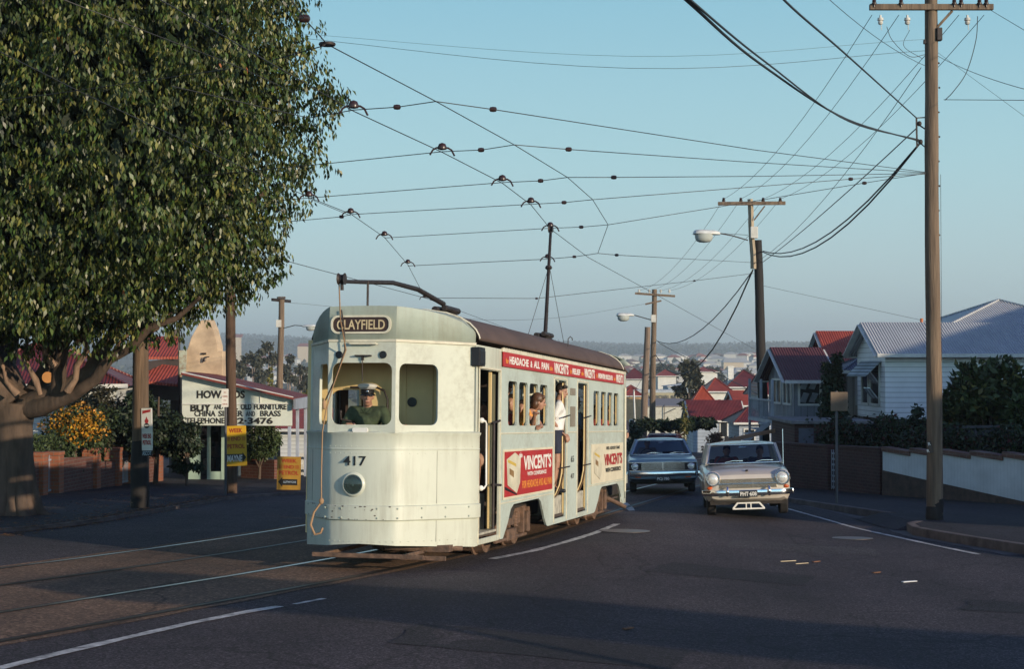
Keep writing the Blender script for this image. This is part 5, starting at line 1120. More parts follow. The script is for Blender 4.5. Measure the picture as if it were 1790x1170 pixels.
# ------------------------------------------------------------------ overhead wires
def P(px, py, Y=None, h=None): return at(px, py, Y) if Y else onplane(px, py, 5.5 if h is None else h)
def wire(label, pts, r=.006, sag=0, cat='overhead wire', name='overhead_wire', group=None, extra=None):
    mb = MB(); out = []
    if len(pts) > 2 and name == 'overhead_wire' and 'span wire' not in label and 'pull off' not in label:
        q = [pts[0] * 2 - pts[1]] + list(pts) + [pts[-1] * 2 - pts[-2]]; sm = []
        for i in range(1, len(q) - 2):
            a, b, c, d = q[i - 1:i + 3]
            for k in range(8): t_ = k / 8; sm.append(.5 * ((2 * b) + (c - a) * t_ + (2 * a - 5 * b + 4 * c - d) * t_ ** 2 + (3 * b - a - 3 * c + d) * t_ ** 3))
        pts = sm + [pts[-1]]; sag = 0
    for a, b in zip(pts, pts[1:]):
        n = 10 if sag else 2
        for i in range(n): t_ = i / n; p = a.lerp(b, t_); out.append(p - Vector((0, 0, sag * 4 * t_ * (1 - t_))))
    out.append(pts[-1]); mb.tube(out, r, 5); root = thing(name, label, cat, group=group); mb.build('wire', M_wire, root, smooth=60)
    if extra: extra(root)
    return root
def strain(p, s=.5):
    def f(root, p=p, s=s):
        for q in p:
            mb = MB(); mb.lathe([(.02 * s, -.09 * s), (.055 * s, -.07 * s), (.065 * s, 0), (.055 * s, .07 * s), (.02 * s, .09 * s)], 10, o=q, ax='X'); mb.build('strain_insulator', M_ins, root, smooth=40)
    return f
def hanger(root, q, d, s=1.0):
    d = Vector((d.x, d.y, 0)).normalized(); mb = MB(); mb.lathe([(.02, 0), (.06, .01), (.065, .04), (.045, .085), (.01, .10)], 12, o=q + Vector((0, 0, .03)))
    pts = [q + d * (-.17) + Vector((0, 0, -.04)), q + d * (-.13) + Vector((0, 0, .03)), q + d * -.08 + Vector((0, 0, .06)), q + d * .08 + Vector((0, 0, .06)), q + d * .13 + Vector((0, 0, .03)), q + d * .17 + Vector((0, 0, -.05))]
    mb.tube(pts, .014, 6); mb.build('wire_hanger', M_ins, root, smooth=50)
PR = lambda px, py: at(px, py, YR - .12)
W1 = [P(-200, -260), P(300, 10), P(618, 194), P(773, 266), P(878, 320), P(928, 358), P(962, 400), P(1028, 450), wu(-.55, 30, 5.5), wu(-.6, 60, 5.5)]
wire('trolley wire running above the tram to its raised pole', W1, .0065, name='trolley_wire', cat='trolley wire')
W2 = [P(0, 90), P(150, 165), P(300, 235), P(540, 345), P(613, 374), P(672, 415), P(713, 463), P(743, 521), wu(-9, 45, 5.5)]
wire('trolley wire of the far track, left of the tram\'s wire', W2, .0065, name='trolley_wire', cat='trolley wire')
wire('lower twin wire leaving the fig tree beside the far trolley wire', [P(540, 347), P(613, 377)], .005)
def spanx(hs, ins):
    def f(root):
        for q, d in hs: hanger(root, q, d)
        strain(ins)(root)
    return f
X = Vector((1, .1, 0))
S1 = [P(300, 150), P(540, 206), P(618, 192), P(694, 187), P(762, 177), P(862, 191), at(1320, 262, 24), PR(1618, 301)]
wire('topmost span wire from the fig tree to the right pole, with two ball insulators', S1, .006, extra=spanx([(P(618, 194), X)], [P(694, 187), P(862, 191)]))
S2 = [P(300, 312), P(560, 287), P(773, 265), P(841, 262), P(899, 253), P(994, 261), at(1305, 283, 26), PR(1618, 302)]
wire('second span wire from the top, meeting the tram\'s trolley wire', S2, .006, extra=spanx([(P(773, 266), X)], [P(841, 262), P(994, 261)]))
S3 = [P(380, 360), P(552, 345), P(878, 319), P(945, 316), P(992, 310), P(1073, 310), at(1335, 308, 27.5), PR(1618, 303)]
wire('third span wire from the top, crossing to the right pole', S3, .006, extra=spanx([(P(878, 320), X), (P(540, 347), X)], [P(945, 316), P(1073, 310)]))
S4 = [P(420, 395), P(597, 379), P(613, 375), P(928, 357), P(986, 354), P(1036, 349), at(1487, 313, 28.5), PR(1618, 304)]
wire('fourth span wire from the top, low over the fig tree\'s edge', S4, .006, extra=spanx([(P(928, 358), X), (P(613, 376), X)], [P(597, 379), P(986, 354), at(1487, 313, 28.5)]))
S5 = [P(672, 416), P(962, 399), P(1016, 397), P(1063, 393), at(1255, 362, 30), at(1510, 320, 29.5), PR(1618, 303)]
wire('fifth span wire, passing the tip of the raised trolley pole', S5, .006, extra=spanx([(P(962, 400), X), (P(672, 415), X)], [P(1016, 397), at(1511, 320, 29.5)]))
S6 = [P(713, 465), P(957, 453), P(1004, 449), P(1045, 443), P(1078, 446), at(1277, 457, 54), at(1312, 459, Y2 - .3)]
wire('sixth span wire, running to the street lamp pole', S6, .007, extra=spanx([(P(957, 454), X), (P(713, 463), X)], [P(1004, 449), P(1078, 446)]))
S7 = [at(470, 452, 36), at(503, 457, 36.5), P(743, 521), P(938, 522), at(1214, 491, 54), at(1318, 478, Y2 - .2)]
wire('lowest span wire above the tram roof, sloping down from the left', S7, .008, extra=spanx([(P(743, 522), X)], [P(503, 457, 36.5), P(938, 522), at(1214, 491, 54)]))
PO = [P(480, -40), P(532, 32), P(572, 77), P(762, 177), P(899, 253), P(992, 310), P(1036, 349), P(1063, 393), P(1045, 443)]
def ring(root):
    strain([P(532, 32)], .6)(root); q = P(572, 77); mb = MB(); mb.tube([q + Vector((.07 * math.cos(a * math.pi / 8), .07 * math.sin(a * math.pi / 8), 0)) for a in range(17)], .016, 6); mb.build('pull_off_ring', M_iron, root, smooth=60)
wire('pull off wire with an iron ring, parallel to the tram\'s trolley wire on its right', PO, .006, extra=ring)
wire('short wire from the iron ring into the fig tree', [P(572, 78), P(480, 104)], .006)
wire('long straight service wire in front of the fig tree\'s upper left', [at(-40, -60, 17), at(230, 45, 18), at(420, 118, 19.5), at(520, 165, 21)], .006)
wire('thin guy wire beside the service wire in front of the fig tree', [P(-40, 180), P(120, 160), P(400, 120)], .005)
# power lines on the right
armR = [1528, 1575, 1680, 1724]; arm2 = [1265, 1295, 1334, 1364]; arm3 = [1117, 1135, 1155, 1170]
for i in range(4):
    n = ('first', 'second', 'third', 'fourth')[i]
    wire('%s power line from the left between the tall pole and the lamp pole' % n, [at(armR[i] - 4, 26, YR - .2), at(arm2[i], 348, Y2 - .35)], .0065, sag=.5, cat='power line', name='power_line')
    wire('%s power line from the left between the lamp pole and the far crossarm' % n, [at(arm2[i], 348, Y2 - .4), at(arm3[i], 508, Y3 - .3)], .007, sag=.7, cat='power line', name='power_line')
for (pts, r, sg, lab) in (([at(1100, -90, 9), at(1200, 0, 11.5), at(1330, 112, 17), at(1480, 208, 23.5), PR(1606, 246)], .014, 0, 'thick lower twisted cable sweeping from the top edge to the tall pole'),
                          ([at(1106, -92, 9), at(1206, -1, 11.5), at(1338, 108, 17), at(1484, 212, 23.5), PR(1606, 244)], .011, 0, 'thick upper twisted cable sweeping from the top edge to the tall pole'),
                          ([at(1300, -90, 12), at(1371, 0, 14), at(1480, 96, 19), PR(1602, 206)], .012, 0, 'single black cable from the top edge to the pole bracket'),
                          ([PR(1608, 250), at(1332, 440, Y2 - .1)], .020, .9, 'lower thick cable drooping from the tall pole to the lamp pole'), ([PR(1606, 252), at(1334, 439, Y2)], .018, .75, 'upper thick cable drooping from the tall pole to the lamp pole'),
                          ([PR(1602, 224), at(1334, 458, Y2)], .012, .1, 'straight cable from the pole bracket to the lamp pole'),
                          ([at(1316, 472, Y2), at(1146, 621, Y3)], .030, 2.3, 'thick cable sagging low between the lamp pole and the far pole'), ([at(1315, 474, Y2), at(1150, 597, Y3)], .022, 1.0, 'upper cable sagging between the lamp pole and the far pole'),
                          ([at(1143, 592, Y3), at(1170, 610, 105), at(1345, 700, 72)], .02, .2, 'service cable from the far pole down to the grey house'),
                          ([at(505, 64, 32), at(1100, 119, 26), PR(1620, 88)], .004, .0, 'thin high wire crossing the sky to the top of the tall pole'), ([at(505, 57, 34), at(1100, 98, 28), PR(1620, 68)], .0028, .0, 'faintest high wire crossing the sky'),
                          ([PR(1640, 98), at(1800, 158, 20)], .005, .05, 'wire from the tall pole to the right edge, the lower sloping one'), ([PR(1650, 174), at(1800, 175, 26)], .006, 0, 'level wire from the tall pole to the right edge'),
                          ([at(1733, 18, YR - .2), at(1800, 58, 26)], .005, 0, 'wire from the crossarm\'s right end to the right edge'), ([PR(1640, 92), at(1800, 210, 24)], .003, 0, 'thin wire from the pole top falling to the right edge'),
                          ([at(1440, -10, 22), PR(1618, 115)], .005, .1, 'wire from the top edge to the upper part of the tall pole'),
                          ([at(1146, 598, Y3), at(1092, 700, 80)], .012, .6, 'service cable from the far pole down behind the tram'),
                          ([PR(1590, 52), PR(1580, 80), PR(1612, 102)], .005, 0, 'jumper lead looping left of the tall pole'), ([at(1709, 28, YR - .2), at(1706, 70, YR - .2), at(1690, 125, YR - .2), at(1668, 158, YR - .2), at(1652, 175, YR - .1)], .008, 0, 'jumper lead hanging from the crossarm\'s right side'),
                          ([at(1550, 46, YR - .2), at(1560, 70, YR - .2), at(1590, 98, YR - .2), at(1618, 95, YR - .1)], .006, 0, 'jumper lead hanging from the crossarm\'s left side'),
                          ([PR(1610, 118), at(1315, 462, Y2)], .007, .5, 'long cable from under the tall pole\'s top to the lamp pole'),
                          ([at(490, 528, Y7), at(900, 560, 72), at(1140, 530, Y3)], .006, 0, 'faint wire crossing low behind the tram roof'), ([at(1335, 500, 62), at(1620, 562, 55), at(1800, 600, 50)], .006, .3, 'thin wire above the red roofed house')):
    wire(lab, pts, r, sg)
# ------------------------------------------------------------------ trees
M_fig = mat('glossy fig leaf', (.046, .068, .013), .40, 0, .25, 1.2, spec=.32, island=.7, tint=(.020, .032, .006))
M_figy = mat('sun highlight fig leaf', (.15, .15, .035), .4, 0, .2, 1.2, spec=.4, island=.3)  # paler leaves mixed in as painted sun highlights
M_figr = mat('orange dying leaf', (.35, .13, .03), .6, 0, .2, 3, island=.3)
M_bark = mat('grey fig bark', (.105, .07, .05), .9, 0, .3, 1.8, bump=.9, bscale=7, stretch=(2, 2, .5), tint=(.04, .028, .02))
def leafm(name, c, var=.35): return mat(name, c, .55, 0, .25, .8, spec=.35, island=var)
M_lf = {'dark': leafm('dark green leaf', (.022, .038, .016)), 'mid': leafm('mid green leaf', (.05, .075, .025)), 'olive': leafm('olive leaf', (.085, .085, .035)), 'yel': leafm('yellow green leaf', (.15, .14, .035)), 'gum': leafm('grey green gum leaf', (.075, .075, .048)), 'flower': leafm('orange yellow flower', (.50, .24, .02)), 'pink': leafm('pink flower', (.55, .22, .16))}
fig = thing('fig_tree', 'huge glossy fig tree filling the upper left, its crown over the road', 'tree')
YF = 28.1
def lb(mb, pts, rs, n=12): mb.tube(pts, rs, n)
tp = at(22, 905, YF); tp.z = G(tp.x, tp.y)
mb = MB(); lb(mb, [tp - Vector((0, 0, .2)), tp + Vector((0, 0, .35)), tp + Vector((.02, 0, 1.0)), at(22, 745, YF), at(26, 705, YF)], [.58, .40, .34, .35, .38], 18)
for a in range(7): d = Vector((math.cos(a * .9), math.sin(a * .9), 0)); lb(mb, [tp + d * .75 - Vector((0, 0, .1)), tp + d * .46 + Vector((0, 0, .1)), tp + d * .32 + Vector((0, 0, .6)), tp + d * .26 + Vector((0, 0, 1.4))], [.10, .12, .11, .07], 8)
mb.build('trunk', M_bark, fig, smooth=60)
def limb(pts, rs): 
    m_ = MB(); lb(m_, pts, rs, 12); return m_.build('limb', M_bark, fig, smooth=60)
limb([at(15, 730, YF), at(60, 705, YF - .1), at(115, 682, YF - .2), at(160, 650, YF - .3), at(178, 610, YF - .4), at(215, 565, YF - .6), at(262, 530, YF - .8)], [.24, .22, .18, .16, .13, .11, .07])
limb([at(40, 715, YF), at(70, 713, YF - .3), at(125, 692, YF - .5), at(168, 662, YF - .8), at(190, 628, YF - .9), at(232, 606, YF - 1.1), at(262, 572, YF - 1.3), at(310, 556, YF - 1.4), at(350, 520, YF - 1.6)], [.20, .17, .12, .10, .10, .08, .065, .05, .03])
limb([at(100, 690, YF - .3), at(105, 640, YF - .4), at(112, 600, YF - .5), at(150, 550, YF - .6)], [.15, .12, .10, .06])
limb([at(60, 690, YF), at(85, 640, YF + .3), at(98, 590, YF + .4), at(90, 520, YF + .5)], [.2, .14, .12, .08])
limb([at(105, 660, YF - .1), at(110, 610, YF + .2), at(125, 540, YF + .4)], [.08, .06, .04])
limb([at(20, 710, YF), at(-20, 660, YF), at(-80, 600, YF - .6), at(-160, 480, YF - 1)], [.38, .32, .25, .15])
limb([at(20, 700, YF), at(0, 640, YF + 1), at(20, 540, YF + 2), at(60, 400, YF + 2.5)], [.34, .28, .22, .15])
limb([at(240, 545, YF - .8), at(300, 470, YF - 1), at(380, 400, YF - 1.3), at(470, 330, YF - 1.5)], [.1, .08, .06, .04])
M_twig = mat('sun paled fig branch', (.26, .165, .11), .85, 0, .25, 3, bump=.5, bscale=12, stretch=(2, 2, .6))  # bark copy made paler to paint sunlight on the branches
rt = random.Random(12)
for (x0, y0, x1, y1) in ((178, 642, 262, 520), (118, 684, 158, 540), (96, 640, 60, 520), (215, 608, 305, 545), (70, 690, 40, 560), (135, 600, 190, 520), (30, 690, -30, 560)):
    pp = []
    for k in range(7):
        t_ = k / 6; pp.append(at(x0 + (x1 - x0) * t_ + (rt.uniform(-7, 7) + 10 * math.sin(t_ * 3.1) * (1 if x1 > x0 else -1)) * (0 < k < 6), y0 + (y1 - y0) * t_ + rt.uniform(-4, 4) * (0 < k < 6), YF - .75 - .5 * t_))
    m_ = MB(); m_.tube(pp, [rt.choice((.045, .06, .075)) * (1 - .11 * k) for k in range(7)], 8); m_.build('branch', M_twig, fig, smooth=60)
m_ = MB(); m_.lathe([(.10, 0), (.095, .05), (.02, .052)], 14, o=at(83, 660, YF - .42), ax='Y'); m_.build('cut_stub', mat('fresh cut wood', (.55, .25, .08)), fig)
# crown: clumps over a broad dome
cc = np.array([-8.9, 28.0, 6.7]); rx, ry, rz = 4.75, 4.7, 4.9
XM = [(1.5, -6.6), (2.2, -5.9), (2.85, -4.75), (3.35, -4.25), (4.05, -4.3), (5.0, -3.75), (6.2, -3.2), (6.8, -3.15), (8, -3.6), (9, -3.9), (12, -5)]
cen = []; rad = []
for i in range(330):
    ph = math.acos(1 - 2 * (i + .5) / 330); th = math.pi * (1 + 5 ** .5) * i
    v = np.array([math.sin(ph) * math.cos(th), math.sin(ph) * math.sin(th), math.cos(ph)])
    e = (abs(v[0]) ** 2.8 + abs(v[1]) ** 2.8 + abs(v[2]) ** 2.8) ** (-1 / 2.8)
    for lay in ((1.0, .82) if v[1] < .3 else (1.0,)):
        p = cc + v * e * (lay + .10 * noise.noise(Vector(v * 3.1)) + rng.normal() * .05) * np.array([rx, ry, rz]); r = rng.uniform(.42, .80)
        if p[2] < 2.45: p[2] = 2.35 + rng.random() * .5
        p[0] = min(p[0], lerp(XM, p[2]) - r * .75)
        zm = 2.35 + max(0, p[0] + 6.4) * .6
        if p[2] - r * .8 < zm: p[2] = zm + r * .8
        cen.append(p); rad.append(r)
for px, py, r in ((575, 150, .28), (555, 200, .36), (530, 250, .4), (535, 300, .34), (510, 345, .34), (480, 400, .36), (465, 455, .36), (462, 470, .28), (400, 500, .36), (340, 540, .32), (510, 10, .36), (475, 60, .4), (500, 110, .4), (582, 170, .2), (290, 560, .34), (60, 590, .4), (20, 560, .4), (240, 580, .3), (150, 590, .32), (200, 600, .28), (30, 610, .3)):
    q = at(px, py, 26.3 + (r * 2)); cen.append(np.array(q)); rad.append(r)
def tufts(cs, rs, per, k):
    P_, O_ = clumps(cs, rs, per, .9, .72); n_ = len(P_); P2 = np.repeat(P_, k, 0) + rng.normal(size=(n_ * k, 3)) * np.array([.055, .055, .07]); return P2, np.repeat(O_, k, 0)
fr_ = [c for c in zip(cen, rad) if c[0][1] < 28.6]; bk = [c for c in zip(cen, rad) if c[0][1] >= 28.6]
C1, O1 = tufts([c for c, r in fr_], [r for c, r in fr_], 95, 13); C2, O2 = tufts([c for c, r in bk], [r for c, r in bk], 40, 7)
leaves('foliage', np.vstack([C1, C2]), np.vstack([O1, O2]), .108, [M_fig, M_figy], fig, droop=1.25, wid=.42, mix=.2)
k = rng.choice(len(C1), 110, replace=False); leaves('dying_leaves', C1[k] + O1[k] * .05, O1[k], .12, M_figr, fig, droop=.8, wid=.4)
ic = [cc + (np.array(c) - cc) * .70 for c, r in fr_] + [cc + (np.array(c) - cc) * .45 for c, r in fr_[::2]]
leaves('inner_foliage', *clumps(ic, [.8] * len(ic), 110, 1, .2), .30, M_lf['dark'], fig, droop=.6, wid=.6)  # dark leaf colour stands in for shade inside the crown
print('fig leaves', len(C1), len(C2))

def tree(name, label, base, h, cr, n, size, m, trunk_r=.12, form='round', group=None, trunk=True, tm=None, cat='tree', seed=0, low=.45, sq=.8, droop=.5, kind=None):
    """trunk with limbs and a crown of leaf faces; base: world point, h: height, cr: crown radius"""
    rr = random.Random(seed or hash(label) % 9999); base = Vector(base)
    t = thing(name, label, cat, loc=base, group=group)
    if kind: t['kind'] = kind
    cs = []; rs = []; k = {'round': 14, 'gum': 16, 'flat': 18, 'cone': 12, 'bush': 12, 'column': 11}[form]
    for i in range(k):
        a = rr.uniform(0, 6.28); q = rr.random() ** .5
        if form == 'cone': z = (i + .5) / k; r0 = cr * (1 - z) * .8; cs.append((math.cos(a) * r0 * q, math.sin(a) * r0 * q, h * (.08 + .9 * z))); rs.append(max(.12 * cr, cr * (1 - z) * .75))
        elif form == 'column': z = (i + .5) / k; cs.append((math.cos(a) * cr * .2, math.sin(a) * cr * .2, h * (.08 + .88 * z))); rs.append(cr * (.55 + .45 * math.sin(z * 3.1)))
        elif form == 'flat': cs.append((math.cos(a) * cr * q, math.sin(a) * cr * q, h * rr.uniform(.78, .92))); rs.append(cr * rr.uniform(.2, .32))
        elif form == 'gum': z = rr.uniform(low, .93); w_ = math.sin((z - low) / (1 - low) * 2.6 + .5); cs.append((math.cos(a) * cr * q * w_, math.sin(a) * cr * q * w_, h * z)); rs.append(cr * rr.uniform(.22, .38))
        elif form == 'bush': cs.append((math.cos(a) * cr * .7 * q, math.sin(a) * cr * .7 * q, h * rr.uniform(.25, .75))); rs.append(min(cr, h) * rr.uniform(.3, .48))
        else: ph = rr.uniform(-.6, 1); cs.append((math.cos(a) * cr * .7 * math.cos(ph), math.sin(a) * cr * .7 * math.cos(ph), h * .66 + h * .26 * math.sin(ph))); rs.append(cr * rr.uniform(.35, .5))
    if trunk:
        mb = MB(); top = (0.02 * h, 0, h * (.85 if form in ('gum', 'cone', 'column') else .7)); mb.tube([(0, 0, -.3), (0, 0, h * .1), (.01 * h, .01 * h, h * .35), top], [trunk_r * 1.25, trunk_r, trunk_r * .8, trunk_r * .3], 8)
        if form not in ('cone', 'column'):
            for c in cs[:9]: z0 = h * rr.uniform(.25, .5); mb.tube([(0, 0, z0), (c[0] * .5, c[1] * .5, z0 + (c[2] - z0) * .6), c], [trunk_r * .5, trunk_r * .35, trunk_r * .12], 5)
        mb.build('trunk', tm or M_bark, t, smooth=60)
    tot = sum(r * r for r in rs); Cc, Oo = clumps(cs, rs, n / tot, sq if form != 'flat' else .45, .35)
    leaves('crown', Cc, Oo, size, m, t, droop=droop, wid=.5)
    return t
# ------------------------------------------------------------------ left side
M_brk = brick('red brown brick', (.14, .05, .035), (.10, .038, .028), (.15, .11, .09))
M_brk2 = brick('sunlit copy of brick', (.30, .10, .05), (.24, .08, .04), (.2, .14, .1))  # brick copy turned orange to paint sunlight on the pillars
M_wb = lined('white weatherboard', (.62, .63, .60), 2, .16, dark=.62, width=.12, bump=.8, var=.05)
M_wbl = lined('pale blue weatherboard', (.36, .42, .50), 2, .2, dark=.6, width=.12, bump=.8)
M_roofr = lined('red corrugated iron', (.37, .065, .032), 0, .09, round_=True, dark=.75, rough=.45, bump=.5, var=.12)
M_roofm = lined('maroon corrugated iron', (.17, .03, .025), 0, .09, round_=True, dark=.75, rough=.5, bump=.5, var=.15)
M_roofg = lined('silver grey corrugated iron', (.46, .48, .50), 0, .085, round_=True, dark=.72, rough=.4, bump=.6, var=.06)
M_roofd = lined('dark slate blue iron', (.10, .12, .16), 0, .09, round_=True, dark=.75, rough=.5, bump=.5)
M_wtrim = mat('white painted timber', (.66, .66, .62), .55, 0, .08, 5)
M_green = mat('pale sea green paint', (.34, .46, .38), .55, 0, .08, 4)
M_plaster = mat('stained cream plaster', (.58, .44, .29), .9, 0, .14, 1.2, tint=(.30, .22, .15), bump=.3)
M_wglass = mat('dark window pane', (.03, .035, .04), .1, spec=.8)
# brick front fence
def gpt(px, py): return onplane(px, py)
fp = [(-10.95, 33.0), (-10.73, 34.9), (-10.55, 37.0), (-10.42, 39.0), (-10.25, 41.5), (-10.05, 43.5)]
def wallrun(name, label, a, b, z0, h0, h1, th, m, capm=None, cat='fence', bevel=.01, root=None, caph=.07):
    a = Vector((a[0], a[1], 0)); b = Vector((b[0], b[1], 0)); d = b - a; L = d.length; ang = math.atan2(d.y, d.x)
    g0, g1 = G(a.x, a.y) + z0, G(b.x, b.y) + z0; M = Matrix.Translation((a.x, a.y, g0)) @ Matrix.Rotation(ang, 4, 'Z')
    if root is None: root = thing(name, label, cat, M=M); loc = Matrix.Identity(4)
    else: loc = root.matrix_world.inverted() @ M
    dz = g1 - g0; mb = MB(); mb.prism([(0, -th / 2, -.3), (L, -th / 2, dz - .3), (L, -th / 2, dz + h1), (0, -th / 2, h0)], (0, th, 0)); mb.build('wall_panel', m, root, M=loc, bevel=bevel)
    if capm: mb = MB(); mb.prism([(-.01, -th / 2 - .02, h0), (L + .01, -th / 2 - .02, dz + h1), (L + .01, -th / 2 - .02, dz + h1 + caph), (-.01, -th / 2 - .02, h0 + caph)], (0, th + .04, 0)); mb.build('coping', capm, root, M=loc, bevel=.008)
    return root
bf = thing('brick_fence', 'low red brick garden fence with pillars behind the left footpath', 'fence')
segs = [((-10.93, 33.2), (-10.70, 35.4)), ((-10.62, 36.25), (-10.44, 38.9)), ((-10.44, 38.9), (-10.33, 40.6)), ((-10.2, 42.2), (-10.02, 44.0))]
for i, (a, b) in enumerate(segs):
    h = (.80, .84, .68, .80)[i]; mb = MB(); A_, B_ = Vector((*a, G(*a))), Vector((*b, G(*b))); nn = Vector(((B_ - A_).y, -(B_ - A_).x, 0)).normalized() * .11
    mb.prism([A_ - nn - Vector((0, 0, .3)), B_ - nn - Vector((0, 0, .3)), B_ - nn + Vector((0, 0, h)), A_ - nn + Vector((0, 0, h + .03))], nn * 2); mb.build('wall_panel', brick('fence brick', (.14, .05, .035), (.10, .038, .028), (.15, .11, .09), axes='YZ'), bf, bevel=.012)
for px_, py_, h, lit in ((-10.96, 33.1, 1.0, 0), (-10.70, 35.35, 1.02, 0), (-10.62, 36.3, 1.02, 0), (-10.44, 38.9, 1.06, 0), (-10.33, 40.6, 1.04, 1), (-10.22, 42.1, .98, 0), (-10.02, 44.0, .95, 0)):
    z = G(px_, py_); mb = MB(); mb.box(px_ - .19, px_ + .19, py_ - .19, py_ + .19, z - .3, z + h - .09); mb.box(px_ - .205, px_ + .205, py_ - .205, py_ + .205, z + h - .09, z + h); mb.build('pillar', M_brk2 if lit or True else M_brk, bf, bevel=.012)
for (x, y), lab in (((-10.66, 35.82), 'narrow iron garden gate with a dark emblem, left one in the brick fence'), ((-10.28, 41.35), 'pale blue iron garden gate beside the pole with the white sign')):
    g = thing('garden_gate', lab, 'gate', (x, y, G(x, y)), math.atan2(.98, .1)); mb = MB(); m_ = mat('pale blue gate paint', (.30, .35, .42), .5)
    for k in range(9): mb.tube([(-.4 + k * .1, 0, .08), (-.4 + k * .1, 0, .9 + .05 * math.sin(k / 8 * 3.14))], .01, 5)
    mb.bar((-.42, 0, .12), (.42, 0, .12), .03, .04); mb.bar((-.42, 0, .82), (.42, 0, .82), .03, .04); mb.build('gate_bars', m_, g)
    mb = MB(); mb.lathe([(.12, -.02), (.12, .02)], 4, o=(0, 0, .62), ax='Y'); mb.build('gate_emblem', M_iron, g)
# hedge and shrubs behind it
hd = thing('clipped_hedge', 'dense clipped green hedge on top of the brick fence garden', 'hedge'); q = np.array([(-11.5 + rng.normal() * .25 + .08 * t_, 34 + t_, G(-11.4, 34 + t_) + rng.uniform(.5, 1.38)) for t_ in rng.random(15000) * 7.0]); leaves('foliage', q, rng.normal(size=q.shape), .07, M_lf['mid'], hd, droop=.1, wid=.5)
def shrub(name, label, px, py_base, Y, h, cr, n, size, m, form='bush', z=None, **k):
    b = at(px, py_base, Y); return tree(name, label, b, h, cr, n, size, m, form=form, cat=k.pop('cat', 'shrub'), **k)
s_ = shrub('flowering_shrub', 'shrub covered in orange yellow flowers above the hedge', 132, 790, 38.5, 1.15, .95, 2500, .10, M_lf['mid'], trunk_r=.03)
q, o = clumps([(0, -.1, .75), (.45, -.15, .6), (-.4, -.15, .65), (.1, -.3, .5)], [.5, .4, .4, .4], 1600, .8, .8); leaves('flowers', q, o, .07, M_lf['flower'], s_, droop=0, wid=.8)
shrub('garden_shrub', 'large loose dark shrub between the weatherboard house and the signed shop', 272, 865, 41.5, 3.7, 1.05, 8000, .13, M_lf['dark'], trunk_r=.07, droop=.4)
shrub('garden_shrub', 'broad twiggy shrub left of the pole with the white sign', 190, 860, 42.5, 3.5, 1.5, 8000, .12, leafm('dusty brown green leaf', (.055, .05, .025)), trunk_r=.06, droop=.3)
shrub('garden_shrub', 'low bushy shrub at the left end of the shop front', 326, 862, 41, 2.5, .5, 3500, .11, M_lf['dark'], trunk_r=.04)
shrub('garden_shrub', 'round dark shrub on a thin trunk right of the yellow MAYNE sign', 453, 850, 46, 1.95, .62, 5000, .10, M_lf['mid'], form='round', trunk_r=.05)
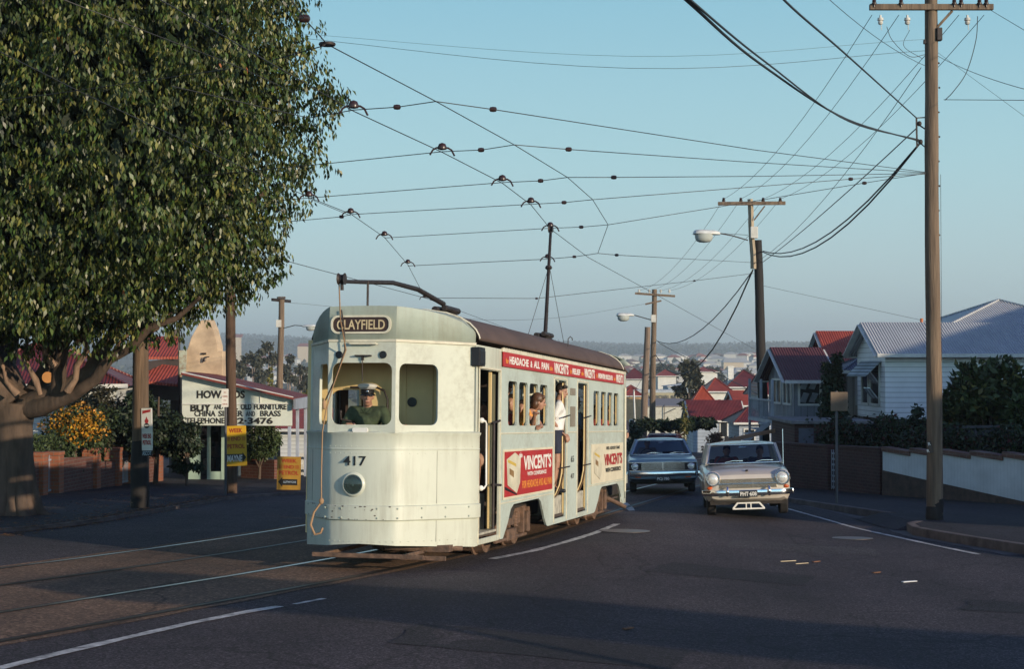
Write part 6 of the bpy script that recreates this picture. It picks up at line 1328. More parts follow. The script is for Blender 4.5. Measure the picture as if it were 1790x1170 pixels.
# generic gabled or hipped house
def house(name, label, base, ang, L, Wd, hw, hr, wallm, roofm, kind='gable', over=.35, wins=(), trim=M_wtrim, cat='house', group=None, chim=None, underh=0, underm=None, hipf=1.0):
    """ridge along local x; base at the near left corner of the wall (local origin), y goes away"""
    t = thing(name, label, cat, loc=base, rz=ang, group=group); mb = MB(); z0 = underh
    if underh: m2 = MB(); m2.box(.15, L - .15, .15, Wd - .15, -1.5, underh); m2.build('understorey', underm or M_brk, t)
    else: z0 = -.8
    mb.box(0, L, 0, Wd, z0, underh + hw)
    H = underh + hw
    if kind == 'gable':
        for x in (0, L - .03): mb.prism([(x, 0, H), (x, Wd, H), (x, Wd / 2, H + hr)], (.03, 0, 0))
    mb.build('wall', wallm, t)
    mb = MB(); th = .06; sl = hr / (Wd / 2)
    if kind == 'gable':
        for s in (0, 1):
            y0 = -over if s == 0 else Wd + over; zl = H - over * sl
            mb.prism([(-over, y0, zl), (-over, Wd / 2, H + hr + .004 * s), (-over, Wd / 2, H + hr + th), (-over, y0, zl + th)], (L + 2 * over, 0, 0))
        rf = mb.build('roof', roofm, t)
        for x in (-over - .02, L + over - .0):
            mb = MB()
            for s in (0, 1):
                y0 = -over if s == 0 else Wd + over; mb.bar((x + .01, y0, H - over * sl - .03), (x + .01, Wd / 2, H + hr - .03), .03, .17, up=(1, 0, 0))
            mb.build('barge_board', trim, t)
    else:
        e = over; r0 = Wd / 2 * hipf; pts = [(-e, -e, H - e * sl * .6), (L + e, -e, H - e * sl * .6), (L + e, Wd + e, H - e * sl * .6), (-e, Wd + e, H - e * sl * .6), (min(r0, L / 2 - .01), Wd / 2, H + hr), (max(L - r0, L / 2 + .01), Wd / 2, H + hr)]
        mb.add(pts, [(0, 1, 5, 4), (1, 2, 5), (2, 3, 4, 5), (3, 0, 4), (0, 3, 2, 1)]); rf = mb.build('roof', roofm, t)
        mb = MB(); P_ = [Vector(p) for p in pts]
        for a, b in ((0, 4), (1, 5), (3, 4), (2, 5), (4, 5)): mb.bar(P_[a] + Vector((0, 0, .02)), P_[b] + Vector((0, 0, .02)), .09, .05)
        mb.build('ridge_cap', roofm, rf)
    mb = MB(); zg = H - over * sl * (1 if kind == 'gable' else .6)
    mb.box(-over, L + over, -over - .08, -over - .005, zg - .05, zg + .06); mb.build('gutter', trim, t); mb = MB(); mb.box(-over, L + over, Wd + over + .005, Wd + over + .08, zg - .05, zg + .06); mb.build('gutter', trim, t)
    if chim: mb = MB(); x, y, w, h = chim; mb.box(x, x + w, y, y + w, H + .2, H + hr + h); mb.box(x - .05, x + w + .05, y - .05, y + w + .05, H + hr + h, H + hr + h + .12); mb.build('chimney', M_wtrim if chim[2] < .6 else M_brk, rf)
    for wn in wins:
        side, a, b, c, d = wn[:5]                 # side: 'f' front (y=0), 'l' left end (x=0)
        M = frame((a, -.005, c), (1, 0, 0), (0, 0, 1)) if side == 'f' else frame((-.005, a, c), (0, -1, 0), (0, 0, 1))
        w_, h_ = b - a, d - c
        if side == 'l': M = frame((-.005, b, c), (0, -1, 0), (0, 0, 1))
        fr = plate('window_frame', [(-.07, -.07), (w_ + .07, -.07), (w_ + .07, h_ + .07), (-.07, h_ + .07)], [[(0, 0), (w_, 0), (w_, h_), (0, h_)]] if w_ < 1.2 else [[(0, 0), (w_ / 2 - .03, 0), (w_ / 2 - .03, h_), (0, h_)], [(w_ / 2 + .03, 0), (w_, 0), (w_, h_), (w_ / 2 + .03, h_)]], .08, M, trim, t)
        pm = MB(); pm.box(0, w_, 0, h_, -.015, .0); pm.build('pane', M_wglass, fr, M=M)
    return t
# white weatherboard cottage behind the hedge
b = at(40, 860, 42.5); b.z = G(b.x, b.y)
house('weatherboard_house', 'white weatherboard house half hidden behind the fig trunk and hedge', b + Vector((-2.2, 0, 0)), R(8), 4.6, 5, 2.75, 1.2, M_wb, M_roofm, 'hip', wins=(('f', .9, 1.7, 1.0, 2.2),))
# red roofed hall with a plaster gable front
Yp = 52; ab = lambda px, py, Y=Yp: at(px, py, Y)
hall = thing('old_hall', 'hall with a tall cream plaster gable front and red corrugated roof behind the shop', 'hall')
z0 = ab(350, 840).z
pl = [(313, 840), (313, 613), (328, 612), (329, 640), (337, 600), (346, 578), (352, 573), (368, 573), (374, 580), (383, 640), (388, 614), (388, 840)]
pl = [(314, 840), (314, 613), (327, 612), (334, 590), (343, 574), (351, 560), (366, 559), (373, 575), (381, 606), (381, 614), (389, 614), (389, 840)]
mb = MB(); mb.prism([ab(x, y) for x, y in pl], (.08, .5, 0)); hf = mb.build('gable_front', M_plaster, hall, bevel=.02)
mb = MB(); mb.prism([ab(313.5, 655, Yp - .02), ab(313.5, 613, Yp - .02), ab(327, 612, Yp - .02), ab(325, 655, Yp - .02)], (.0, -.05, 0)); mb.build('side_buttress', mat('flaking pale green paint', (.40, .50, .42), .8, 0, .3, 9, tint=(.3, .22, .15)), hall)
mb = MB(); mb.prism([ab(x, y, Yp - .06) for x, y in ((352, 617), (360, 617), (360, 620), (352, 620))], (0, .05, 0)); mb.tube([ab(357, 632, Yp - .1), ab(357, 625, Yp - .12), ab(366, 624, Yp - .12)], .02, 6); mb.tube([ab(357, 627, Yp - .1), ab(357, 633, Yp - .1)], .04, 6); mb.build('lamp_bracket', M_iron, hall)
mb = MB(); r1 = [ab(263, 598, 49), ab(300, 585, 49), ab(312, 590, 51.5), ab(309, 650, 51.9), ab(318, 664, 51.9), ab(262, 626, 47.5)]
a_, b__, c_, d_ = at(240, 575, 50.5), at(314, 585, 52.3), at(314, 622, 51.5), at(240, 650, 47.6)
q1, q2, q3 = at(250, 588, 51.5), at(311, 588, 52), at(311, 624, 50.3); mb.prism([q1, q2, q3, q1 + q3 - q2], (0, 0, -.08)); mb.build('roof', M_roofr, hall)
mb = MB(); q1, q2, q3 = at(250, 634, 49.6), at(311, 640, 50.0), at(311, 672, 48.6); mb.prism([q1, q2, q3, q1 + q3 - q2], (0, 0, -.08)); mb.build('lower_roof', M_roofr, hall)
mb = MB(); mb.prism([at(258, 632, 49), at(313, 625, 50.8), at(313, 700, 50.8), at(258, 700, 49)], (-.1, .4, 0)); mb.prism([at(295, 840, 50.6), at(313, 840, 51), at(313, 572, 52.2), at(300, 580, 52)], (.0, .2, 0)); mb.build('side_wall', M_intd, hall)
# shop with the painted fascia
Ys = 44.0; sp_ = lambda px, py, d=0: at(px, py, Ys - d)
shop = thing('furniture_shop', 'shop with a white fascia advertising old furniture, china, silver and brass', 'shop')
mb = MB(); mb.prism([sp_(318, 655), sp_(342, 661), sp_(510, 697), sp_(510, 706), sp_(318, 706)], (0, .12, 0)); mb.prism([sp_(318, 708), sp_(510, 706), sp_(510, 745), sp_(318, 744)], (0, .12, 0)); fs = mb.build('fascia', mat('white signboard paint', (.62, .66, .58), .6, 0, .05, 3), shop, bevel=.006)
mb = MB(); mb.bar(sp_(318, 653, .02), sp_(512, 697, .02), .10, .10); mb.build('barge_board', M_wtrim, shop, bevel=.005)
mb = MB()
for px in (394, 455): mb.bar(sp_(px, 706, .01), sp_(px, 675 if px < 420 else 689, .01), .04, .02)
mb.bar(sp_(318, 707, .02), sp_(510, 706, .02), .03, .03); mb.build('fascia_battens', M_wtrim, shop)
M_ink = mat('black sign paint', (.02, .018, .016), .6)
def sl(s, x0, x1, yb, hpx, bold=.03, m=M_ink, yb1=None): 
    a, b = sp_(x0, yb, .012), sp_(x1, yb if yb1 is None else yb1, .012); text('lettering', s, frame((a + b) / 2, b - a, (0, 0, 1)), m, fs, h=hpx * Ys / F, w=(b - a).length, bold=bold, t=.004)
sl('HOWARDS', 344, 428, 696, 13, .035); sl('BUY', 333, 370, 719, 13, .04); sl('AND', 374, 390, 716, 9, .0); sl('SELL', 393, 416, 716, 10, .03); sl('OLD', 421, 440, 716, 10, .03); sl('FURNITURE', 444, 501, 716, 10, .03)
sl('CHINA', 340, 377, 728, 10, .02); sl('SILVER', 382, 425, 728, 10, .02); sl('AND', 430, 446, 728, 9, .0); sl('BRASS', 455, 491, 728, 10, .02); sl('TELEPHONE', 325, 393, 740.5, 10, .02); sl('62·3476', 404, 477, 741, 10.5, .035)
mb = MB(); mb.prism([sp_(316, 652, .3), sp_(513, 696, .3), at(545, 692, 50), at(385, 655, 53), at(330, 650, 51)], (0, 0, -.05)); mb.build('roof', lined('rust red roof iron', (.22, .045, .03), 1, .09, round_=True, dark=.8), shop)
mb = MB(); mb.prism([at(513, 698, Ys - .2), at(546, 692, 49.8), at(546, 712, 49.8), at(513, 716, Ys - .2)], (.06, 0, 0)); mb.build('side_valance', lined('pale blue valance', (.40, .44, .50), 1, .12), shop)
zb = G(-7, 44) + .05
def post(px, Y, top, w=.09, m=mat('pale blue post paint', (.36, .40, .48), .55)): 
    p = at(px, 740, Y); q = MB(); q.box(p.x - w / 2, p.x + w / 2, p.y - w / 2, p.y + w / 2, G(p.x, p.y) + .05, at(px, top, Y).z); q.build('verandah_post', m, shop, bevel=.006)
post(506, 44.1, 746); post(520, 46.3, 712); post(534, 48.6, 708)
mb = MB(); xa_, xb_ = at(325, 740, 45.6).x, at(478, 740, 45.6).x; zt = at(400, 738, 45.6).z
wl = []
for a, b in ((325, 350), (362, 368), (387, 392), (392, 400)): 
    x0, x1 = at(a, 740, 45.4).x, at(b, 740, 45.4).x; mb.box(x0, x1, 45.4, 45.5, zb - .3, zt + .3)
mb.box(at(362, 740, 45.4).x, at(400, 740, 45.4).x, 45.42, 45.5, zb - .3, at(370, 825, 45.4).z); mb.build('shop_wall', M_green, shop)
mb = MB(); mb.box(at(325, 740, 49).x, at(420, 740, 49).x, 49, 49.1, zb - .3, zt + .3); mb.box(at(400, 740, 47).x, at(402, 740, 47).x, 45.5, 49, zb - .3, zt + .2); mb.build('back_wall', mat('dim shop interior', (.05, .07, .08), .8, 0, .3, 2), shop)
mb = MB(); mb.box(at(364, 740, 45.45).x, at(389, 740, 45.45).x, 45.44, 45.46, at(370, 824, 45.4).z, zt + .2); mb.build('shop_window', M_cglass, shop)
mb = MB(); rr = random.Random(3)
for i in range(16): x = rr.uniform(at(352, 740, 46.5).x, at(396, 740, 46.5).x); z = rr.uniform(zb + .3, zb + 1.5); s = rr.uniform(.06, .18); mb.box(x - s, x + s, 46.5, 46.6 + s, z - s, z + s)
mb.build('goods_on_display', mat('mixed old goods', (.16, .10, .07), .7, 0, .4, 4, tint=(.05, .07, .09)), shop, bevel=.02)
wr_ = wallrun('low_brick_wall', 'low red brick wall right of the shop door behind the pole', (at(425, 800, 47).x, 47), (at(482, 800, 46).x, 46.2), 0, .62, .62, .2, M_brk, cat='wall')
for px, lab in ((444, 'red flower pot on the low brick wall, left one'), (456, 'red flower pot on the low brick wall, right one')):
    p = at(px, 812, 46.5); p.z = G(p.x, p.y) + .60; q = MB(); q.lathe([(.10, 0), (.15, .22), (.17, .22), (.17, .27), (.13, .27), (.12, .2)], 14, o=p); tag(q.build('flower_pot', mat('terracotta red', (.42, .10, .06), .7)), lab, 'flower pot')
wf = thing('picket_fence', 'short white paling fence beside the tram\'s left edge', 'fence'); mb = MB(); a, b = at(522, 850, 50), at(545, 852, 49)
a.z = G(a.x, a.y); b.z = G(b.x, b.y)
for k in range(9): p = a.lerp(b, k / 8); mb.box(p.x - .02, p.x + .02, p.y - .01, p.y + .01, p.z, p.z + .75)
mb.bar(a + Vector((0, .03, .6)), b + Vector((0, .03, .6)), .03, .07); mb.bar(a + Vector((0, .03, .2)), b + Vector((0, .03, .2)), .03, .07); mb.build('paling', M_wtrim, wf)
b = at(490, 850, 62); b.z = G(b.x, b.y); house('cottage', 'small white cottage with a red roof glimpsed through the shop verandah', b, R(-8), 5, 5, 1.5, .65, M_wb, M_roofr, 'gable')
# street signs
M_yel = mat('yellow sign enamel', (.70, .40, .02), .5, 0, .04, 3)
M_sred = mat('sign red paint', (.42, .05, .02), .5)
def board(name, label, c, w, h, m, tilt=0, face=0, cat='sign'):
    M = Matrix.Translation(c) @ Matrix.Rotation(R(face), 4, 'Z') @ Matrix.Rotation(R(tilt), 4, 'Y'); t = thing(name, label, cat, M=M)
    F0 = frame((0, 0, 0), (1, 0, 0), (0, 0, 1)); plate('sign_board', rrect(-w / 2, w / 2, -h / 2, h / 2, .01, 1), [], .018, F0, m, t); return t
def btx(t, s, x, z, h, w, m, bold=.03): text('lettering', s, frame((x, -.0125, z), (1, 0, 0), (0, 0, 1)), m, t, h=h, w=w, bold=bold, t=.001)
c = at(413, 780, l2.y - .24); t = board('petrol_sign', 'yellow WEEK END PETROL sign on the pole, a black and white MAYNE arrow below', c, .495, .94, M_yel, tilt=-2, face=-8)
btx(t, 'WEEK', .0, .315, .10, .33, M_sred); btx(t, 'END', .0, .125, .09, .23, M_sred); btx(t, 'PETROL', .0, -.055, .10, .42, M_sred)
for sx in (-1, 1): 
    q = MB(); 
    for k in range(4): q.box(sx * .185 - .04, sx * .185 + .04, -.0145, -.0105, .125 + k * .024, .135 + k * .024)
    q.build('stripe_mark', M_sred, t)
q = plate('arrow_mark', [(-.235, -.335), (.15, -.335), (.15, -.39), (.235, -.27), (.15, -.15), (.15, -.19), (-.235, -.19)], [], .003, frame((0, -.0115, -.0), (1, 0, 0), (0, 0, 1)), M_ink, t)
text('lettering', 'MAYNE', frame((-.04, -.0145, -.36), (1, 0, 0), (0, 0, 1)), M_white, t, h=.15, w=.37, bold=.035, t=.001, shear=.12)
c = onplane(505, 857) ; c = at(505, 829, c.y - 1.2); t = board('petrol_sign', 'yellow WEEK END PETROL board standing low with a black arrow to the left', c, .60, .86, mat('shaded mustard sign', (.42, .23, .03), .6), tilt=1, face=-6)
btx(t, 'WEEK', 0, .285, .09, .40, M_sred); btx(t, 'END', 0, .135, .085, .26, M_sred); btx(t, 'PETROL', 0, -.02, .10, .50, M_sred)
for sx in (-1, 1):
    q = MB()
    for k in range(4): q.box(sx * .21 - .05, sx * .21 + .05, -.0145, -.0105, .135 + k * .023, .144 + k * .023)
    q.build('stripe_mark', M_sred, t)
plate('arrow_mark', [(.22, -.13), (-.16, -.13), (-.16, -.08), (-.27, -.2), (-.16, -.33), (-.16, -.28), (.22, -.28)], [], .003, frame((0, -.0115, 0), (1, 0, 0), (0, 0, 1)), M_ink, t); btx(t, 'LUTWYCHE', .03, -.225, .05, .32, mat('pale blue lettering', (.4, .5, .6)), .02)
q = MB(); q.bar((-.25, .05, -.42), (-.25, .05, -.9), .04, .04); q.bar((.25, .05, -.42), (.25, .05, -.9), .04, .04); q.build('sign_legs', M_iron, t)
c = at(257, 751, l1.y - .22); t = board('petrol_sign', 'white WEEK END PETROL sign with a torch emblem on the dark pole', c, .235, .82, M_white, tilt=-1.5, face=-20)
q = plate('red_banner', [(-.10, .30), (.10, .34), (.085, .355), (.10, .385), (-.10, .36), (-.085, .335)], [], .002, frame((0, -.011, 0), (1, 0, 0), (0, 0, 1)), M_red, t)
btx(t, 'WEEK END', 0, -.17, .085, .20, M_red, .04); btx(t, 'PETROL', 0, -.295, .085, .19, M_red, .04)
plate('emblem_torch', [(-.03, .12), (.03, .12), (.045, .17), (.02, .20), (0, .25), (-.02, .20), (-.045, .17)], [], .002, frame((0, -.011, 0), (1, 0, 0), (0, 0, 1)), M_red, t); plate('emblem_oval', [(.06 * math.cos(a * .393), .07 + .05 * math.sin(a * .393)) for a in range(16)], [], .002, frame((0, -.0115, 0), (1, 0, 0), (0, 0, 1)), M_black, t)
plate('emblem_band', [(-.045, .06), (.045, .06), (.045, .085), (-.045, .085)], [], .002, frame((0, -.0135, 0), (1, 0, 0), (0, 0, 1)), M_white, t)
q = MB(); q.box(-.115, .12, -.02, 0, -.52, -.41); pq = q.build('lower_board', M_black, t); text('lettering', 'ASCOT', frame((0, -.0215, -.50), (1, 0, 0), (0, 0, 1)), mat('pale blue lettering', (.4, .5, .6)), pq, h=.08, w=.2, bold=.02, t=.001)
g_ = onplane(394, 870); t = thing('parking_sign', 'small white sign with red lettering on a thin post before the shop', 'sign', g_ - Vector((0, 0, .1)))
q = MB(); q.tube([(0, 0, 0), (0, 0, at(396, 684, g_.y).z - g_.z + .1)], .028, 10); q.build('post', mat('dull metal post', (.10, .10, .11), .5, .3), t, smooth=60)
zc = at(395, 696, g_.y).z - g_.z + .1; sb = plate('sign_board', rrect(-.08, .08, -.21, .21, .01, 1), [], .01, frame((-.01, -.04, zc), (1, 0, 0), (0, 0, 1)), M_white, t)
for k, s in enumerate(('NO', 'STANDING', '4-6', 'MON-FRI')): text('lettering', s, frame((-.01, -.047, zc + .11 - k * .09), (1, 0, 0), (0, 0, 1)), M_sred, sb, h=.035, w=(.05, .12, .06, .11)[k], bold=.0, t=.001)
# ------------------------------------------------------------------ right side
M_ww = lined('white painted ribbed wall', (.62, .63, .64), 0, .11, dark=.8, width=.08, bump=.4, var=.08)
M_cap = brick('brown brick coping', (.17, .08, .055), (.12, .06, .045), (.2, .15, .12), axes='XZ')
M_stone = mat('rough brown stone', (.085, .055, .042), .95, 0, .35, 5, bump=1.0, bscale=9, tint=(.05, .035, .03))
def gp(x, y, z=0.0): return Vector((x, y, G(x, y) + z))
A_, B_ = gp(9.47, 39.6), gp(13.6, 30.9)
D_ = (B_ - A_); ang = math.atan2(D_.y, D_.x); LL = math.hypot(D_.x, D_.y)
rw_ = thing('retaining_wall', 'white ribbed garden wall with stepped brown brick coping at the right', 'wall', A_, ang)
def wz(x): return D_.z * x / LL
mb = MB(); mb.prism([(0, -.16, -.4), (LL, -.16, wz(LL) - .4), (LL, -.16, wz(LL) + .0), (LL * .52, -.16, wz(LL * .52) + .10), (0, -.16, .66)], (0, .28, 0)); mb.build('stone_base', M_stone, rw_, bevel=.01)
n = 9
for i in range(n):
    x0, x1 = LL * i / n, LL * (i + 1) / n; top = 1.14 + (wz(x0) - .01 * i); tp1 = top - .07
    lo = lambda x: wz(x) + max(.0, .64 - .54 * x / (LL * .52)) if x < LL * .52 else wz(x) + .08
    mb = MB(); mb.prism([(x0, -.13, lo(x0) - .02), (x1, -.13, lo(x1) - .02), (x1, -.13, tp1), (x0, -.13, top)], (0, .22, 0)); mb.build('wall_panel', M_ww, rw_)
    mb = MB(); mb.prism([(x0, -.18, top), (x1, -.18, tp1), (x1, -.18, tp1 + .115), (x0, -.18, top + .115)], (0, .32, 0)); mb.build('coping', M_cap, rw_, bevel=.01)
M_dbrk = brick('dark red brick', (.075, .028, .024), (.055, .022, .02), (.09, .06, .05), axes='XZ')
a, b = gp(7.95, 43.8), gp(9.42, 39.75); bw = wallrun('brick_wall', 'dark red brick street wall between the grey house and the white wall', (8.72, 41.9), (9.42, 39.75), 0, 1.18, 1.16, .22, M_dbrk, M_dbrk, cat='wall')
wallrun('', '', (7.6, 44.8), (8.60, 42.25), 0, 1.22, 1.18, .22, M_dbrk, M_dbrk, root=bw)
g = thing('garden_gate', 'narrow pale barred gate set in the dark red brick street wall', 'gate', gp(8.66, 42.07), math.atan2(-.35, .12)); mb = MB()
for k in range(7): z = .12 + k * .15; mb.bar((-.15, 0, z), (.15, 0, z), .02, .05)
for x in (-.15, -.05, .05, .15): mb.bar((x, 0, .05), (x, 0, 1.12), .02, .02)
mb.build('gate_bars', mat('pale grey gate paint', (.42, .45, .48), .5), g)
# garage with a flat concrete roof
M_conc = mat('grey concrete', (.22, .21, .21), .9, 0, .2, 2)
x0, x1 = at(1389, 740, 46).x, at(1523, 740, 46).x; zt = at(1450, 742, 46).z; zg = G(8.5, 46)
gar = thing('brick_garage', 'low brick garage with a flat concrete slab roof behind the brick wall', 'garage'); mb = MB(); mb.box(x0, x1, 46, 50, zg - .5, zt); mb.build('wall', M_dbrk, gar)
mb = MB(); mb.box(x0 - .12, x1 + .1, 45.85, 50.1, zt + .002, zt + .11); mb.build('roof', M_conc, gar, bevel=.02)
mb = MB(); mb.box(x0 + .12, x0 + .55, 45.97, 46.0, zg, zt - .12); mb.build('door', mat('dim blue grey door', (.10, .11, .14), .6), gar)
mb = MB(); c = at(1512, 767, 43.6); mb.box(c.x - .14, c.x + .14, c.y, c.y + .15, c.z - .06, c.z + .06); tag(mb.build('mailbox', M_wtrim, bevel=.02), 'small white letter box among the dark hedge behind the brick wall', 'letter box')
# white weatherboard house
YW = 48.0; c = at(1548, 733, YW); fl = c.z; g0 = G(c.x, YW)
wh = house('weatherboard_house', 'white weatherboard house with a silver blue iron roof and striped window hood', (c.x, YW, g0), R(1), 13, 3.6, (at(1548, 613, YW).z - fl), .86, lined('white boards of the big house', (.78, .79, .79), 2, .155, dark=.55, width=.14, bump=1.0, var=.04), M_roofg, 'gable', over=.34, underh=fl - g0, underm=M_dbrk,
     wins=(('l', .7, 1.75, fl - g0 + .45, fl - g0 + 1.65), ('l', 2.1, 2.9, fl - g0 + .45, fl - g0 + 1.65)))
zt, zb = at(1545, 631, 48.6).z - g0, at(1520, 657, 48.7).z - g0
mb = MB(); mb.prism([(-.02, .45, zt), (-.02, 3.0, zt), (-.50, 3.0, zb), (-.50, .45, zb)], (0, 0, -.03)); mb.build('window_hood', lined('striped window hood', (.42, .50, .55), 2, .10, dark=.35, width=.45, bump=.1), wh)
mb = MB()
for y, a in ((.75, 50), (1.2, 55)):
    for k in (0, 1):
        z = fl - g0 + .62 + k * .52; mb.M = Matrix.Translation((-.03, y, z)) @ Matrix.Rotation(R(-38), 4, 'Y') @ Matrix.Rotation(R(90), 4, 'Z'); mb.box(0, .34, .0, .025, 0, .42)
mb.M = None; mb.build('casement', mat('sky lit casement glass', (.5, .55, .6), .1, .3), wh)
mb = MB(); mb.box(-.06, .06, -.06, .06, 0, 1) ; 
hb = at(1652, 640, 51.9); house('weatherboard_house', 'silver pyramid roofed house rising behind the right end of the white house', (hb.x, 51.9, G(hb.x, 52)), R(1), 5.4, 5.4, at(1660, 574, 52).z - G(hb.x, 52), 1.05, M_wb, M_roofg, 'hip', over=.3)
mb = MB(); c = at(1611, 572, 50.5); mb.tube([c, c + Vector((0, 0, .28))], .05, 8); v = mb.build('vent_pipe', mat('orange clay pipe', (.5, .15, .05), .7), wh); v.matrix_parent_inverse = wh.matrix_world.inverted() if False else Matrix.Identity(4); v.location = (0, 0, 0)
v.matrix_local = (Matrix.Translation((wh.location)) @ Matrix.Rotation(R(1), 4, 'Z')).inverted()
# red roofed house
c = at(1468, 650, 56.6); g0 = G(c.x, 56.6)
house('red_roofed_house', 'house with a bright red iron gable roof left of the white house', (c.x, 56.6, g0), R(1), 7, 4.4, at(1468, 637, 56.6).z - g0, 1.2, M_wbl, M_roofr, 'gable', over=.4)
c = at(1480, 650, 52.6); g0 = G(c.x, 52.6)
house('porch_annex', 'small boarded annex with a blue lean-to roof between the red and white houses', (c.x, 52.6, g0), R(1), 1.6, 2.6, at(1480, 648, 52.6).z - g0, .45, lined('cream vertical boards', (.42, .38, .33), 0, .2, dark=.6, width=.15), M_roofd, 'hip', over=.25, wins=(('f', .35, 1.1, at(0, 705, 52.6).z - g0, at(0, 664, 52.6).z - g0),))
# grey house with balcony
YG = 52.0; c = at(1388, 735, YG); fl = c.z; g0 = G(c.x, YG)
gh = house('grey_house', 'raised grey house with a dark gable roof, balcony rail and open white casements', (c.x, YG, g0), R(2), 1.05, 4.2, at(1388, 659, YG).z - fl, .95, lined('grey blue vertical boards', (.23, .25, .29), 0, .22, dark=.65, width=.14), lined('dark red and slate roof', (.12, .035, .035), 0, .09, round_=True), 'gable', over=.38, underh=fl - g0, underm=M_dbrk,
      wins=(('f', .20, .85, fl - g0 + .55, fl - g0 + 1.4), ('l', .4, 1.6, fl - g0 + .55, fl - g0 + 1.3), ('l', 2.0, 3.4, fl - g0 + .55, fl - g0 + 1.3)))
mb = MB()
for x in (.28, .58):
    for k in (0, 1): z = fl - g0 + .62 + k * .44; mb.M = Matrix.Translation((x - .10, -.06, z)) @ Matrix.Rotation(R(35), 4, 'X') @ Matrix.Rotation(R(12), 4, 'Y'); mb.box(0, .2, -.02, 0, 0, .38)
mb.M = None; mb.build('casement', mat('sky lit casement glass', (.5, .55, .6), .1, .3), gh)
mb = MB()
for k in range(18): mb.box(-.72, -.69, .1 + k * .23, .13 + k * .23, fl - g0, fl - g0 + .62)
mb.box(-.74, -.68, .05, 4.1, fl - g0 + .62, fl - g0 + .68); mb.box(-.76, 0, .0, 4.15, fl - g0 - .12, fl - g0)
for y in (.06, 2, 4.1): mb.box(-.75, -.67, y - .04, y + .04, -.5, fl - g0 + 1.35)
mb.build('balcony', mat('pale grey balcony paint', (.34, .37, .42), .6), gh)
mb = MB()
for k in range(9): mb.box(-1.0 - k * .24, -.72 - k * .24, .3, 1.1, fl - g0 - .16 - k * .17, fl - g0 - .11 - k * .17)
mb.bar((-.75, .3, fl - g0 - .1), (-2.9, .3, fl - g0 - 1.65), .05, .14); mb.build('stair', mat('pale grey stair paint', (.36, .38, .42), .6), gh)
rl = thing('timber_rail_fence', 'tan timber rail fence behind the champagne car roof', 'fence'); m_ = mat('tan fence timber', (.42, .24, .15), .8, 0, .15, 4); mb = MB()
pts = [at(1270, 772, 49), at(1310, 762, 49.2), at(1362, 752, 49.4), at(1388, 744, 49.6)]
for a, b in zip(pts, pts[1:]): mb.bar(a, b, .05, .12)
mb.build('rail', m_, rl)
for p in (pts[0] + Vector((0, 0, .1)), pts[2]): q = MB(); q.box(p.x - .06, p.x + .06, p.y - .06, p.y + .06, G(p.x, p.y) - .1, p.z + .06); q.build('post', m_, rl, bevel=.01)
# planting on the right
def tpx(name, label, px, py_top, Y, w_px, n, size, m, form, seed, **k):
    b = at(px, 640, Y); z = G(b.x, Y); h = at(px, py_top, Y).z - z; return tree(name, label, (b.x, Y, z), h, w_px / 2 * Y / F, n, size, m, form=form, seed=seed, **k)
tpx('cypress', 'taller dark ragged cypress before the red roofed house', 1463, 606, 49.5, 26, 2600, .16, M_lf['dark'], 'column', 3, trunk_r=.05)
tpx('cypress', 'shorter dark ragged cypress, left of the taller one', 1447, 622, 49.0, 24, 2600, .16, M_lf['dark'], 'column', 4, trunk_r=.05)
tpx('young_pine', 'small dark upturned pine left of the cypresses, above the garage slab', 1432, 690, 47.0, 20, 900, .14, M_lf['dark'], 'cone', 5, trunk_r=.03)
f_ = tpx('frangipani_tree', 'spreading frangipani with sunlit top leaves before the white house', 1728, 626, 43, 150, 6500, .22, [M_lf['mid'], M_lf['yel']], 'round', 8, trunk_r=.09, droop=-.1, sq=.9)
tpx('frangipani_tree', 'second frangipani cut by the right edge of the picture', 1800, 660, 42, 90, 3000, .20, M_lf['mid'], 'round', 9, trunk_r=.08, droop=-.1)
tpx('garden_shrub', 'spindly leafy plant left of the tall pole before the white boards', 1600, 700, 42, 50, 700, .13, M_lf['dark'], 'gum', 10, trunk_r=.03)
tpx('garden_shrub', 'dark shrub right behind the tall pole above the white wall', 1665, 725, 42, 70, 3000, .12, M_lf['dark'], 'bush', 12, trunk_r=.03)
for nm, lab, x0, y0, x1, y1, hh, n in (('hedge', 'dark overgrown hedge above the dark red brick wall', 9.0, 44.6, 10.6, 41.2, 1.8, 16000), ('hedge', 'dark overgrown hedge behind the white ribbed wall', 10.4, 40.4, 14.8, 32.4, 1.62, 26000)):
    t_ = rng.random(n); w_ = rng.normal(size=n) * .28; X_ = x0 + (x1 - x0) * t_ + w_ * .9; Y_ = y0 + (y1 - y0) * t_ + w_ * .4; Z_ = np.array([G(a, b) for a, b in zip(X_, Y_)]) + rng.random(n) ** .7 * hh * (1 + .10 * np.sin(X_ * 7) + .08 * np.sin(Y_ * 13))
    h_ = thing(nm, lab, 'hedge'); leaves('foliage', np.c_[X_, Y_, Z_], rng.normal(size=(n, 3)), .12, [M_lf['dark'], leafm('dark red leaf', (.06, .012, .010))], h_, droop=.2, wid=.5, mix=.12)
pf = thing('picket_fence', 'dark grey paling fence below the frangipani trees', 'fence'); mb = MB()
for k in range(26): a = at(1655 + k * 6.4, 760, 41.6); mb.box(a.x - .035, a.x + .035, 41.6, 41.63, a.z - .7, a.z + .12)
mb.bar(at(1650, 748, 41.66), at(1820, 744, 41.66), .03, .07); mb.build('paling', mat('dark grey paling', (.055, .055, .065), .8), pf)
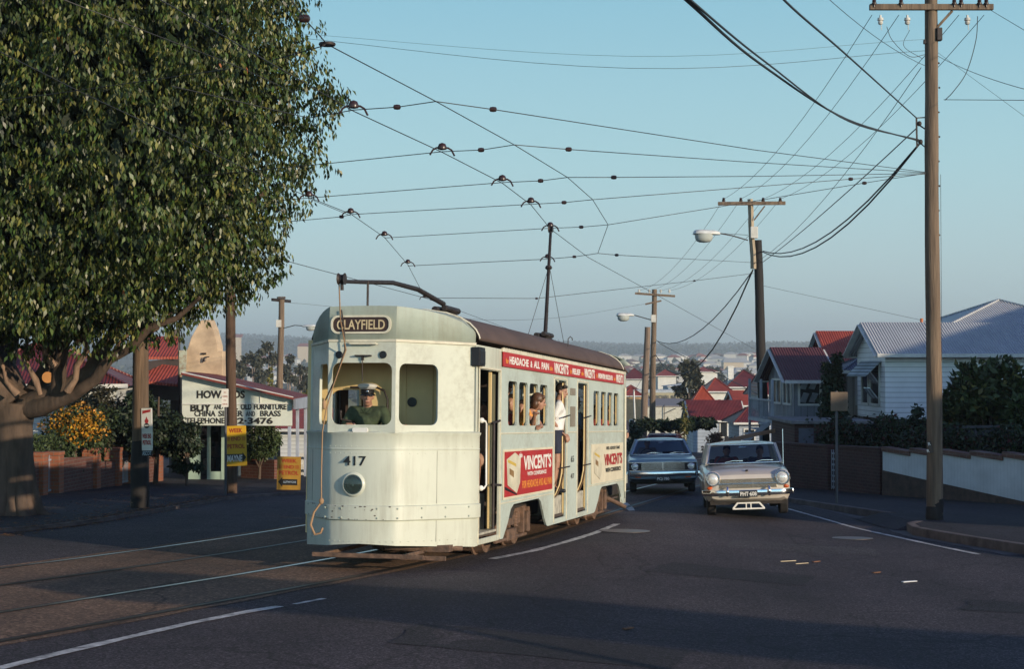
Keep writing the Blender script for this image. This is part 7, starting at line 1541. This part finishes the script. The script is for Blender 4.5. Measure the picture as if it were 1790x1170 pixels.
# back of a street sign
q = onplane(1463, 882); t = thing('street_sign', 'brown backed square street sign on a thin post at the right footpath', 'sign', q); mb = MB(); zz = at(1470, 684, q.y).z - q.z; mb.tube([(0, 0, -.1), (0, 0, zz)], .03, 10); mb.build('post', mat('dull metal post', (.10, .10, .11), .5, .3), t, smooth=60)
x0, x1 = (1452 - 1463) / F * q.y, (1482 - 1463) / F * q.y; mb = MB(); mb.box(x0, x1, -.05, -.03, at(0, 719, q.y).z - q.z, zz - .02); mb.build('sign_board', mat('brown sign back', (.17, .12, .08), .7), t, bevel=.008)
# houses down the slope
def hpx(name, label, px0, px1, py_eave, hr, Y, Wd, wm, rm, kind='hip', ang=0, **k):
    a, b = at(px0, py_eave, Y), at(px1, py_eave, Y); L = (b - a).length; z = min(G(a.x, Y), a.z - 2.2) if Y > 150 else G(a.x, Y)
    return house(name, label, (a.x, Y, z), R(ang), L, Wd, a.z - z, hr, wm, rm, kind, **k)
M_cream2 = mat('sunlit cream wall', (.62, .56, .40), .7, 0, .08, 1); M_white2 = mat('white rendered wall', (.66, .65, .60), .7, 0, .06, 1)
hpx('cottage', 'pale blue cottage with a maroon roof behind the dark spreading tree', 1212, 1296, 733, 1.1, 98, 4, M_wbl, M_roofm, 'gable', over=.25, wins=(('f', 1.7, 2.1, 1.0, 1.9),))
for px, lab in ((1222, 'l'), (1263, 'r')):
    pass
hpx('cottage', 'steep pyramid roofed red cottage, its peak sunlit', 1206, 1256, 712, 1.45, 110, 2.2, M_wbl, M_roofr, 'hip', over=.25)
hpx('cottage', 'low red roofed cottage just right of the steep red pyramid', 1246, 1282, 711, .42, 113, 4, M_wb, M_roofr, 'hip', over=.2)
hpx('cottage', 'red gabled cottage with a white wall left of the dark lamp pole', 1290, 1352, 707, 1.0, 122, 4.2, M_white2, M_roofr, 'gable', over=.3, ang=4)
hpx('cottage', 'dark roofed cottage with a verandah behind the tan rail fence', 1292, 1345, 738, .75, 84, 4, M_wbl, M_roofm, 'hip', over=.35, wins=(('f', .3, .8, .6, 1.5),))
hpx('house', 'large maroon roofed house with a white chimney left of the lamp pole', 1276, 1345, 676, 1.6, 155, 8, M_white2, M_roofm, 'hip', over=.4, chim=(.1, 2, .55, .3))
hpx('house', 'red hip roofed house with a sunlit white wall, left of the maroon roof', 1240, 1276, 684, 1.2, 145, 6, M_white2, M_roofr, 'hip', over=.35, wins=(('f', .95, 1.5, 1.2, 2.1),))
hpx('house', 'dark maroon roofed house between the lamp pole and the grey house', 1338, 1385, 688, 2.1, 88, 6, M_wbl, M_roofm, 'hip', over=.3)
hpx('large_building', 'sunlit white block with a red roof beyond the gum tree', 1216, 1254, 650, 1.0, 320, 9, M_white2, M_roofr, 'hip', over=.4)
hpx('large_building', 'long pale blue building with a band of windows right of the gum tree', 1168, 1238, 676, .5, 260, 9, mat('pale blue wall', (.35, .42, .50), .7), mat('pale roof', (.42, .46, .50), .6), 'hip', over=.2, wins=[('f', .6 + k * .78, 1.15 + k * .78, -2.0 + 3.6, -1.4 + 3.6) for k in range(8)])
hpx('house', 'cream and orange house with a red roof just right of the tram\'s rear', 1093, 1121, 692, .9, 170, 5, mat('orange cream wall', (.60, .36, .18), .7), M_roofr, 'hip', over=.3, wins=(('f', .5, 1.0, 1.9, 2.5),))
hpx('house', 'federation house with purple red roofs and white gables', 1093, 1130, 662, 2.0, 300, 8, M_wb, M_roofm, 'hip', over=.5)
hpx('house', 'bright red hip roofed house between the far poles and the gum tree', 1150, 1182, 657, 1.2, 320, 8, M_white2, M_roofr, 'hip', over=.5)
hpx('house', 'white house with a long red roof beside the far timber pole', 1093, 1118, 684, .9, 240, 6, M_white2, M_roofr, 'hip', over=.3)
# commercial shed
cm_ = thing('commercial_building', 'long flat commercial building with a lettered parapet and a cream end wall', 'building'); mb = MB()
a, b = at(1120, 712, 200), at(1206, 712, 200); zb = at(0, 748, 200).z
mb.box(a.x, b.x, 200, 214, zb - 6, a.z); mb.build('wall', mat('pale cream end wall', (.55, .54, .46), .7), cm_)
mb = MB(); c1_, c2_ = at(1098, 698, 214), at(1206, 698, 214); mb.prism([a + Vector((-2, -.1, .05)), b + Vector((.2, -.1, .05)), Vector((c2_.x + .2, 214, c2_.z)), Vector((c1_.x - 2, 214, c1_.z))], (0, 0, .1)); mb.build('roof', mat('grey fibro roof', (.27, .25, .25), .8), cm_)
mb = MB(); p0, p1 = at(1085, 698, 214.5), at(1212, 698, 214.5); mb.box(p0.x, p1.x, 214.5, 214.8, p0.z - 3, at(0, 687, 214).z); pr = mb.build('parapet', mat('olive cream parapet', (.38, .34, .22), .7), cm_)
text('lettering', 'COMMERCIAL N°', frame((at(1148, 697, 214).x, 214.35, at(0, 697.5, 214).z), (1, 0, 0), (0, 0, 1)), mat('dark grey lettering', (.10, .10, .11), .6), pr, h=.48, w=5.9, bold=.02, t=.02)
mb = MB(); mb.box(at(1085, 0, 225).x, at(1215, 0, 225).x, 225, 232, at(0, 688, 225).z, at(0, 682, 225).z); mb.build('upper_roof', mat('pale roof', (.42, .46, .50), .6), cm_)
mb = MB(); mb.tube([at(1161, 708, 199.8), at(1161, 742, 199.8)], .05, 6); mb.tube([at(1161, 724, 199.8), at(1182, 714, 199.8)], .035, 6); mb.build('drain_pipe', M_iron, cm_)
mb = MB(); mb.box(at(1230, 0, 250).x, at(1233.5, 0, 250).x, 250, 250.3, at(0, 690, 250).z, at(0, 664, 250).z); tag(mb.build('signal_post', M_wtrim), 'white square post rising above the red pyramid roof', 'post')
mb = MB(); mb.tube([at(1110, 738, 150), at(1108, 682, 150)], .08, 8); tag(mb.build('white_post', M_wtrim, smooth=60), 'thin white post before the cream and orange house', 'post')
# middle distance trees
tpx('gum_tree', 'tall dark crowned gum tree with pale bare stems right of the far poles', 1205, 628, 190, 46, 3200, .75, M_lf['gum'], 'gum', 21, trunk_r=.16, tm=mat('pale gum bark', (.30, .22, .18), .9), low=.5)
tpx('bushy_tree', 'rounded olive bush tree right of the far crossarm pole', 1163, 668, 235, 34, 1800, .7, M_lf['olive'], 'bush', 22)
tpx('spreading_tree', 'dark flat topped spreading tree above the pale blue car', 1180, 731, 86, 118, 12000, .20, M_lf['dark'], 'flat', 23, trunk_r=.12)
tpx('garden_shrub', 'dark shrubs beside the rear of the tram below the cream house', 1108, 724, 78, 34, 3000, .2, M_lf['dark'], 'bush', 24)
tpx('sapling', 'thin sapling with sunlit yellow green leaves against the cream end wall', 1196, 699, 84, 12, 190, .16, M_lf['yel'], 'column', 25, trunk_r=.03)
tpx('garden_shrub', 'brownish leafless shrub beside the pale blue cottage', 1245, 745, 80, 40, 900, .14, leafm('rust brown leaf', (.12, .06, .03)), 'bush', 26)
tpx('garden_shrub', 'low shrub with yellow flowers behind the tan rail fence', 1283, 752, 60, 36, 1500, .12, [M_lf['mid'], M_lf['flower']], 'bush', 27)
for i, (px, py, Y, w, lab) in enumerate(((405, 606, 330, 26, 'leftmost thin gum tree beyond the shop roof'), (423, 600, 300, 30, 'second gum tree from the left beyond the shop roof'), (442, 596, 280, 34, 'third gum tree from the left beyond the shop roof, pale trunked'), (466, 588, 300, 40, 'tallest gum tree beyond the shop roof, beside the lamp pole'), (505, 614, 320, 30, 'gum tree just right of the lamp pole beyond the shop roof'), (524, 622, 300, 28, 'gum tree closest to the tram\'s front beyond the shop roof'), (540, 628, 340, 26, 'small gum tree touching the tram\'s left edge'))):
    tpx('gum_tree', lab, px, py, Y, w, 2000, .85, [M_lf['gum'], M_lf['olive']], 'gum', 40 + i, trunk_r=.2, tm=mat('pale gum bark', (.30, .22, .18), .9), low=.25, mix=None) if False else tpx('gum_tree', lab, px, py, Y, w, 2000, .85, M_lf['gum'], 'gum', 40 + i, trunk_r=.2, tm=mat('pale gum bark', (.30, .22, .18), .9), low=.25)
tpx('poplar', 'narrow pointed yellow green conifer left of the lamp pole', 474, 634, 118, 24, 3200, .3, M_lf['yel'], 'cone', 50, trunk_r=.1)
tpx('bushy_tree', 'sunlit yellow green bush at the tram\'s left edge', 540, 660, 120, 18, 1000, .3, M_lf['yel'], 'bush', 51)
for i, (px, py, Y, w, f) in enumerate(((1165, 628, 700, 34, 'round'), (1142, 636, 640, 24, 'round'), (1118, 640, 620, 26, 'round'), (1245, 636, 650, 30, 'round'), (1300, 640, 600, 26, 'round'), (1170, 662, 420, 40, 'bush'), (1262, 655, 500, 30, 'bush'))):
    tpx('distant_tree', ('hazy grey green tree behind the red hip roof', 'hazy tree behind the far timber poles', 'hazy tree over the federation house', 'hazy tree above the sunlit white block', 'hazy tree above the maroon roof', 'dark low tree between the red hip roof and the pale blue building', 'hazy low tree right of the sunlit white block')[i], px, py, Y, w, 1300, 2.0, M_lf['gum'], f, 60 + i, trunk_r=.3)
# ------------------------------------------------------------------ off to the right: unseen shapes added to shade the street corner
big = thing('shade_casting_row', 'unseen two storey brick row across the side street, added to shade the corner', 'building'); zb = G(33, 20); mb = MB(); mb.box(28, 40, 9.0, 52, zb - 3, 6.3); mb.build('wall', M_brk, big)
mb = MB(); mb.box(27.7, 40.2, 8.8, 52.2, 6.32, 6.6); mb.build('parapet', M_conc, big)
mb = MB()
for k in range(9): mb.box(27.96, 28.0, 12.5 + k * 3.8, 19.1 + k * 3.8, 3.0, 4.6)
mb.build('window', M_wglass, big)
aw = thing('shadow_band_awning', 'made-up flat awning on thin posts out of frame, added to cast the foreground shadow band', 'awning'); mb = MB()  # invented out of view to throw the shadow band across the road
P0, P1 = Vector((10.5, 2.6, 0)), Vector((25.0, -4.2, 0)); d_ = (P1 - P0).normalized(); q_ = Vector((-d_.y, d_.x, 0)) * .9
mb.prism([P0 - q_ + Vector((0, 0, 3.3)), P1 - q_ + Vector((0, 0, 3.3)), P1 + q_ + Vector((0, 0, 3.3)), P0 + q_ + Vector((0, 0, 3.3))], (0, 0, .34)); mb.build('roof', M_roofd, aw)
for k in range(4): p = P0.lerp(P1, .04 + k * .31); mb = MB(); mb.box(p.x - .05, p.x + .05, p.y - .05, p.y + .05, G(p.x, p.y) - .2, 3.3); mb.build('post', M_wtrim, aw)
# ------------------------------------------------------------------ far suburb
protos = []
M_far = {'white': mat('far white wall', (.68, .66, .60), .8), 'cream': mat('far cream wall', (.62, .50, .34), .8)}
M_farr = {'red': mat('far red roof', (.30, .07, .045), .8), 'grey': mat('far pale roof', (.48, .48, .46), .7), 'brown': mat('far brown roof', (.16, .09, .07), .8)}
def farhouse(wk, rk, L, Wd, h, hr, label, group):
    mb = MB(); mb.box(-L / 2, L / 2, -Wd / 2, Wd / 2, -4, h); o = mb.build('distant_house', M_far[wk]); tag(o, label, 'house', group)
    mb = MB(); e = .6; mb.add([(-L / 2 - e, -Wd / 2 - e, h + .01), (L / 2 + e, -Wd / 2 - e, h + .01), (L / 2 + e, Wd / 2 + e, h + .01), (-L / 2 - e, Wd / 2 + e, h + .01), (-L / 2 + Wd / 2, 0, h + hr), (L / 2 - Wd / 2, 0, h + hr)], [(0, 1, 5, 4), (1, 2, 5), (2, 3, 4, 5), (3, 0, 4), (0, 3, 2, 1)]); r = mb.build('roof', M_farr[rk], o)
    return o
kinds = [('white', 'red', 13, 9, 5, 2.6), ('white', 'grey', 14, 9, 5, 2.2), ('cream', 'red', 12, 9, 4.5, 2.8), ('white', 'brown', 13, 9, 4.8, 2.6), ('white', 'grey', 20, 10, 6, 2)]
desc = ['tiny far white house with a red roof on the hazy hillside', 'tiny far white house with a pale roof on the hazy hillside', 'tiny far cream house with a red roof on the hazy hillside', 'tiny far white house with a brown roof on the hazy hillside', 'tiny far long white building with a pale roof on the hazy hillside']
grp = ['far red roofed white houses', 'far pale roofed white houses', 'far red roofed cream houses', 'far brown roofed houses', 'far long white buildings']
PR_ = [farhouse(*k, desc[i], grp[i]) for i, k in enumerate(kinds)]
rr = random.Random(21); used = set(); pts = []; tries = 0
while len(pts) < 285 and tries < 20000:
    tries += 1; px = rr.choice([rr.uniform(382, 545), rr.uniform(1030, 1400), rr.uniform(1030, 1400), rr.uniform(1090, 1400)]); Y = rr.choice([rr.uniform(1000, 2000), rr.uniform(1900, 2950), rr.uniform(2100, 2950)])
    x = (px - 895) / F * Y; z = G(x, Y); py = 643 - (z + 4 - HC) / Y * F
    if py > 668 or py < 600: continue
    if noise.noise(Vector((x / 160, Y / 200, 5))) < -.12: continue
    if any(abs(x - a) < 17 and abs(Y - b) < 30 for a, b, _ in pts): continue
    pts.append((x, Y, z))
KD = {}
for o in PR_: KD[o] = list(o.children)
for i, (x, Y, z) in enumerate(pts):
    k = rr.choices(range(5), (3, 4, 2, 2, 1))[0]; o = PR_[k]
    if o.name in used:
        c = o.copy(); COL.objects.link(c)
        for ch in KD[o]: d = ch.copy(); COL.objects.link(d); d.parent = c
    else: c = o; used.add(o.name)
    s = rr.uniform(.95, 1.45); c.location = (x, Y, z + .6); c.rotation_euler = (0, 0, rr.uniform(-.5, .7)); c.scale = (s, s, s)
for px0, px1, py, Y, lab in ((396, 418, 590, 2350, 'large cream institution with a red roof on the far left ridge'), (520, 538, 606, 2300, 'cream block with a red roof on the skyline near the tram'), (1265, 1300, 634, 1700, 'long low cream factory on the far flat beyond the lamp pole')):
    a, b = at(px0, py, Y), at(px1, py, Y); L = b.x - a.x; g = G(a.x, Y); mb = MB(); mb.box(a.x, b.x, Y, Y + 20, min(g, a.z) - 14, a.z); o = mb.build('institution', M_far['cream']); tag(o, lab, 'large building')
    mb = MB(); mb.prism([(a.x - 1, Y - 1, a.z + .1), (a.x - 1, Y + 21, a.z + .1), (a.x + 3, Y + 10, a.z + 5)], (L + 2, 0, 0)); mb.build('roof', M_farr['red'] if px0 < 1000 else M_farr['grey'], o)
# woods over the valley and hills
n = 60000; Yw = rng.uniform(0, 1, n) ** .8 * 5600 + 360; pxw = rng.uniform(-100, 1900, n); Xw = (pxw - 895) / F * Yw
dens = np.array([noise.noise(Vector((x / 130, y / 200, 2))) + (.45 if y > 2850 else -.02) for x, y in zip(Xw, Yw)]); kp = dens > -.08; Xw, Yw = Xw[kp], Yw[kp]
cw = []; rw2 = []
Zw = np.array([G(x, y) for x, y in zip(Xw, Yw)]) + rng.random(len(Xw)) * np.where(Yw > 2900, 10, 3) + .5
ow = np.c_[rng.normal(size=(len(Xw), 2)) * .6, np.full(len(Xw), .8)]
o = leaves('hillside_woods', np.c_[Xw, Yw, Zw], ow, 6.5, leafm('far bush leaf', (.035, .045, .026), .4), None, droop=.1, wid=.9, sz_var=.5); tag(o, kind='stuff')
# ------------------------------------------------------------------ haze
hm = bpy.data.materials.new('haze air'); hm.use_nodes = True; n_ = hm.node_tree.nodes; n_.remove(n_['Principled BSDF'])
pv = n_.new('ShaderNodeVolumePrincipled'); pv.inputs['Color'].default_value = (.80, .93, 1.0, 1); pv.inputs['Density'].default_value = .00026; pv.inputs['Anisotropy'].default_value = .1
hm.node_tree.links.new(pv.outputs[0], n_['Material Output'].inputs['Volume'])
mb = MB(); zl = -75; mb.box(-5200, 5200, -260, 7900, zl, 175); tag(mb.build('haze', hm), kind='stuff')
